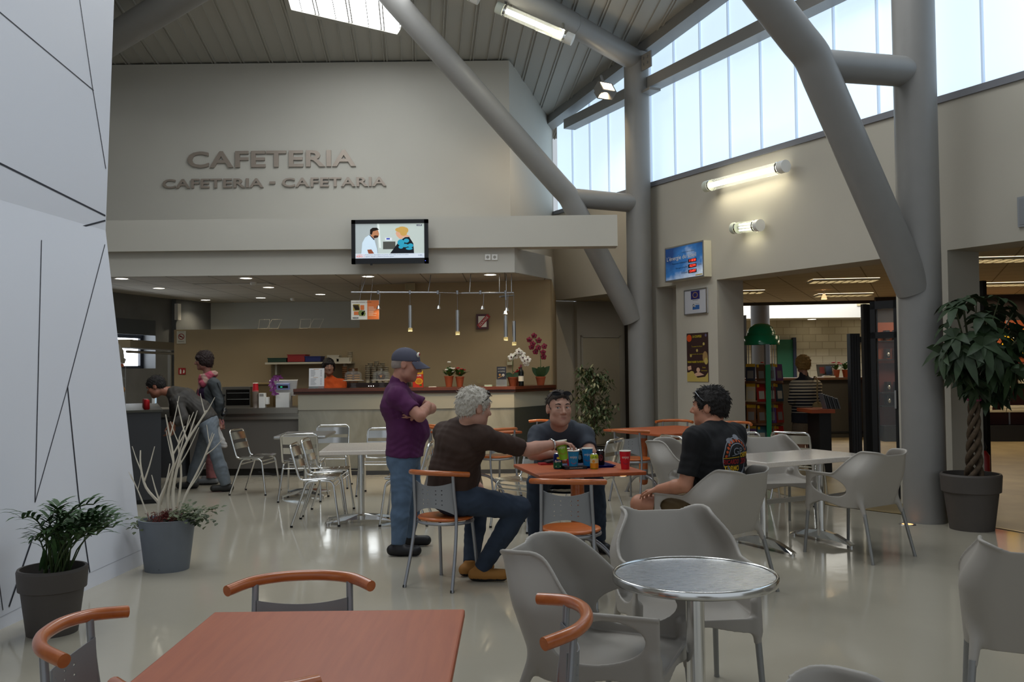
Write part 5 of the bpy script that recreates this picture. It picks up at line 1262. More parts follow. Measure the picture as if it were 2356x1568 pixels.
# ---------------------------------------------------------------- shop and hall behind
a = WP + WN * TH - WD * .05; e2 = Vector((3.9, 19.2, 0)); e3 = Vector((11.9, 18.2, 0)); ws_ = WP + WD * 12 + WN * TH
struct(MB().prism([(a.x, a.y), (ws_.x, ws_.y), (11.9, ws_.y), (e3.x, e3.y), (e2.x, e2.y)], 2.8, 2.9), 'ceiling_shop', M_tiles2)
struct(MB().prism([(e2.x - 1, e2.y + .12), (e3.x, e3.y), (e3.x, e3.y + .12), (e2.x - 1, e2.y + .24)], 2.74, 4.2), 'beam_hall', mat('dark_header', '3a3733', .6))
struct(MB().box(2.5, 24, 0, 12, 24.2, 2.72), 'wall_hall', M_block)
struct(MB().box(2.0, 22.9, 2.66, 12, 23.2, 5.0), 'wall_hall_upper', mat('bright_plaster', 'dcd8cc', .7))
struct(MB().box(2.0, 23.2, 2.66, 12, 24.2, 2.72), 'ceiling_hall', M_wall)
struct(MB().box(2, 18.9, 4.9, 12, 24.2, 5.0), 'roof_hall', M_wall)
struct(MB().sharp([(.2, 0), (.2, 2.66)], 28, (5.42, 19.9, 0)).sharp([(.2, 2.66), (.2, 4.9)], 28, (5.42, 19.9, 0)), 'column_3', mat('concrete_column', '8b8b8c', .7))
struct(MB().box(4.95, 20.6, 0, 5.3, 21.0, 2.62), 'wall_hall_recess', mat('recess_shade', '37342f', .7))  # dark block whose colour stands for the shade of the recess behind the column
p = P(1817, 800, 23.9); d3 = struct(MB().box(p.x - .32, 23.9, 0, p.x + .08, 23.99, 2.15), 'door_3', mat('green_door', '1d5238', .5)); struct(MB().box(p.x + .08, 23.85, 0, p.x + .16, 23.99, 2.2), 'trim_4', mat('navy_frame', '1c2334', .5))
MB().box(p.x - .02, 23.85, 1.0, p.x + .05, 23.9, 1.05).build('door_handle', M_alu, d3)
def area(loc, sx, sy, power, col=(1, .95, .85), rot=(0, 0, 0)):
    la = bpy.data.lights.new('added_fill', 'AREA'); la.shape = 'RECTANGLE'; la.size = sx; la.size_y = sy; la.energy = power; la.color = col
    o = bpy.data.objects.new('added_fill', la); COL.objects.link(o); o.location = loc; o.rotation_euler = rot
area((6.5, 21.2, 4.85), 5, 2.6, 420, (.95, .97, 1.0))  # added area light standing in for hall lighting, brightens the white band
for k, px in enumerate((1868, 1990)):
    p = F(px, 739, 2.655); t = thing('downlight', ('flat round light in the hall soffit behind the striped woman', 'flat round light in the hall soffit by the dark gate post')[k], 'ceiling light', (P(px, 740, 23.5).x, 23.5, 2.66), 0, 'hall soffit lights'); MB().lathe([(.11, 0), (.11, -.01)], 16, cap=False).build('rim', M_whitep, t); MB().lathe([(1e-5, -.008), (.11, -.008)], 16, cap=False, smooth=False).build('lens', M_lamp, t)
area((8.4, 16.6, 2.7), 2.5, .8, 70, (1, .84, .6)); _p = WP + WD * -1.9 + WN * .95; area((_p.x, _p.y, 2.68), .8, .4, 4, (1, .93, .8))  # added fills without fittings: one brightens the orange shelving, one the passage
# louvred lay-in lights
def louvre(label, px, py, along, w=.42, l=.98):
    c = F(px, py, 2.79); t = thing('louvre_light', label, 'ceiling light', (c.x, c.y, 2.797), along, 'louvred shop lights')
    MB().box(-l / 2, -w / 2, -.004, l / 2, w / 2, 0).build('diffuser', mat('louvre_glow', 'fff2d8', .5, emit=2.2, ecol=(1., .93, .76)), t)
    mb = MB()
    for i in range(9): x = -l / 2 + l * i / 8; mb.box(x - .012, -w / 2, -.035, x + .012, w / 2, -.005)
    for i in range(5): y = -w / 2 + w * i / 4; mb.box(-l / 2, y - .012, -.035, l / 2, y + .012, -.005)
    mb.build('louvre_grille', mat('louvre_cream', 'd0c4a4', .4), t)
    spot((c.x, c.y, 2.74), (0, 0, 0), 40, 2.6, .9, (1, .84, .56), .3)
al_ = math.radians(-7)
louvre('louvred shop ceiling light, larger one seen through the main opening', 1940, 644, al_); louvre('louvred shop ceiling light behind the halogen spot', 1940, 677, al_)
louvre('louvred ceiling light above the potted tree, nearer row', 2320, 595, al_); louvre('louvred ceiling light above the potted tree, farther row', 2330, 652, al_); louvre('louvred shop light of which a sliver shows by the pillar', 1690, 671, al_)
p = P(1896, 684, 16); t = thing('halogen_spot', 'small glowing halogen spot under the shop ceiling', 'spotlight', p); MB().lathe([(.02, .06), (.045, .0), (.05, -.03)], 14, cap=False).build('reflector', mat('amber_shade', 'e8b070', .4, emit=1.2, ecol=(1., .6, .3)), t); MB().lathe([(.001, -.02), (.045, -.02)], 12, cap=False, smooth=False).build('bulb', M_warm, t); MB().tube([(0, 0, .05), (0, 0, 2.8 - p.z)], .008, 6).build('stem', M_satin, t)
# glazed folding doors
def leaf_door(label, a, c, z1, kick=.22, mids=(1.78,), foot=True):
    a, c = Vector(a), Vector(c); t = thing('glazed_door', label, 'door', a); d = c - a; l = d.length; d.normalize(); FR = frame((0, 0, 0), d, Vector((d.y, -d.x, 0)))
    mb = MB().at(FR); mb.box(0, -.03, 0, .06, .03, z1).box(l - .06, -.03, 0, l, .03, z1).box(0, -.03, z1 - .09, l, .03, z1).box(0, -.03, .1, l, .03, .1 + kick)
    for z in mids: mb.box(0, -.03, z, l, .03, z + .07)
    mb.build('frame', M_black, t); MB().at(FR).box(.05, -.004, .3, l - .05, .004, z1 - .08).build('glass_pane', mat('door_glass', 'e8eef0', .03, alpha=.05, spec=.3), t)
    MB().at(FR).box(l - .05, -.07, 1.0, l - .03, -.03, 1.2).build('handle', M_alu, t)
leaf_door('black framed glazed door leaf standing open beside the thick column', (4.08, 10.35, 0), (4.30, 10.1, 0), 2.2)
t = thing('glazed_door', 'folded stack of tall black door posts left of the open leaf', 'door', (4.23, 10.74, 0)); 
for k in range(3): MB().box(-.10 + .05 * k, -.03 + .05 * k, 0, -.06 + .05 * k, .05 + .05 * k, 2.2).build('post', M_black, t)
p = F(1966, 1100); t = thing('gate_post', 'low ribbed black post in front of the shop counter', 'post', (P(1966, 900, 12.2).x, 12.2, 0)); MB().box(-.065, -.06, 0, .065, .06, 1.9).build('column', M_black, t)
for k in range(3): MB().box(-.045 + .035 * k, -.066, .05, -.03 + .035 * k, -.06, 1.88).build('rib', mat('rib_black', '26262a', .4), t)
MB().box(.065, -.02, 1.78, .28, .02, 1.86).build('link_bar', M_black, t)
leaf_door('dark door leaf folded back behind the potted tree', (5.35, 10.95, 0), (5.52, 10.62, 0), 2.45, 1.0, ())
t = thing('fire_extinguisher', 'red fire extinguisher on the floor behind the potted tree', 'extinguisher', (P(2263, 1060, 10.6).x, 10.6, 0)); MB().lathe([(.06, 0), (.068, .02), (.068, .42), (.03, .48)], 16).build('cylinder', mat('extinguisher_red', '8e1818', .35), t); MB().lathe([(.03, .48), (.04, .52), (.02, .58)], 10).build('valve_head', M_black, t)
# shelving along the far shop wall
sa, sb = Vector((7.15, 17.9, 0)), Vector((11.0, 17.4, 0)); sd = (sb - sa); sl_ = sd.length; sd.normalize(); SF = frame((0, 0, 0), sd, Vector((sd.y, -sd.x, 0)))
t = thing('shop_shelving', 'red-brown shop wall shelving with pale shelves and a dark base', 'shelving', sa)
MB().at(SF).box(0, 0, .3, sl_, .08, 1.5).build('lower_panel', mat('dark_red_panel', '4a1a17', .5), t); MB().at(SF).box(0, 0, 1.5, sl_, .08, 2.3).build('upper_panel', mat('orange_panel', '8f4420', .5), t); MB().at(SF).box(0, 0, 2.3, sl_, .1, 2.8).build('dark_fascia', mat('fascia_brown', '2a1f1c', .6), t); MB().at(SF).box(0, -.4, 0, sl_, .05, .3).build('base', M_black, t)
for z in (.55, 1.02, 1.42): MB().at(SF).box(1.5, -.34, z, sl_, 0, z + .035).build('shelf', mat('shelf_pale', '9a917d', .5), t)
for x in (.7, 2.4, 3.2): MB().at(SF).box(x, -.01, .3, x + .03, 0, 2.3).build('slot_rail', M_satin, t)
SM = Matrix.Translation(sa) @ SF
def sp_(x, y, z): return SM @ Vector((x, y, z))
for i, (x, z, w_, h_, c_, lb) in enumerate(((1.75, .585, .5, .1, 'b0a894', 'pale stack of leaflets on the lowest shelf, nearer the door'), (2.5, .585, .55, .09, 'b0a894', 'pale stack of leaflets on the lowest shelf, at the picture edge'), (2.7, 1.055, .3, .12, 'b8b09c', 'white box on the middle shelf behind the tree'), (1.9, 1.455, .3, .06, 'a39a86', 'low pile of papers on the upper shelf behind the tree'))):
    p = sp_(x, -.2, z); t = thing('leaflet_box', lb, 'papers', p); MB().at(SF).box(-w_ / 2, -.1, 0, w_ / 2, .1, h_).build('box_body', mat('leaflet_' + c_, c_, .7), t); MB().at(SF).box(-w_ / 2 - .004, -.104, h_ * .6, w_ / 2 + .004, .104, h_ * .7).build('paper_edge', M_wpet, t)
p = sp_(2.3, -.04, 1.62); t = thing('yellow_poster', 'yellow poster with black figures on the shop wall behind the tree', 'poster', p); MB().at(SF).box(0, -.02, 0, 1.0, 0, .5).build('sheet', mat('poster_bright', 'c8a018', .5), t); mb = MB().at(SF).use(M_black)
for x in (.25, .33, .55, .8): mb.disc(x, .38, .03, w=.022).rect(x - .035, .1, x + .035, .34, .022)
mb.use(M_wpet).rect(.2, .24, .28, .4, .0215).build('figures', None, t)
# small goods hung in the glazed corner
for i in range(14):
    x = .12 + (i % 4) * .17; z = (.72, .98, 1.62, 1.98)[i // 4]; p = sp_(x + .05, -.12, z)
    t = thing('souvenir', 'small dark and silver souvenir on a shelf in the glazed shop corner', 'souvenir', p, 0, 'souvenirs in the glazed corner')
    MB().rbox(-.045, -.03, -.02, .045, .09, .16, .01).build('box_body', mat('souvenir_black', '1b1a1c', .3), t); MB().ball((0, -.04, .05), (.03, .015, .045), 8, 6).build('figure', mat('souvenir_silver', 'b8b8b4', .25, .8), t)
for z in (.68, .94, 1.58, 1.94): tag(MB().at(SM).box(.02, -.22, z - .02, .85, -.0, z).build('shelf_board', M_black), {.68: 'lowest', .94: 'second lowest', 1.58: 'second highest', 1.94: 'highest'}[z] + ' black shelf in the glazed shop corner', 'shelf')
# reception desk
t = thing('reception_desk', 'long dark reception desk with a brown top at the back of the shop', 'desk', (6.4, 18.9, 0)); MB().box(-2.2, -.3, 0, 2.6, .3, 1.18).build('front_panel', mat('desk_dark', '37342d', .5), t); MB().box(-2.3, -.4, 1.18, 2.7, .35, 1.225).build('worktop', mat('desk_top', '56381f', .4), t); MB().box(-2.2, -.32, .1, 2.6, -.3, .13).build('kick_strip', M_black, t)
for px, lb in ((1925, 'potted red flower on the reception desk, nearer the striped woman'), (1945, 'leafy potted plant on the reception desk, beside the gate post')):
    p = P(px, 862, 18.75); small_plant(lb, (p.x, 18.75, 1.225), M_red if px < 1930 else M_leaf, 1.1)
p = P(1905, 862, 18.9); t = thing('magazine_rack', 'dark rack of magazines on the reception desk', 'rack', (p.x + .02, 18.98, 1.225)); MB().at(Matrix.Rotation(-.3, 4, 'X')).box(-.2, 0, .02, .2, .02, .28).build('back_panel', M_black, t); mb = MB().at(Matrix.Rotation(-.3, 4, 'X') @ TF).use(mat('mag_blue', '3a5a88', .5)).rect(-.02, .06, .1, .24, .002).use(mat('mag_white', 'b8b8b4', .5)).rect(.11, .05, .19, .2, .002).use(mat('mag_red', '8a2a2a', .5)).rect(-.15, .08, -.05, .22, .002); mb.build('magazine_cover', None, t)
t = thing('paper_tray', 'small white paper stack on the reception desk', 'papers', (P(1907, 868, 18.6).x, 18.62, 1.225)); MB().box(-.12, -.06, 0, .12, .06, .03).build('paper_block', M_wpet, t); MB().box(-.1, -.065, .03, .02, .05, .045).build('notepad', mat('notepad_grey', '8f8f8c', .5), t)
p = P(1998, 862, 18.8); t = thing('desk_lamp', 'grey screen on the reception desk by the door posts', 'screen', (p.x, 18.85, 1.225)); MB().at(Matrix.Rotation(.4, 4, 'Y')).box(-.02, -.15, .06, .02, .15, .4).build('panel', mat('screen_grey', '6f6d66', .5), t); MB().box(-.08, -.08, 0, .08, .08, .05).build('base', M_black, t)
p = P(2003, 800, 23.9); t = thing('wall_bracket', 'triangular pale bracket shelf on the block wall by the door posts', 'bracket', (p.x, 24, p.z)); MB().prism([(-.25, -.3), (.25, -.3), (.25, 0), (-.25, 0)], .1, .14).build('board', mat('bracket_grey', '6f6a5c', .5), t); MB().add([(0, 0, -.15), (0, 0, .1), (0, -.25, .1)], [(0, 1, 2)]).build('brace', MATS['bracket_grey'], t)
p = P(1985, 715, 22.88); t = thing('hall_poster', 'cream poster high on the bright hall band', 'poster', (p.x - .14, 22.89, 2.95)); MB().at(TF).box(0, -.01, 0, .42, 0, .7).build('sheet', mat('poster_pale', 'c8bc94', .6), t); MB().at(TF).use(mat('poster_plum', '5a2030', .6)).rect(.0, .42, .42, .7, .012).use(cr_).disc(.2, .2, .1, w=.012).build('print', None, t)
# table of books
t = thing('book_table', 'shop display table with an orange wood top and black legs', 'table', (P(1810, 990, 12.6).x, 12.75, 0)); MB().box(.30, -.3, .83, .62, .35, .88).build('tabletop', M_redp, t)
for x in (.42,): MB().box(x, -.25, 0, x + .16, .25, .83).build('leg', M_black, t)
bx = t.location
for i in range(7):
    p = P(1900 + i * 5, 958, 12.7); t = thing('brochure', 'grey brochure leaning in a row at the end of the shop table', 'brochure', (p.x, 12.72 + .02 * (i % 2), .88), 0, 'grey brochures in a row'); MB().at(Matrix.Rotation(-.28, 4, 'Y')).box(-.006, -.09, 0, .006, .09, .22 - .012 * i).build('cover', mat('brochure_grey', '5d6064', .35), t); MB().at(Matrix.Rotation(-.28, 4, 'Y')).box(.006, -.085, .01, .0075, .085, .2 - .012 * i).build('print', mat('brochure_light', '8b8f94', .35), t)
# low flat stacks of books
shx = P(1802, 870, 13.4).x - .23
cols = ['a89a78', '8f866c', 'b8b09a', '6c2a22', '9a9484', 'b0a486']
for i in range(8):
    p = (shx + .24 + .02 * (i % 3), 14.21, .90 + i * .02) if i < 4 else (shx + .25 + .015 * (i % 2), 14.21, .66 + (i - 4) * .022)
    t = thing('book', 'flat book ' + ('bottom', 'second', 'third', 'top')[i % 4] + ' of the pile behind the carousel, ' + ('upper shelf' if i < 4 else 'lower shelf'), 'book', p, R.uniform(-.1, .1)); MB().box(-.15, -.11, 0, .15, .11, .019).build('cover', mat('book_' + cols[i % 6], cols[i % 6], .6), t); MB().box(-.146, -.112, .003, .148, .1, .016).build('page_block', M_wpet, t)
# book carousel with a green dome
p = P(1752, 800, 13.7); cx, cy = p.x, 13.7
t = thing('book_carousel', 'revolving book stand with a shiny green domed top', 'book stand', (cx, cy, 0)); M_grn = mat('green_gloss', '15875a', .2, coat=.4)
MB().lathe([(.265, 1.80), (.265, 1.93), (.215, 1.935), (.205, 1.99), (.17, 2.06), (.10, 2.11), (.001, 2.125)], 32, cap=False).lathe([(.001, 1.81), (.262, 1.81)], 24, cap=False, smooth=False).build('dome', M_grn, t)
MB().box(-.036, -.335, 0, .036, -.305, 1.5).box(-.025, -.31, 0.03, .025, 0, .06).build('pole', M_grn, t); MB().box(-.03, -.33, 1.5, .03, -.24, 1.8).build('upper_pole', M_satin, t); MB().lathe([(.26, 0), (.26, .04), (.03, .07)], 24).build('base', M_grn, t)
tiers = (1.26, .955, .64, .36)
for z in tiers: MB().sharp([(.3, z - .03), (.3, z)], 24).build('tier', mat('tier_wood', '5e3a20', .5), t)
for a_ in range(4): MB().tube([(.24 * math.cos(a_ * PI / 2 + .4), .24 * math.sin(a_ * PI / 2 + .4), .05), (.24 * math.cos(a_ * PI / 2 + .4), .24 * math.sin(a_ * PI / 2 + .4), 1.8)], .008, 6).build('upright', mat('clear_acrylic', 'c8d0d2'), t)
bc = ['2c3040', 'b0481c', '9a1f1c', '24344a', '4b2a60', '5c3a26', 'a01a1a', '6a2020', '2e5f6a', '8a2a22', '93a0a8', '3f5a70', '31424e', '4a2c5c', '5e1d1d', '5b3a66', '4a4238', '1f5a38', '7a4e2c', 'a8642a', '40646e', 'b8a888', 'a8221e', '6e4526']
lv = ('top', 'second', 'third', 'lowest'); hx = ('first', 'second', 'third', 'fourth', 'fifth', 'sixth')
for i in range(16):
    k, j = divmod(i, 4); x = -.215 + .143 * j; h_ = (.255, .27, .275, .24)[k] - .01 * (j % 2)
    y = -math.sqrt(max(.3 ** 2 - x * x, .005)) * .75
    t = thing('book', hx[j] + ' book from the pillar on the ' + lv[k] + ' tier of the green carousel', 'book', (cx + x, cy + y, tiers[k]), (-.5, .3, .0, .5, -.3, .6)[j])
    th_ = .085; MB().at(Matrix.Rotation(-.1, 4, 'X')).box(-.068, -.012, 0, .068, .012, h_).build('cover', mat('book_' + bc[(i * 5 + k) % 24], bc[(i * 5 + k) % 24], .4), t)
    mb = MB().at(Matrix.Rotation(-.1, 4, 'X') @ TF).use(mat('title_yellow', 'c89a1c', .5)).rect(-.068, h_ * .82, -.03 if j % 2 else .068, h_ * .99, .013).use(mat('title_' + ('pale' if k % 2 else 'grey'), 'b0a898' if k % 2 else '77706a', .5)).rect(-.045, h_ * .15, .045, h_ * .6, .0132); mb.build('cover_print', None, t)
small_plant('small pot of red flowers on the shop side table behind the carousel', (shx + .26, 14.5, 1.22), M_red, 1.1)
t = thing('side_table', 'dark shop side unit behind the book carousel', 'cabinet', (shx, 14.52, 0)); MB().box(-.35, -.2, 0, .45, .25, 1.185).build('cabinet', mat('unit_dark', '2a2622', .6), t)
for z in (.66, .90): MB().box(-.33, -.42, z - .03, .43, -.2, z).build('shelf', M_redp, t)
MB().box(-.38, -.23, 1.185, .5, .27, 1.22).build('top_board', mat('unit_top', '5e3a22', .5), t)
# ---------------------------------------------------------------- plants
M_pot = mat('taupe_pot', '4c4642', .6, var=.05); M_soil = mat('dark_soil', '1e1813', .9)
RP = random.Random(11)
def collar_pot(r, h, t, m=None):
    m = m or M_pot
    MB().sharp([(r * .74, 0), (r * .91, h * .66), (r * .99, h * .68), (r * 1.03, h - .015), (r * 1.0, h), (r * .93, h), (r * .9, h * .86)], 40).build('pot', m, t)
    MB().lathe([(r * .9, h * .86), (.001, h * .88)], 24, cap=False, smooth=False).build('soil', M_soil, t)
t = thing('potted_palm', 'small parlour palm in a taupe pot against the white faceted wall', 'potted plant', (-2.68, 5.33, 0))
collar_pot(.185, .375, t)
M_palm = mat('palm_green', '34502a', .6, var=.3, vscale=14)
mb = MB(); st = MB()
for i in range(34):
    a = RP.uniform(-1.75, 1.75); lean = RP.uniform(.05, .5); L_ = RP.uniform(.26, .42); bx, by = RP.uniform(-.07, .07), RP.uniform(-.07, .07)
    d = Vector((math.cos(a) * lean, math.sin(a) * lean, 1)).normalized(); p0 = Vector((bx, by, .32)); p1 = p0 + d * L_ * RP.uniform(.35, .75)
    out = Vector((math.cos(a), math.sin(a), .25)).normalized(); rach = [p1 + out * (.042 * k) + Vector((0, 0, .05 * k - .007 * k * k)) for k in range(6)]
    st.tube([p0, p0 + (p1 - p0) * .5, p1] + rach[1:], .0042, 5)
    for k in range(1, 6):
        for sgn in (-1, 1):
            sd_ = Vector((-math.sin(a), math.cos(a), 0)) * sgn; mb.leaf(rach[k], out * .7 + sd_ * .75 + Vector((0, 0, .75)), (0, 0, 1), RP.uniform(.12, .22) * (1.1 - .06 * k), .012, .42, 4)
    mb.leaf(rach[-1], out + Vector((0, 0, .2)), (0, 0, 1), .15, .009, .4, 4)
for i in range(16):
    a = RP.uniform(-1.8, 1.8); mb.leaf((RP.uniform(-.06, .06), RP.uniform(-.06, .06), .36), (math.cos(a) * .5, math.sin(a) * .5, 1), (0, 0, 1), RP.uniform(.2, .38), .012, .25, 4)
st.build('stem', mat('palm_stem', '35451f', .5), t); mb.build('foliage', M_palm, t)
# planter with white branches
t = thing('branch_planter', 'blue-grey planter with bare white branches, red fibre and ivy', 'planter', (-2.64, 6.98, 0))
M_bpot = mat('blue_grey_pot', '6a7078', .55, var=.06)
MB().sharp([(.155, 0), (.198, .37), (.201, .385), (.186, .385), (.18, .35)], 40, sx=1.04).build('pot', M_bpot, t)
MB().lathe([(.18, .36), (.001, .385)], 24, cap=False).build('soil', M_soil, t)
MB().at(Matrix.Translation((.0, -.158, .03))).lathe([(.006, 0), (.001, .001)], 8, cap=False).build('drain_plug', M_black, t)
M_wbr = mat('white_painted_branch', 'cfc6b4', .6)
def branch(pts, r, subs, t):
    mb = MB(); q = spline(pts, 4); mb.tube(q, [r * (1 - .7 * i / (len(q) - 1)) for i in range(len(q))], 7)
    for f, d, l, r2 in subs:
        b0 = q[int(f * (len(q) - 1))]; d = Vector(d).normalized()
        c = spline([b0, b0 + d * l * .5 + Vector((0, 0, l * .08)), b0 + d * l + Vector((0, 0, l * .3))], 4); mb.tube(c, [r2 * (1 - .6 * i / (len(c) - 1)) for i in range(len(c))], 6)
    mb.build('branch', M_wbr, t)
br = [([(.06, 0, .36), (.04, .02, .6), (.12, .0, .9), (.26, 0, 1.13), (.30, 0, 1.20)], .015, [(.5, (.5, 0, 1), .25, .008), (.62, (-.4, .2, 1), .25, .007), (.75, (.7, 0, .8), .16, .006), (.9, (-.3, 0, 1), .12, .005), (.4, (.8, -.2, 1), .3, .007)]),
      ([(.02, .02, .36), (.0, .02, .55), (.05, 0, .8), (.0, .03, 1.05), (-.01, 0, 1.17)], .014, [(.45, (.4, 0, 1), .35, .007), (.6, (.6, .2, 1), .28, .007), (.7, (.3, 0, 1), .25, .006), (.55, (-.3, 0, 1), .2, .006)]),
      ([(.08, 0, .36), (.14, 0, .55), (.22, .02, .72), (.31, 0, .9), (.36, 0, 1.02)], .012, [(.35, (.8, 0, .9), .2, .006), (.6, (.5, 0, 1), .22, .006), (.72, (.9, 0, .5), .15, .005), (.85, (-.2, 0, 1), .12, .005)]),
      ([(-.05, 0, .36), (-.06, .02, .48), (-.16, 0, .62), (-.2, 0, .78), (-.21, .02, .9)], .015, [(.6, (.4, 0, 1), .22, .008), (.7, (-.5, 0, 1), .16, .006), (.3, (.4, -.1, 1), .2, .01)]),
      ([(-.06, -.02, .36), (-.05, -.02, .52), (.0, -.02, .65), (.03, -.02, .8)], .013, [(.4, (-.4, 0, 1), .16, .008), (.55, (.5, 0, 1), .18, .008)]),
      ([(-.15, .04, .36), (-.22, .04, .55), (-.29, .03, .72)], .008, [(.7, (.3, 0, 1), .1, .004), (.8, (-.6, 0, .8), .08, .004)]),
      ([(.05, .05, .36), (.09, .05, .7), (.07, .05, .95), (.12, .05, 1.08)], .011, [(.5, (.5, 0, 1), .25, .006), (.7, (-.5, 0, 1), .14, .005)])]
for pts, r, subs in br: branch(pts, r, subs, t)
mb = MB()
for i in range(220):
    a = RP.uniform(0, 2 * PI); r = RP.uniform(0, .14); p = Vector((r * math.cos(a) * 1.1, r * math.sin(a), .36 + RP.uniform(0, .07) * (1 - r / .2))); q = p + Vector((RP.uniform(-.07, .07), RP.uniform(-.07, .07), RP.uniform(-.03, .05))); mb.tube([p, (p + q) / 2 + Vector((0, 0, .02)), q], .0022, 3, cap=False)
fo = mb.build('red_fibre', mat('red_fibre', '5a1c14', .8), t); fo['kind'] = 'stuff'
mb = MB()
for cx, cz, n, sp in ((.17, .43, 80, .1), (.27, .40, 70, .09), (-.2, .36, 40, .06), (.08, .42, 30, .08), (.36, .46, 16, .04)):
    for i in range(n):
        p = Vector((cx + RP.gauss(0, sp * .55), RP.gauss(-.03, .06), cz + RP.gauss(0, sp * .35))); a = RP.uniform(0, 2 * PI); mb.leaf(p, (math.cos(a), math.sin(a) - .4, RP.uniform(-.6, .5)), (0, -.3, 1), RP.uniform(.03, .05), .016, .2, 2)
mb.build('foliage', mat('ivy_green', '4a5436', .55, var=.35, vscale=18), t)
# money tree with braided trunk
t = thing('potted_tree', 'money tree with braided trunk in a big taupe pot beside the thick column', 'potted tree', (4.13, 8.28, 0))
collar_pot(.25, .50, t)
M_bark = mat('braided_bark', '4f4030', .8, var=.3, vscale=30, bump=.4, bscale=40)
for k in range(4):
    pts = []
    for i in range(29):
        u = i / 28; a = k * PI / 2 + u * 11; r = .035 + .03 * (1 - u) ** 2; pts.append((.03 + r * math.cos(a) + .02 * u, r * math.sin(a), .42 + u * .82))
    MB().tube(pts, [.026 - .008 * i / 28 for i in range(29)], 8).build('trunk', M_bark, t)
M_pach = mat('dark_glossy_leaf', '24371c', .58, var=.35, vscale=9)
mb = MB(); st = MB(); tp = Vector((.05, 0, 1.22)); cc = Vector((.07, -.02, 1.62))
for i in range(78):
    u = RP.uniform(-1, 1); a = RP.uniform(0, 2 * PI); s_ = math.sqrt(1 - u * u); rr = RP.uniform(.55, 1.)
    c = cc + Vector((.44 * s_ * math.cos(a) * rr, .40 * s_ * math.sin(a) * rr, .46 * u * rr + (.06 if u > .5 else 0)))
    if (c.x + .23) ** 2 + (c.y - .42) ** 2 < .37 ** 2: continue
    st.tube([tp + (c - tp) * .05, tp + (c - tp) * .6 + Vector((0, 0, .05)), c], .006, 5)
    o = (c - cc).normalized()
    for k in range(6):
        b_ = 2 * PI * k / 6 + RP.uniform(-.2, .2); sx_ = o.cross(Vector((0, 0, 1))); sx_ = sx_.normalized() if sx_.length > .01 else Vector((1, 0, 0)); sy_ = o.cross(sx_)
        d = sx_ * math.cos(b_) + sy_ * math.sin(b_) + o * .35; mb.leaf(c, d, o + Vector((0, 0, .5)), RP.uniform(.13, .22), .043, .6, 4, .2)
st.build('twig', mat('green_twig', '3a3f22', .6), t); mb.build('foliage', M_pach, t)
MB().tube([(.05 + .05 * math.cos(a * PI / 6), .05 * math.sin(a * PI / 6), 1.16) for a in range(12)], .012, 6, closed=True).build('pink_ribbon', mat('pink_ribbon', '8e3058', .5), t)
# weeping fig
t = thing('potted_tree', 'weeping fig with small variegated leaves in front of the dark passage door', 'potted tree', (1.17, 13.3, 0))
collar_pot(.17, .34, t, M_soil if False else mat('black_pot', '24231f', .5))
st = MB(); mb = MB(); mv = MB()
for k in range(3): st.tube(spline([(.03 * math.cos(k * 2.1), .03 * math.sin(k * 2.1), .3), (.04 * math.cos(k * 2 + 1), .04 * math.sin(k * 2 + 1), .8), (.02 * k - .02, 0, 1.4)], 5), .012, 6)
for i in range(46):
    z = RP.uniform(.55, 1.42); a = RP.uniform(0, 2 * PI); r = .34 * math.sin(PI * min(1, (1.62 - z) / 1.25)) ** .7 * RP.uniform(.5, 1); p0 = Vector((0, 0, z)); p1 = Vector((r * math.cos(a), r * math.sin(a), z + .06)); st.tube([p0, (p0 + p1) / 2 + Vector((0, 0, .05)), p1], .004, 4)
    for j in range(24):
        u = RP.uniform(.3, 1.15); p = p0 + (p1 - p0) * u + Vector((RP.gauss(0, .04), RP.gauss(0, .04), RP.gauss(0, .04))); b_ = RP.uniform(0, 2 * PI)
        (mv if j % 4 == 0 else mb).leaf(p, (math.cos(b_), math.sin(b_), -.7), (0, 0, 1), RP.uniform(.05, .08), .017, .3, 2)
st.build('trunk', M_bark, t); mb.build('foliage', mat('fig_green', '3c4a2a', .45, var=.3, vscale=12), t); mv.build('foliage', mat('fig_pale', '8e8a66', .5), t, label='pale variegated leaves')
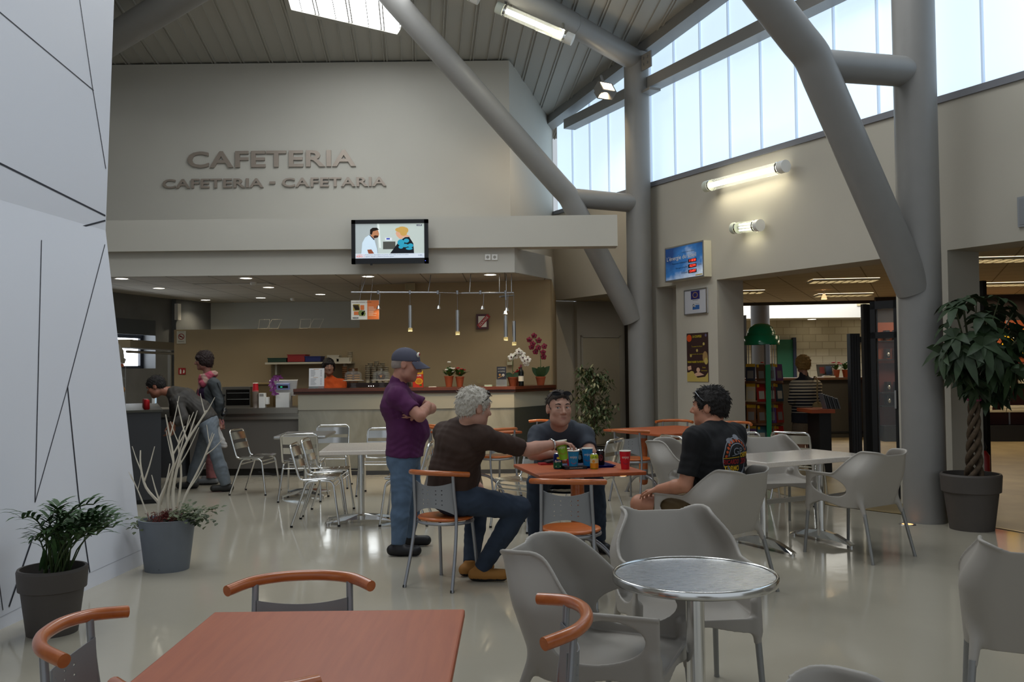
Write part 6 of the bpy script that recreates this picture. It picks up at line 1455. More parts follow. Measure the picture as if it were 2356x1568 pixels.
# ---------------------------------------------------------------- people
V3 = Vector
def G(px, Y, z): return V3((P(px, 1000, Y).x, Y, z))
def na(v): return np.array((v[0], v[1], v[2]), np.float32)
class Sdf:
    def __init__(s): s.p = []; s.amp = 0.; s.hf = 0.
    def cap(s, a, b, ra, rb, k=.03, lat=None, sc=1., inf=0.): s.p.append(('c', na(a), na(b), ra + inf, rb + inf, k, None if lat is None else na(lat), sc)); return s
    def ell(s, c, r, R=None, k=.03, inf=0., op='u'): s.p.append(('e', na(c), tuple(q + inf for q in r), None if R is None else np.array([[R[i][j] for j in range(3)] for i in range(3)], np.float32), k, op)); return s
    def cut(s, e, d, rad, ln=.6): s.p.append(('x', na(e), na(V3(d).normalized()), rad, ln)); return s
    def half(s, e, d): s.p.append(('h', na(e), na(V3(d).normalized()))); return s
    def bounds(s):
        lo = np.full(3, 1e9); hi = -lo
        for q in s.p:
            if q[0] == 'c':
                m = max(q[3], q[4]) * (q[7] if q[7] > 1 else 1) + .02; lo = np.minimum(lo, np.minimum(q[1], q[2]) - m); hi = np.maximum(hi, np.maximum(q[1], q[2]) + m)
            elif q[0] == 'e' and q[5] == 'u': m = max(q[2]) + .02; lo = np.minimum(lo, q[1] - m); hi = np.maximum(hi, q[1] + m)
        return lo, hi
    def eval(s, ax):
        g = np.full([len(a) for a in ax], 9., np.float32)
        for q in s.p:
            if q[0] == 'h':
                d = sum((ax[i] - q[1][i]).reshape([-1 if j == i else 1 for j in range(3)]) * q[2][i] for i in range(3)); g = np.maximum(g, d); continue
            if q[0] == 'c': m = max(q[3], q[4]) * max(1, q[7]) + q[5] + .03; lo, hi = np.minimum(q[1], q[2]) - m, np.maximum(q[1], q[2]) + m
            elif q[0] == 'e': m = max(q[2]) + q[4] + .03; lo, hi = q[1] - m, q[1] + m
            else: e = q[1] + q[2] * q[4]; lo, hi = np.minimum(q[1], e) - q[3] * 1.5, np.maximum(q[1], e) + q[3] * 1.5
            ix = [slice(int(np.searchsorted(ax[i], lo[i])), int(np.searchsorted(ax[i], hi[i]))) for i in range(3)]
            if any(t.stop <= t.start for t in ix): continue
            X = [ax[i][ix[i]].reshape([-1 if j == i else 1 for j in range(3)]) for i in range(3)]
            v = g[ix[0], ix[1], ix[2]]
            if q[0] == 'c':
                a, b = q[1], q[2]; R = [X[i] - a[i] for i in range(3)]; ba = b - a
                if q[6] is not None:
                    l = q[6]; t = (R[0] * l[0] + R[1] * l[1] + R[2] * l[2]) * (1 / q[7] - 1); R = [R[i] + l[i] * t for i in range(3)]; ba = ba + l * (ba.dot(l) * (1 / q[7] - 1))
                bb = max(float(ba.dot(ba)), 1e-9); h = np.clip((R[0] * ba[0] + R[1] * ba[1] + R[2] * ba[2]) / bb, 0, 1)
                d = np.sqrt(sum((R[i] - h * ba[i]) ** 2 for i in range(3))) - (q[3] + (q[4] - q[3]) * h); k = q[5]
            elif q[0] == 'e':
                R = [X[i] - q[1][i] for i in range(3)]
                if q[3] is not None: M = q[3]; R = [R[0] * M[0][i] + R[1] * M[1][i] + R[2] * M[2][i] for i in range(3)]
                r = q[2]; k0 = np.sqrt(sum((R[i] / r[i]) ** 2 for i in range(3))) + 1e-6; k1 = np.sqrt(sum((R[i] / (r[i] * r[i])) ** 2 for i in range(3))) + 1e-6
                d = k0 * (k0 - 1) / k1; k = q[4]
                if q[5] == 's':
                    h = np.clip(.5 - .5 * (v + d) / k, 0, 1); g[ix[0], ix[1], ix[2]] = v * (1 - h) - d * h + k * h * (1 - h); continue
            else:
                R = [X[i] - q[1][i] for i in range(3)]; t = R[0] * q[2][0] + R[1] * q[2][1] + R[2] * q[2][2]
                rad = np.sqrt(np.maximum(R[0] ** 2 + R[1] ** 2 + R[2] ** 2 - t * t, 0)); d = np.maximum(np.maximum(-t, rad - q[3]), t - q[4]); g[ix[0], ix[1], ix[2]] = np.maximum(v, -d); continue
            h = np.clip(.5 + .5 * (v - d) / k, 0, 1); g[ix[0], ix[1], ix[2]] = v * (1 - h) + d * h - k * h * (1 - h)
        if s.amp:
            X, Y, Z = [ax[i].reshape([-1 if j == i else 1 for j in range(3)]) for i in range(3)]
            g = g + s.amp * (np.sin(X * 31 + 9 * np.sin(Z * 11) + Y * 17) * np.sin(Z * 37 + 7 * np.sin(X * 13 + Y * 9)) + .6 * np.sin(Y * 43 + Z * 23 + 5 * np.sin(X * 19)))
        if s.hf:
            X, Y, Z = [ax[i].reshape([-1 if j == i else 1 for j in range(3)]) for i in range(3)]
            g = g + s.hf * (np.sin(X * 190 + 3 * np.sin(Z * 60)) * np.sin(Y * 170 + 4 * np.sin(X * 50)) + .7 * np.sin(Z * 150 + 4 * np.sin(Y * 70 + X * 40)))
        return g
    def mesh(s, name, m, parent, org, vox=.0075, label=None, mfn=None):
        lo, hi = s.bounds(); V, Fc = surface_nets(lo - vox, hi + vox, vox, s.eval)
        return sdf_object(name, V - np.array(org), Fc, m, parent, label, None if mfn is None else lambda c: mfn(c + np.array(org)))
def rot_to(f, up):
    f = V3(f).normalized(); x = f.cross(V3(up)).normalized(); u = x.cross(f); return Matrix(((x.x, f.x, u.x), (x.y, f.y, u.y), (x.z, f.z, u.z)))
def finger(S, p, d, ax, lens, r0, curl, k):
    r = r0
    for i, l in enumerate(lens):
        d = (Matrix.Rotation(curl * (1. if i else .75), 3, ax) @ d); q = p + d * l; S.cap(p, q, r, r * .9, k); p, r = q, r * .9
def hand(S, w, d, n, thumb, curl=.35, sc=1.):
    """w wrist, d pointing direction, n the way the palm faces, thumb +1/-1 side"""
    d = V3(d).normalized(); n = V3(n); n = (n - d * n.dot(d)).normalized(); lat = d.cross(n) * thumb
    ax = d.cross(n)
    for i, (o, l, fl) in enumerate(((.031, .088, 1.), (.010, .092, 1.1), (-.011, .088, 1.03), (-.030, .08, .82))):
        kn = w + d * l * sc + lat * o * sc; S.cap(w + d * .02 + lat * o * .55 * sc, kn, .0145 * sc, .0115 * sc, .012)
        finger(S, kn, (d + lat * o * 1.2).normalized(), ax, [.042 * fl * sc, .026 * fl * sc, .021 * fl * sc], .0092 * sc, curl * (1 + .18 * i), .004)
    b = w + d * .025 * sc + lat * .022 * sc; t1 = b + (d * .6 + lat * .75 + n * .25).normalized() * .042 * sc; t2 = t1 + (d * .85 + lat * .35 + n * .3).normalized() * .034 * sc; t3 = t2 + (d * .95 + lat * .05 + n * .35).normalized() * .026 * sc
    S.cap(b, t1, .0155 * sc, .012 * sc, .012); S.cap(t1, t2, .0112 * sc, .0098 * sc, .005); S.cap(t2, t3, .0098 * sc, .0082 * sc, .004)
HEADP = dict(cran=((0, -.012, .03), (.077, .099, .09)))
def head_sdf(S, C, R, s, female=False):
    L = lambda x, y, z: C + R @ V3((x * s, y * s, z * s)); f = lambda t: tuple(q * s for q in t)
    S.ell(L(0, -.012, .03), f((.077, .099, .09)), R, .01)
    S.ell(L(0, .03, -.03), f((.062 if not female else .057, .066, .088)), R, .03 * s); S.ell(L(0, .04, -.083), f((.046 if not female else .036, .048, .034)), R, .03 * s); S.ell(L(0, .079, -.1), f((.018, .014, .015)), R, .022 * s)
    for x in (-1, 1):
        S.ell(L(x * .04, .066, -.022), f((.022, .02, .024)), R, .025 * s); S.ell(L(x * .05, .02, -.07), f((.016, .03, .026)), R, .03 * s)
    S.cap(L(-.036, .082, .028), L(.036, .082, .028), .012 * s, .012 * s, .02 * s)
    for x in (-1, 1): S.ell(L(x * .032, .098, .005), f((.016, .013, .010)), R, .010 * s, op='s'); S.ell(L(x * .032, .0885, .0145), f((.0165, .008, .0055)), R, .006 * s); S.ell(L(x * .032, .0865, -.0055), f((.0155, .008, .0045)), R, .006 * s)
    S.cap(L(0, .092, .014), L(0, .115, -.028), .0075 * s, .0125 * s, .012 * s)
    for x in (-1, 1): S.ell(L(x * .012, .1, -.034), f((.0095, .011, .008)), R, .008 * s)
    S.cap(L(-.019, .088, -.059), L(.019, .088, -.059), .006 * s, .006 * s, .008 * s); S.cap(L(-.015, .088, -.071), L(.015, .088, -.071), .0068 * s, .0068 * s, .008 * s)
    S.ell(L(0, .1, -.065), f((.02, .012, .0028)), R, .004 * s, op='s')
    for x in (-1, 1):
        S.ell(L(x * .079, -.006, -.004), f((.011, .021, .034)), R, .01 * s); S.ell(L(x * .088, .0, .002), f((.005, .011, .018)), R, .006 * s, op='s')
def face_parts(t, O, C, R, s, brow, iris='3a2a1c', look=(0, 0)):
    L = lambda x, y, z: C + R @ V3((x * s, y * s, z * s)) - O
    for x in (-1, 1):
        mb = MB().use(mat('eye_white', 'c8beb4', .25)); mb.ball(L(x * .032, .0825, .005), .012 * s, 10, 8); mb.use(mat('iris_' + iris, iris, .2)); mb.ball(L(x * .032 + look[0] * .0035, .0896, .005 + look[1] * .0015), .0062 * s, 8, 6); mb.build('eye', None, t)
        q = [L(x * .014, .094, .024), L(x * .032, .096, .031), L(x * .05, .084, .026)]; MB().tube(spline(q, 3), [.0028 * s, .0036 * s, .0036 * s, .0036 * s, .0034 * s, .003 * s, .002 * s], 6).build('eyebrow', brow, t)
def hair_sdf(C, R, s, style, inf=.012, amp=.003):
    S = Sdf(); L = lambda x, y, z: C + R @ V3((x * s, y * s, z * s)); f = lambda t: tuple(q * s for q in t)
    S.ell(L(0, -.014, .034), f((.077 + inf, .099 + inf, .09 + inf)), R, .01)
    if style == 'short':
        S.ell(L(0, -.06, -.02), f((.06, .05, .055)), R, .03); S.ell(L(0, .13, -.03), f((.115, .105, .092)), R, .012, op='s'); S.half(L(0, -.09, -.055), R @ V3((0, .25, -1)))
        for x in (-1, 1): S.ell(L(x * .085, .0, -.03), f((.03, .03, .05)), R, .01, op='s')
    elif style == 'thin':
        S.ell(L(0, -.06, -.02), f((.06, .05, .055)), R, .03); S.ell(L(0, .142, -.01), f((.105, .105, .098)), R, .014, op='s'); S.half(L(0, -.09, -.055), R @ V3((0, .25, -1)))
        for x in (-1, 1): S.ell(L(x * .07, .075, .03), f((.03, .05, .04)), R, .012, op='s'); S.ell(L(x * .085, .0, -.03), f((.03, .03, .05)), R, .01, op='s')
    elif style == 'bald_sides':
        S.ell(L(0, -.06, -.02), f((.06, .05, .05)), R, .03); S.ell(L(0, .11, .02), f((.13, .12, .13)), R, .012, op='s'); S.half(L(0, -.09, -.05), R @ V3((0, .25, -1)))
    elif style == 'bob':
        S.ell(L(0, -.05, -.03), f((.078, .066, .085)), R, .04)
        for x in (-1, 1): S.ell(L(x * .066, .01, -.01), f((.026, .045, .06)), R, .03)
        S.cap(L(-.06, .07, .05), L(.06, .075, .055), .02 * s, .02 * s, .03); S.ell(L(0, .125, -.05), f((.062, .085, .088)), R, .012, op='s'); S.half(L(0, -.09, -.10), R @ V3((0, .1, -1)))
    elif style == 'curly':
        S.ell(L(0, -.03, .03), f((.092, .105, .095)), R, .03); S.ell(L(0, -.05, -.03), f((.075, .06, .065)), R, .04); S.ell(L(0, .13, -.04), f((.1, .1, .09)), R, .012, op='s'); S.half(L(0, -.09, -.085), R @ V3((0, .2, -1)))
    S.hf = amp * .9; return S
SKIN = {}
def skin(n, c):
    if n not in SKIN: SKIN[n] = (mat('skin_' + n, c, .5, var=.06, vscale=14), mat('lip_' + n, (hexc(c)[0] * .86, hexc(c)[1] * .72, hexc(c)[2] * .74), .45))
    return SKIN[n]
def person(label, j, b=1., hs=1.06, sk=('tan', 'a9765c'), female=False, vox=.0072, shirt=None, sleeve=.62, trousers=None, leg_cut=None, shoes=None, hair=None, brow=None, hands=((None, .35), (None, .35)), iris='3a2a1c', look=(0, 0), belly=0., collar=0., hem=None, flare=0., detail=True, torso_s=1.42, shirt_fn=None, hfac=1., butt=1., strands=0):
    O = V3((j['pelvis'].x, j['pelvis'].y, 0)); t = thing('person', label, 'person', O)
    lat = (j['shR'] - j['shL']).normalized(); up = (j['neck'] - j['pelvis']).normalized(); lat = (lat - up * lat.dot(up)).normalized(); fw = up.cross(lat)
    C = j['head']; R = rot_to(j['fwd'], j.get('up', (0, 0, 1)))
    def torso(S, inf):
        S.cap(j['pelvis'], j['waist'], .112 * b, .112 * b, .02, lat, 1.36, inf); S.cap(j['waist'], j['chest'], .112 * b, .122 * b, .03, lat, torso_s, inf)
        top = j['chest'] + (j['neck'] - j['chest']) * .5; S.cap(j['chest'], top, .122 * b, .092 * b, .03, lat, torso_s, inf)
        if belly: S.ell(j['waist'] + fw * .05 * b + up * -.02, (.13 * b + belly, .11 * b + belly, .14 * b), Matrix((lat, fw, up)).transposed(), .05, inf)
        if female:
            for sg in (-1, 1): S.ell(j['chest'] + fw * .1 * b + lat * sg * .07 - up * .03, (.06, .055, .06), None, .04, inf)
        for q in ('shL', 'shR'): S.cap(j['neck'] - up * .045 * b, j[q], .052 * b, .054 * b, .045, None, 1., inf); S.ell(j[q], (.058 * b,) * 3, None, .04, inf)
    def arm(S, sd, inf, lo=True):
        a, e, w = j['sh' + sd], j['el' + sd], j['wr' + sd]; S.cap(a, e, .051 * b, .042 * b, .03, None, 1., inf)
        if lo: m = e + (w - e) * .35; S.cap(e, m, .043 * b, .043 * b, .012, None, 1., inf); S.cap(m, w, .043 * b, .029 * b, .01, None, 1., inf)
    def leg(S, sd, inf, fl=0.):
        h, k, a = j['hip' + sd], j['kn' + sd], j['an' + sd]; S.cap(h, k, .086 * b, .058 * b, .04, None, 1., inf); m = k + (a - k) * .35; S.cap(k, m, .057 * b, .057 * b, .015, None, 1., inf + fl * .4); S.cap(m, a, .057 * b, .037 * b, .012, None, 1., inf + fl)
    S = Sdf(); torso(S, 0); nb = j['neck']
    S.cap(C + R @ V3((0, -.028 * hs, -.06 * hs)), nb - up * .03, .054 * b * (.85 if female else 1), .06 * b, .03)
    for sd in 'LR': leg(S, sd, 0); S.cap(j['an' + sd] + V3((0, 0, -.02)), j['an' + sd] + V3(j['toe' + sd]).normalized() * .12 + V3((0, 0, -.05)), .034, .025, .02)
    for sd in 'LR': arm(S, sd, 0)
    head_sdf(S, C, R, hs, female)
    for sd, (hd, curl) in zip('LR', hands):
        w = j['wr' + sd]; d, n, th = hd if hd else ((w - j['el' + sd]), -up, 1 if sd == 'L' else -1); hand(S, w, d, n, th, curl, hfac)
    Ri = R.transposed()
    def lips(c):
        q = (c - np.array(C)) @ np.array(R) / hs; return (((q[:, 0] / .0215) ** 2 + ((q[:, 2] + .0655) / .0095) ** 2 < 1) & (q[:, 1] > .085)).astype(int)
    S.mesh('body', list(skin(*sk)), t, O, vox, mfn=lips)
    if detail: face_parts(t, O, C, R, hs, brow or mat('brow_dark', '2a1d16', .8), iris, look)
    if trousers:
        S = Sdf(); S.cap(j['pelvis'], j['waist'] + (j['pelvis'] - j['waist']) * .3, .116 * b, .112 * b, .02, lat, 1.36, .011); S.amp = .0022
        S.ell(j['pelvis'] - fw * .045 * butt - up * .05 * abs(butt), (.15 * b, .1 * b, .1 * b), Matrix((lat, fw, up)).transposed(), .04)
        for sd in 'LR': leg(S, sd, .014, flare)
        for sd in 'LR':
            if leg_cut: h, k = j['hip' + sd], j['kn' + sd]; e = h + (k - h) * leg_cut; S.cut(e, k - h, .12, .25); S.cut(k, j['an' + sd] - k, .12, .6)
            else: k, a = j['kn' + sd], j['an' + sd]; S.cut(a + (k - a).normalized() * .0, a - k, .13, .3)
        q = j['waist'] + (j['pelvis'] - j['waist']) * .25; S.cut(q, j['waist'] - j['pelvis'], .24, .35); S.mesh('trousers', trousers, t, O, vox)
    sh = None
    if shirt:
        S = Sdf(); torso(S, .013); S.amp = .0026
        hp = j['pelvis'] + (j['waist'] - j['pelvis']) * (.25 if hem is None else hem); S.cap(hp, j['waist'], .118 * b, .115 * b, .03, lat, 1.38, .016 + (.01 if hem is not None and hem < 0 else 0))
        if collar: S.cap(nb - up * .03, nb + (C - nb).normalized() * collar, .066 * b, .064 * b, .02)
        for sd in 'LR':
            arm(S, sd, .017, sleeve > 1)
            if sleeve <= 1: a, e = j['sh' + sd], j['el' + sd]; S.cut(a + (e - a) * sleeve, e - a, .085, .17)
            else: e, w = j['el' + sd], j['wr' + sd]; S.cut(w - (w - e).normalized() * .01, w - e, .07, .12)
        S.cut(hp, j['pelvis'] - j['waist'], .27, .4)
        sh = S.mesh('shirt' if sleeve <= 1 else 'jacket', shirt, t, O, vox, mfn=shirt_fn)
    if shoes:
        for sd in 'LR':
            a = j['an' + sd]; d = V3(j['toe' + sd]).normalized(); z0 = a.z - .085; h = V3((a.x, a.y, z0 + .045)) - d * .05; q = h + d * .2
            S = Sdf(); sd_l = d.cross(V3((0, 0, 1))); S.cap(h, q, .044, .042, .02, sd_l, 1.05).cap(V3((a.x, a.y, a.z + .015)), h + d * .07, .046, .042, .03); S.half(V3((a.x, a.y, z0 + .003)), (0, 0, -1)); S.half(V3((a.x, a.y, a.z + .03)), (0, 0, 1))
            S.mesh('shoe', [shoes, mat('shoe_sole', '4a4238' if shoes.name != 'black_shoe' else '17161a', .7)], t, O, .006, mfn=lambda c, z=z0: (c[:, 2] < z + .022).astype(int))
    if hair:
        m, style, inf, amp = hair; ho = hair_sdf(C, R, hs, style, inf, amp).mesh('hair', m, t, O, .0052)
        if strands:
            rr = random.Random(7); mb = MB(); vs = ho.data.vertices; cl = C - O
            for _ in range(strands):
                v = vs[rr.randrange(len(vs))]; n_ = v.normal; q = Ri @ (v.co - cl)
                d = R @ V3((rr.gauss(0, .35), (.8 if q.y > .0 else -.4), (.1 if q.z > .08 * hs else -.9))); d = (d - n_ * d.dot(n_)).normalized(); d = (d + n_ * rr.uniform(.02, .26)).normalized(); l = rr.uniform(.016, .032)
                mb.tube([v.co - n_ * .004, v.co + d * l * .55, v.co + (d * .95 + n_ * .1) * l], [.0026, .002, .0007], 4, cap=False)
            mb.build('hair_strand', m, t)['kind'] = 'stuff'
    return t, O, C, R, hs, sh, (lat, fw, up)
def cloth(n, c, r=.85, v=.1): return mat(n, c, r, var=v, vscale=9, bump=.12, bscale=260)
def glasses_on_head(t, O, C, R, s, m=None):
    L = lambda x, y, z: C + R @ V3((x * s, y * s, z * s)) - O; m = m or mat('sunglass_black', '0c0c10', .1)
    fr = MB()
    for x in (-1, 1): fr.tube(spline([L(x * .084, .0, .03), L(x * .09, .035, .06), L(x * .07, .07, .094)], 4), .0028, 6)
    fr.tube([L(-.07, .07, .094), L(-.012, .086, .1), L(.012, .086, .1), L(.07, .07, .094)], .003, 6); fr.build('sunglasses_frame', m, t)
    for x in (-1, 1):
        mb = MB(); pts = [L(x * .038 + .03 * math.cos(a * PI / 8), .083 - .014 * math.sin(a * PI / 8) - .006 * abs(math.cos(a * PI / 8)) - (.012 if x * math.cos(a * PI / 8) > .5 else 0), .099 + .015 * math.sin(a * PI / 8)) for a in range(16)]; mb.sheet(pts, [tuple(range(16))], .003); mb.build('sunglasses_lens', m, t)
M_jean = cloth('blue_denim', '566a82', .9, .2); M_jeand = cloth('dark_denim', '2b3646', .9, .18); M_bshoe = mat('black_shoe', '18171a', .5)
# --- standing man in the purple polo
j = dict(pelvis=P(931, 1045, 7.55), waist=P(933, 985, 7.55), chest=P(917, 932, 7.55), neck=P(913, 884, 7.55), head=P(935, 838, 7.53), fwd=(1, -.06, -.22), shR=P(915, 912, 7.36), shL=P(922, 910, 7.74),
         elR=P(966, 957, 7.26), wrR=P(985, 931, 7.60), elL=P(991, 939, 7.74), wrL=P(961, 949, 7.37), hipR=P(926, 1060, 7.46), hipL=P(938, 1060, 7.64), knR=P(923, 1152, 7.42), knL=P(947, 1150, 7.72), anR=G(914, 7.38, .085), anL=G(938, 7.78, .085), toeR=(1, -.15, 0), toeL=(1, .05, 0))
t, O, C, R, hs, sh, fr = person('person in a purple polo shirt and grey cap standing with folded arms', j, 1.08, 1.09, ('ruddy', 'b07c68'), shirt=cloth('purple_pique', '4e1a48'), sleeve=.72, trousers=M_jean, shoes=M_bshoe, belly=.012, collar=.035, hair=(mat('grey_stubble', '8d8078', .8), 'bald_sides', .003, .001),
    hands=(((V3((-1, -.12, -.05)), (-.1, 1, .1), 1), .12), ((V3((-.1, 1, -.1)), (-1, 0, -.1), -1), .45)), brow=mat('brow_grey', '8c8078', .8), iris='4a5a66', look=(0, -1), hem=-.05)
Sc = Sdf(); Lh = lambda x, y, z: C + R @ V3((x * hs, y * hs, z * hs))
Sc.ell(Lh(0, -.012, .036), (.086 * hs, .110 * hs, .091 * hs), R, .01); Sc.half(Lh(0, 0, .024), R @ V3((0, .16, -1))); M_cap = cloth('washed_grey_cotton', '4a4a58')
cap_o = Sc.mesh('cap', M_cap, t, O, .006)
mb = MB(); RM = R.to_4x4(); RM.translation = C - O
def brim(u, v): x = (u * 2 - 1) * .078; y = .072 + .112 * v * math.sqrt(max(0, 1 - ((u * 2 - 1) * .93) ** 2)) - .02 * abs(u * 2 - 1) ** 2; return (x * hs, y * hs, (.056 - .042 * v - .03 * (u * 2 - 1) ** 2) * hs)
mb.at(RM); mb.grid(brim, 14, 5, True, .006); mb.build('cap_brim', M_cap, cap_o)
mb = MB().at(RM).use(M_wpet); mb.ball((.026 * hs, .078 * hs, .09 * hs), (.022 * hs, .012 * hs, .020 * hs), 10, 7).use(mat('badge_red', 'a02028', .6)).ball((.030 * hs, .085 * hs, .094 * hs), (.014 * hs, .008 * hs, .012 * hs), 8, 6); mb.build('cap_badge', None, cap_o)
mb = MB()
lat, fw, up = fr
q = [j['pelvis'] + up * .05 + lat * .165 * math.cos(a * PI / 16) + fw * .138 * math.sin(a * PI / 16) - O for a in range(32)]; MB().tube(q, .016, 6, closed=True).build('belt', M_black, t)
# --- seated man in brown
j = dict(pelvis=P(1038, 1136, 6.45), waist=P(1042, 1085, 6.45), chest=P(1060, 1020, 6.42), neck=P(1076, 975, 6.38), head=P(1091, 938, 6.34), fwd=(.86, .5, -.12), shR=P(1112, 1006, 6.24), shL=P(1024, 996, 6.58),
         elR=P(1212, 1034, 6.42), wrR=P(1272, 1022, 6.56), elL=P(1052, 1080, 6.80), wrL=P(1102, 1120, 6.76), hipR=P(1056, 1147, 6.36), hipL=P(1036, 1143, 6.56), knR=P(1196, 1168, 6.42), knL=P(1098, 1176, 6.92), anR=G(1104, 6.48, .085), anL=G(1080, 6.66, .085), toeR=(1, -.12, 0), toeL=(.8, .5, 0))
t, O, C, R, hs, sh, fr = person('person with grey hair in a brown T-shirt, seated, reaching for a green cup', j, 1.12, 1.1, ('ruddy2', 'b58672'), shirt=cloth('brown_cotton', '35231a'), sleeve=.86, trousers=M_jeand, shoes=mat('tan_suede', '9a6a30', .75), belly=.01, hair=(mat('white_grey_hair', 'b9b2a6', .7, bump=.5, bscale=90), 'short', .014, .004), strands=900,
    hands=(((V3((.7, .2, -.5)), (0, 0, -1), 1), .4), ((V3((1, .15, .12)), (.05, -.1, -1), 1), .42)), brow=mat('brow_grey', '8c8078'), hem=.05, butt=.3)
glasses_on_head(t, O, C, R, hs)
w = j['wrR'] - O; d = (j['wrR'] - j['elR']).normalized(); u_ = d.cross(V3((0, 0, 1))).normalized(); v_ = d.cross(u_)
MB().tube([w - d * .01 + (u_ * math.cos(a * PI / 8) + v_ * math.sin(a * PI / 8)) * .039 for a in range(16)], .006, 6, closed=True).build('bracelet', M_chrome, t)
HAND2 = j['wrR'] + V3((.085, .01, .005))
# --- man in grey facing the viewer
j = dict(pelvis=G(1290, 7.82, .61), waist=P(1290, 1062, 7.80), chest=P(1291, 1012, 7.55), neck=P(1288, 978, 7.36), head=P(1286, 939, 7.26), fwd=(.26, -1, .04), shR=P(1239, 1002, 7.46), shL=P(1343, 1002, 7.46),
         elR=P(1226, 1043, 7.30), wrR=P(1272, 1043, 7.22), elL=P(1358, 1043, 7.30), wrL=P(1322, 1044, 7.22), hipR=G(1262, 7.82, .585), hipL=G(1318, 7.82, .585), knR=G(1234, 7.4, .56), knL=G(1366, 7.4, .56), anR=G(1230, 7.5, .085), anL=G(1374, 7.5, .085), toeR=(-.3, -1, 0), toeL=(.3, -1, 0))
t, O, C, R, hs, sh, fr = person('person in a dark grey T-shirt with sunglasses on his head, behind the table of drinks', j, 1.2, 1.17, ('warm', 'ae8470'), shirt=cloth('slate_jersey', '383d46'), sleeve=.70, trousers=M_jeand, shoes=M_bshoe, hair=(mat('short_brown_hair', '30261f', .8, bump=.5, bscale=120), 'thin', .004, .002), strands=420,
    hands=(((V3((-1, -.0, -.05)), (0, .3, -1), 1), .3), ((V3((1, -.1, -.05)), (0, .3, -1), -1), .3)), iris='3a3a38', look=(1, .6), hem=.0, butt=.3)
glasses_on_head(t, O, C, R, hs)
def decal(t, O, sh, org, ex, ez, n, name, items):
    """flat figures laid onto the cloth: every point is dropped along -n onto the garment"""
    from mathutils.bvhtree import BVHTree
    me = sh.data; bv = BVHTree.FromPolygons([v.co for v in me.vertices], [tuple(p.vertices) for p in me.polygons]); mb = MB()
    for k, (m, draw) in enumerate(items):
        tmp = MB(); draw(tmp); b_ = bmesh.new(); vs = [b_.verts.new(v) for v in tmp.v]
        for f in tmp.f:
            try: b_.faces.new([vs[i] for i in f])
            except ValueError: pass
        bmesh.ops.triangulate(b_, faces=b_.faces); 
        for _ in range(2):
            le = [e for e in b_.edges if e.calc_length() > .03]
            if le: bmesh.ops.subdivide_edges(b_, edges=le, cuts=1)
        bmesh.ops.triangulate(b_, faces=b_.faces); b_.verts.index_update(); pts = []; ok = []
        for v in b_.verts:
            p = org + ex * v.co.x + ez * v.co.z - O; h = bv.ray_cast(p + n * .3, -n); ok.append(h[0] is not None); pts.append((h[0] + n * (.0025 + .0006 * k)) if h[0] else p)
        mb.use(m); mb.add(pts, [[v.index for v in f.verts] for f in b_.faces if all(ok[v.index] for v in f.verts)], True); b_.free()
    return mb.build(name, None, t)
decal(t, O, sh, P(1300, 1045, 6.6), V3((1, 0, 0)), V3((0, .25, 1)).normalized(), V3((0, -1, .2)).normalized(), 'shirt_print', [(mat('faded_print', '565b63', .9), lambda m: (m.text('SPORT', -.13, .0, w=.26, h=.05, bold=.02), m.text('CLUB', -.1, .08, w=.2, h=.03)))])
# --- man in black seated in the armchair
f4 = V3((-.66, .75, 0)); r4 = V3((.75, .66, 0))
j = dict(pelvis=V3((1.34, 6.14, .555)), waist=V3((1.37, 6.11, .74)), chest=V3((1.37, 6.11, .93)), neck=V3((1.345, 6.13, 1.095)), head=P(1633, 936, 6.2), fwd=(-.85, .45, .02), shL=V3((1.19, 5.98, 1.02)), shR=V3((1.51, 6.26, 1.02)),
         elL=V3((1.12, 5.98, .72)), wrL=V3((.98, 6.17, .67)), elR=V3((1.56, 6.38, .74)), wrR=V3((1.28, 6.50, .69)), hipL=V3((1.27, 6.08, .545)), hipR=V3((1.42, 6.2, .545)), knL=V3((.875, 6.36, .545)), knR=V3((1.09, 6.62, .545)), anL=V3((.93, 6.33, .085)), anR=V3((1.12, 6.58, .085)), toeL=f4, toeR=f4)
t, O, C, R, hs, sh, fr = person('person in a black printed T-shirt and khaki shorts, sitting in a grey armchair', j, 1.12, 1.1, ('tan2', 'b07a60'), shirt=cloth('black_jersey', '0f0f12'), sleeve=.78, trousers=cloth('khaki_twill', '5e4c30'), leg_cut=.70, shoes=M_bshoe, hair=(mat('dark_brown_hair', '1a1513', .75, bump=.5, bscale=100), 'short', .012, .005), strands=800, hem=.0, butt=.3)
glasses_on_head(t, O, C, R, hs, mat('sunglass_silver', '8d9094', .2, .9))
bn = V3((.55, -.83, 0)).normalized(); be = V3((.83, .55, 0)).normalized()
yl, rd, gy, og = mat('print_yellow', 'c8a018', .8), mat('print_red', '8e1c20', .8), mat('print_silver', '7d8088', .8), mat('print_orange', 'b04a20', .8)
pc = V3((1.43, 6.05, .90))
def pr(fn): return fn
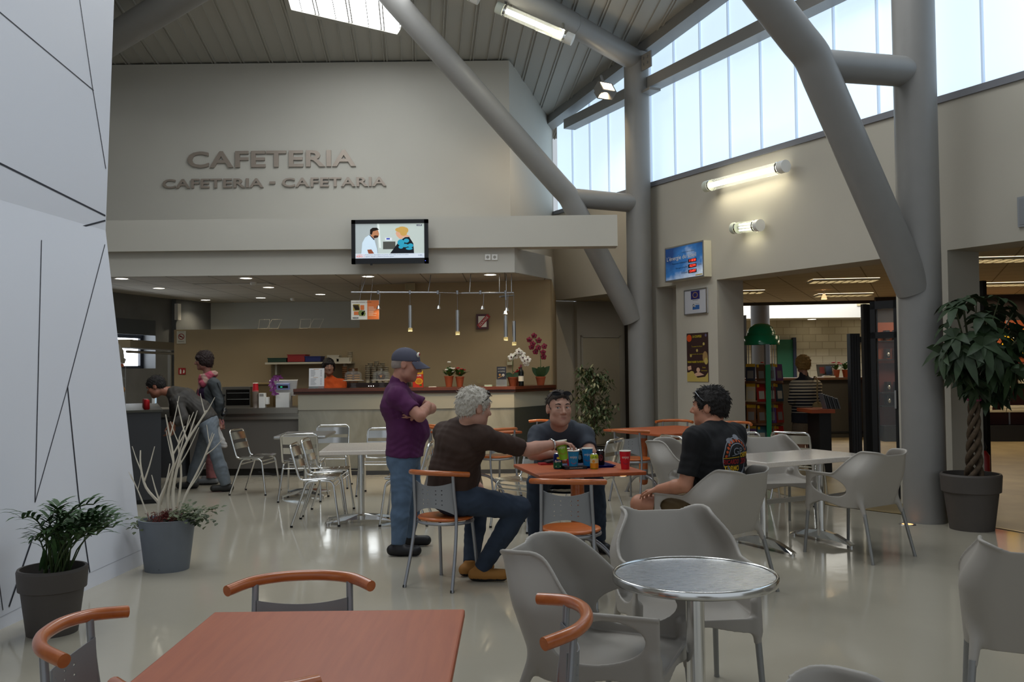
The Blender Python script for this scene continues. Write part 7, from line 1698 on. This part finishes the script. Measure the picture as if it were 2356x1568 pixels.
decal(t, O, sh, pc, be, V3((0, 0, 1)), bn, 'shirt_print', [
    (gy, lambda m: (m.ring(0, 0, .122, .128), m.ring(0, .0, .084, .09, a0=5, a1=175), m.disc(-.05, .105, .03, .02), m.disc(.02, .125, .03, .018))), (og, lambda m: [m.disc(.105 * math.cos(math.radians(a)), .105 * math.sin(math.radians(a)), .011, n=5) for a in range(10, 180, 15)]),
    (gy, lambda m: (m.text('GP', -.045, .015, w=.09, h=.045), m.line((-.06, .01), (.07, .03), .004))), (rd, lambda m: (m.text('RICARDO', -.12, -.045, w=.13, h=.032, bold=.03), m.text('2014', .035, -.05, w=.09, h=.04, bold=.03))),
    (yl, lambda m: (m.text('CHESTE', .02, -.005, w=.1, h=.032, bold=.03), m.text('TORMO', -.115, -.09, w=.13, h=.036, bold=.03), m.line((-.125, -.005), (.01, .0), .004))), (gy, lambda m: (m.ring(0, -.02, .09, .1, a0=200, a1=340), m.disc(.02, -.115, .03, .012)))])
# --- customer bending over the display case
j = dict(pelvis=P(478, 970, 11.5), waist=P(460, 944, 11.5), chest=P(425, 918, 11.5), neck=P(390, 898, 11.5), head=P(359, 889, 11.45), fwd=(-.9, -.1, -.42), up=(-.3, 0, 1), shL=P(408, 922, 11.3), shR=P(402, 914, 11.7), elL=P(424, 962, 11.2), wrL=P(400, 975, 11.15), elR=P(402, 962, 11.7), wrR=P(392, 975, 11.6),
         hipL=P(479, 978, 11.41), hipR=P(482, 978, 11.59), knL=P(500, 1052, 11.38), knR=P(458, 1055, 11.68), anL=G(520, 11.40, .085), anR=G(440, 11.72, .085), toeL=(-1, -.2, 0), toeR=(-1, -.1, 0))
t, O, C, R, hs, sh, fr = person('person in a dark grey jacket and pale jeans, bending over the display case', j, 1.05, 1.05, ('ruddy3', '9c6650'), shirt=cloth('charcoal_nylon', '37332f', .7), sleeve=1.5, trousers=cloth('pale_denim', '6c747c', .9, .12), shoes=mat('dark_trainer', '2b2a28', .6), hair=(mat('dark_brown_hair', '1a1513'), 'short', .012, .003), hem=.02, flare=.012, vox=.0085, butt=-.3, strands=200,
    hands=(((V3((-.1, .3, -1)), (-1, 0, 0), 1), .4), ((V3((-.1, -.2, -1)), (-1, 0, 0), -1), .4)), detail=True)
# --- woman with scarf
j = dict(pelvis=P(489, 968, 12.25), waist=P(488, 930, 12.25), chest=P(484, 895, 12.25), neck=P(478, 864, 12.25), head=P(469, 829, 12.22), fwd=(-1, -.28, -.12), shL=P(494, 884, 12.06), shR=P(478, 884, 12.44), elL=P(506, 928, 12.04), wrL=P(503, 962, 12.1), elR=P(500, 930, 12.5), wrR=P(506, 962, 12.3),
         hipL=P(489, 975, 12.16), hipR=P(489, 975, 12.34), knL=P(492, 1042, 12.15), knR=P(496, 1042, 12.36), anL=G(487, 12.12, .085), anR=G(496, 12.4, .085), toeL=(-1, -.25, 0), toeR=(-1, -.2, 0))
t, O, C, R, hs, sh, fr = person('person with a pink scarf, grey cardigan and pink trousers, waiting at the counter', j, .98, 1.0, ('rose', '94685a'), True, shirt=[cloth('grey_knit', '44484a'), cloth('aubergine_top', '2c1636')], sleeve=1.5, trousers=cloth('pink_cotton', '9a6264'), shoes=mat('grey_trainer', '6b6e72', .6), hair=(mat('dark_chestnut_hair', '22120f', .7), 'bob', .016, .004), strands=260, flare=.02, hem=-.1, vox=.0085,
    hands=(((V3((.1, 0, -1)), (1, 0, 0), 1), .7), ((V3((0, -.2, -1)), (1, 0, 0), -1), .6)), shirt_fn=lambda c: ((c[:, 0] < P(479, 900, 12.25).x) & (c[:, 2] < P(470, 872, 12.2).z) & (c[:, 1] < 12.45)).astype(int))
S = Sdf(); nk = P(480, 866, 12.22)
for a in range(10):
    q0 = nk + V3((.085 * math.cos(a * .628) + .0, .10 * math.sin(a * .628), .01 - .03 * math.cos(a * .628) * -1)); q1 = nk + V3((.085 * math.cos((a + 1) * .628), .10 * math.sin((a + 1) * .628), .01 + .03 * math.cos((a + 1) * .628))); S.cap(q0, q1, .035, .035, .02)
S.cap(nk + V3((-.07, -.07, 0)), nk + V3((-.10, -.06, -.32)), .035, .04, .02); S.cap(nk + V3((.06, -.08, .03)), nk + V3((-.03, -.13, -.09)), .04, .05, .03); S.amp = .004
S.mesh('scarf', [cloth('pink_scarf', 'a84a5c'), cloth('pale_scarf', 'a8877a'), cloth('teal_scarf', '2c5a50')], t, O, .008, mfn=lambda c: np.where(np.sin(c[:, 0] * 34 + c[:, 2] * 28) > .25, 1, np.where(c[:, 2] < nk.z - .2, 0, 0)))
S = Sdf(); S.ell(P(517, 945, 12.0), (.035, .05, .05), None, .01).cap(P(517, 945, 12.0), P(514, 953, 11.92), .03, .032, .01); S.mesh('camera', mat('camera_black', '101013', .35), t, O, .006); MB().tube([P(517, 945, 12.0) - O, P(515, 915, 12.02) - O, P(500, 880, 12.0) - O], .006, 5).build('camera_strap', M_black, t)
bp = P(500, 975, 12.05); bt = thing('carrier_bag', 'white carrier bag hanging from the hand of the woman with the scarf', 'bag', (bp.x, bp.y, bp.z))
S = Sdf(); S.cap(V3((-.01, 0, -.06)), V3((.01, 0, -.24)), .05, .10, .03, (0, 1, 0), .55).cap(V3((-.05, 0, -.27)), V3((.08, 0, -.29)), .045, .045, .03); S.half(V3((0, 0, -.31)), (0, 0, -1)); S.amp = .006; S.mesh('bag_body', mat('white_plastic_bag', 'a8a6a4', .45), bt, (0, 0, 0), .008)
MB().tube(spline([(-.04, 0, -.08), (-.01, 0, .03), (.02, 0, .03), (.03, 0, -.08)], 4), .008, 6, flat=.5).build('bag_handle', MATS['white_plastic_bag'], bt)
# --- barmaid
j = dict(pelvis=G(765, 13.78, .86), waist=G(765, 13.78, 1.02), chest=P(765, 893, 13.78), neck=P(760, 872, 13.76), head=P(756, 843, 13.73), fwd=(.38, -1, -.05), shR=P(744, 882, 13.76), shL=P(786, 882, 13.80), elR=G(738, 13.73, 1.0), wrR=G(742, 13.50, .98), elL=G(792, 13.73, 1.0), wrL=G(786, 13.53, .98),
         hipR=G(756, 13.78, .84), hipL=G(774, 13.78, .84), knR=G(756, 13.78, .48), knL=G(774, 13.78, .48), anR=G(756, 13.78, .085), anL=G(774, 13.78, .085), toeR=(0, -1, 0), toeL=(0, -1, 0))
person('person in an orange shirt with short dark hair, behind the bar', j, .9, 1.0, ('fair', '9c7460'), True, shirt=cloth('orange_cotton', 'c04c14'), sleeve=.9, trousers=M_jeand, shoes=M_bshoe, hair=(mat('black_hair', '120c0c', .6), 'bob', .012, .003), strands=160, vox=.0085, collar=.02, hem=.1)
# --- woman in stripes, from behind
j = dict(pelvis=P(1852, 968, 13.6), waist=P(1853, 930, 13.6), chest=P(1853, 898, 13.6), neck=P(1850, 868, 13.6), head=P(1847, 839, 13.62), fwd=(-.1, 1, -.15), shL=P(1829, 886, 13.6), shR=P(1878, 886, 13.6), elL=P(1822, 922, 13.55), wrL=G(1834, 13.85, 1.0), elR=P(1886, 924, 13.55), wrR=G(1876, 13.85, 1.0),
         hipL=P(1844, 975, 13.6), hipR=P(1862, 975, 13.6), knL=G(1843, 13.6, .46), knR=G(1862, 13.6, .46), anL=G(1843, 13.6, .085), anR=G(1862, 13.6, .085), toeL=(-.1, 1, 0), toeR=(.1, 1, 0))
zt_, zb_ = P(1850, 872, 13.6).z, P(1850, 948, 13.6).z
m, nt, b, N, L = node_mat('striped_knit')
tc = N('ShaderNodeTexCoord'); sp = N('ShaderNodeSeparateXYZ'); L(tc.outputs['Object'], sp.inputs[0]); mr = N('ShaderNodeMapRange'); mr.inputs['From Min'].default_value = zt_; mr.inputs['From Max'].default_value = zb_; L(sp.outputs['Z'], mr.inputs['Value'])
fq = N('ShaderNodeMath', operation='MULTIPLY'); fq.inputs[1].default_value = 11.; fr_ = N('ShaderNodeMath', operation='FRACT'); L(mr.outputs[0], fq.inputs[0]); L(fq.outputs[0], fr_.inputs[0])
th_ = N('ShaderNodeMapRange'); th_.inputs['To Min'].default_value = .28; th_.inputs['To Max'].default_value = .82; th_.inputs['From Min'].default_value = .1; th_.inputs['From Max'].default_value = .75; L(mr.outputs[0], th_.inputs['Value'])
lt = N('ShaderNodeMath', operation='LESS_THAN'); L(fr_.outputs[0], lt.inputs[0]); L(th_.outputs[0], lt.inputs[1]); mix = N('ShaderNodeMix', data_type='RGBA'); L(lt.outputs[0], mix.inputs[0]); mix.inputs[6].default_value = (*hexc('b0a48e'), 1); mix.inputs[7].default_value = (*hexc('14151e'), 1); L(mix.outputs[2], b.inputs['Base Color']); b.inputs['Roughness'].default_value = .9
t, O, C, R, hs, sh, fr = person('person in a black and white striped cardigan, back turned, at the shop', j, 1.0, 1.03, ('fair', '9c7460'), True, shirt=m, sleeve=1.5, trousers=None, shoes=M_bshoe, hair=(mat('curly_blond_hair', '8a6a38', .8), 'curly', .02, .008), strands=300, vox=.009, hem=-.12, collar=.05, detail=False, torso_s=1.5)
S = Sdf(); S.cap(j['pelvis'] + V3((0, 0, .05)), V3((j['pelvis'].x, 13.6, .42)), .13, .15, .02, (1, 0, 0), 1.35); S.half(V3((0, 0, .42)), (0, 0, -1)); S.amp = .004; S.mesh('skirt', cloth('beige_skirt', '5e5040'), t, O, .009)
bp = P(1884, 946, 13.45); bt = thing('tote_bag', 'cream cloth tote bag on the shoulder of the woman in stripes', 'bag', (bp.x, bp.y, bp.z - .02))
S = Sdf(); S.cap(V3((-.02, 0, .1)), V3((.02, 0, -.08)), .07, .1, .02, (0, 1, 0), .6); S.amp = .005; S.mesh('bag_body', cloth('cream_canvas', '7d6a48'), bt, (0, 0, 0), .009)
sh_ = P(1877, 873, 13.5) - V3(bt.location); MB().tube(spline([(-.02, -.03, .12), tuple(V3((-.04, -.06, .28))), tuple(sh_ + V3((0, -.06, .0))), tuple(sh_ + V3((0, .08, .02))), (0, .05, .12)], 4), .011, 6, flat=.5).build('shoulder_strap', MATS['cream_canvas'], bt)
# ---------------------------------------------------------------- drinks and things on the table of the three men
TZ = .742
def tb(px, py): p = F(px, py, TZ); return (p.x, p.y, TZ)
def tt(px, py, h): p = F(px, py, TZ + h); return (p.x, p.y, TZ)
def can(label, loc, col, body_fn, r=.033, h=.116):
    t = thing('drink_can', label, 'can', loc, 0, None)
    MB().lathe([(r * .8, 0), (r, .008), (r, h - .016), (r * .8, h - .003)], 24, cap=False).build('can_body', col, t)
    MB().lathe([(r * .8, h - .004), (r * .82, h), (r * .74, h), (r * .72, h - .004), (.001, h - .004)], 20, cap=False).build('lid', M_chrome, t)
    body_fn(t, r + .0006, h); return t
def wrap(mb, r, a0=-PI / 2):
    # bends the flat drawing round a can
    mb.v = [((r - p[1] * -0 + (-p[1])) * math.cos(a0 + p[0] / r), (r + (-p[1])) * math.sin(a0 + p[0] / r), p[2]) for p in mb.v]; return mb
def sprite(t, r, h):
    a0 = -PI / 2
    mb = MB().use(mat('can_green', '0f5a38', .3, .3)); mb.lathe([(r, .008), (r, .05)], 24, cap=False); mb.build('green_band', None, t)
    mb = MB().use(M_wpet).text('Sprite', -.027, .048, w=.05, h=.02, y=.001, bold=.02, italic=.25).use(mat('lemon_yellow', 'd8c020', .4)).disc(.004, .083, .013, .009, .001).use(M_wpet).rect(-.016, .016, .018, .026, .001); wrap(mb, r, a0).build('print', None, t)
def dark(t, r, h):
    mb = MB().use(mat('can_silver_print', '7d8a86', .4)).disc(0, .06, .012, .02, .001).line((-.018, .03), (.018, .05), .006, .001).line((-.015, .08), (.012, .09), .005, .001); wrap(mb, r).build('print', None, t)
def juice(t, r, h):
    mb = MB().use(mat('can_orange', 'd08a18', .35, .2)); mb.lathe([(r, .008), (r, .045)], 24, cap=False).use(mat('can_cream', 'c8c090', .4)); mb.lathe([(r, .045), (r, .078)], 24, cap=False); mb.build('label_band', None, t)
    mb = MB().use(mat('can_leaf', '3d6a24', .5)).text('JUS', -.016, .083, w=.03, h=.014, y=.001, bold=.03).use(mat('can_orange', 'd08a18')).disc(-.008, .058, .011, w=.001).disc(.012, .03, .009, w=.0012).use(M_black).rect(-.02, .074, .02, .077, .001); wrap(mb, r).build('print', None, t)
def cola(t, r, h):
    mb = MB().use(mat('can_darkred', '6a1414', .4)).disc(0, .06, .016, .025, .001); wrap(mb, r).build('print', None, t)
navy = mat('can_navy', '131c58', .25, .4)
can('blue and green lemonade can standing alone at the front of the table', tt(1283, 1042, .116), navy, sprite)
can('blue and green lemonade can on the tray, behind the yellow juice can', tt(1354, 1034.6, .116), navy, sprite)
can('dark green can between the two blue cups', tt(1333, 1033.5, .116), mat('can_deepgreen', '14251f', .25, .4), dark)
can('yellow juice can in front of the tray', tt(1367, 1042, .116), mat('can_lime', 'a8b428', .3, .3), juice, .031, .112)
can('black and red cola can at the rim of the tray', tt(1381, 1034.6, .116), mat('can_black', '1c0c0c', .25, .4), cola)
def cup(label, loc, m, h=.135, r=.042, tilt=None, text=True):
    t = thing('paper_cup', label, 'cup', loc, 0, None)
    if tilt: t.rotation_euler = tilt
    MB().lathe([(r * .70, 0), (r, h)], 28, cap=False).lathe([(r * .7, .004), (.001, .004)], 20, cap=False, smooth=False).build('cup_wall', m, t)
    MB().lathe([(r * .97, h - .004), (r * 1.04, h - .004), (r * 1.05, h + .002), (r * .97, h + .002), (r * .94, h - .006), (r * .7, .01)], 28, cap=False).build('rim', M_wpet, t)
    if text:
        mb = MB().use(M_wpet).text('enjoy', -.026, h * .56, w=.05, h=.024, y=.001); mb.use(mat('smile_red', 'b04030', .5) if m.name != 'red_cup' else mat('smile_dark', '6a2a4a', .5)).ring(0, h * .46, .02, .023, .001, 12, 200, 330)
        rr = r * .7 + r * .3 * .5
        mb.v = [(((r * .7 + r * .3 * p[2] / h) + .0012) * math.cos(-PI / 2 + p[0] / rr), ((r * .7 + r * .3 * p[2] / h) + .0012) * math.sin(-PI / 2 + p[0] / rr), p[2]) for p in mb.v]; mb.build('print', None, t)
    return t
M_bc, M_rc, M_gc = mat('blue_cup', '1583b4', .45), mat('red_cup', 'c01424', .45), mat('green_cup', '7cae1e', .45)
cup('blue paper cup marked enjoy, front and centre on the table', tt(1319, 1036, .135), M_bc)
cup('blue paper cup at the back of the tray, behind the cans', tt(1351, 1030.4, .135), M_bc)
cup('red paper cup on the tray, half hidden by the blue cup', tt(1314, 1031, .135), M_rc)
cup('red paper cup marked enjoy, alone near the table corner', tt(1438, 1036.3, .135), M_rc)
p = P(1297, 1054, 6.62)
cup('lime green paper cup held tilted in the hand of the man in brown', (p.x - .0, 6.60, P(1297, 1056, 6.60).z), M_gc, tilt=(0, math.radians(-9), 0))
t = thing('serving_tray', 'dark blue plastic tray under the drinks', 'tray', (tb(1345, 1073)[0], tb(1345, 1073)[1], TZ), math.radians(13)); mb = MB()
mb.rbox(-.20, -.12, 0, .20, .12, .0004, .03).build('basin', mat('tray_blue', '141c6a', .35), t); mb = MB()
o_ = [(x * 1, y * 1) for x, y in ((-.20, -.12), (.20, -.12), (.20, .12), (-.20, .12))]; i_ = [(x * .93, y * .9) for x, y in o_]
for k in range(4):
    a, b_ = o_[k], o_[(k + 1) % 4]; c, d = i_[k], i_[(k + 1) % 4]; mb.add([(a[0] * 1.04, a[1] * 1.06, .016), (b_[0] * 1.04, b_[1] * 1.06, .016), (d[0], d[1], .001), (c[0], c[1], .001)], [(0, 1, 2, 3), (3, 2, 1, 0)])
mb.build('rim', MATS['tray_blue'], t)
t = thing('notebook', 'flat black case lying at the front edge of the table', 'case', tb(1322, 1078), math.radians(13)); MB().rbox(-.085, -.045, 0, .085, .045, .022, .006).build('cover', mat('case_black', '121214', .4), t); MB().at(frame((0, -.0455, .009), (1, 0, 0), (0, -1, 0))).text('PANORAMIC', -.05, 0, w=.1, h=.006).build('lettering', M_wpet, t)
t = thing('wallet', 'red and black wallet lying beside the lemonade can', 'wallet', tb(1256, 1068), .3); MB().rbox(-.055, -.04, 0, .05, .04, .014, .008).build('cover', mat('wallet_red', 'a01c20', .5), t); MB().at(Matrix.Rotation(-.2, 4, 'Y')).rbox(-.0, -.045, .014, .07, .035, .026, .008).build('flap', mat('wallet_black', '18161a', .5), t)
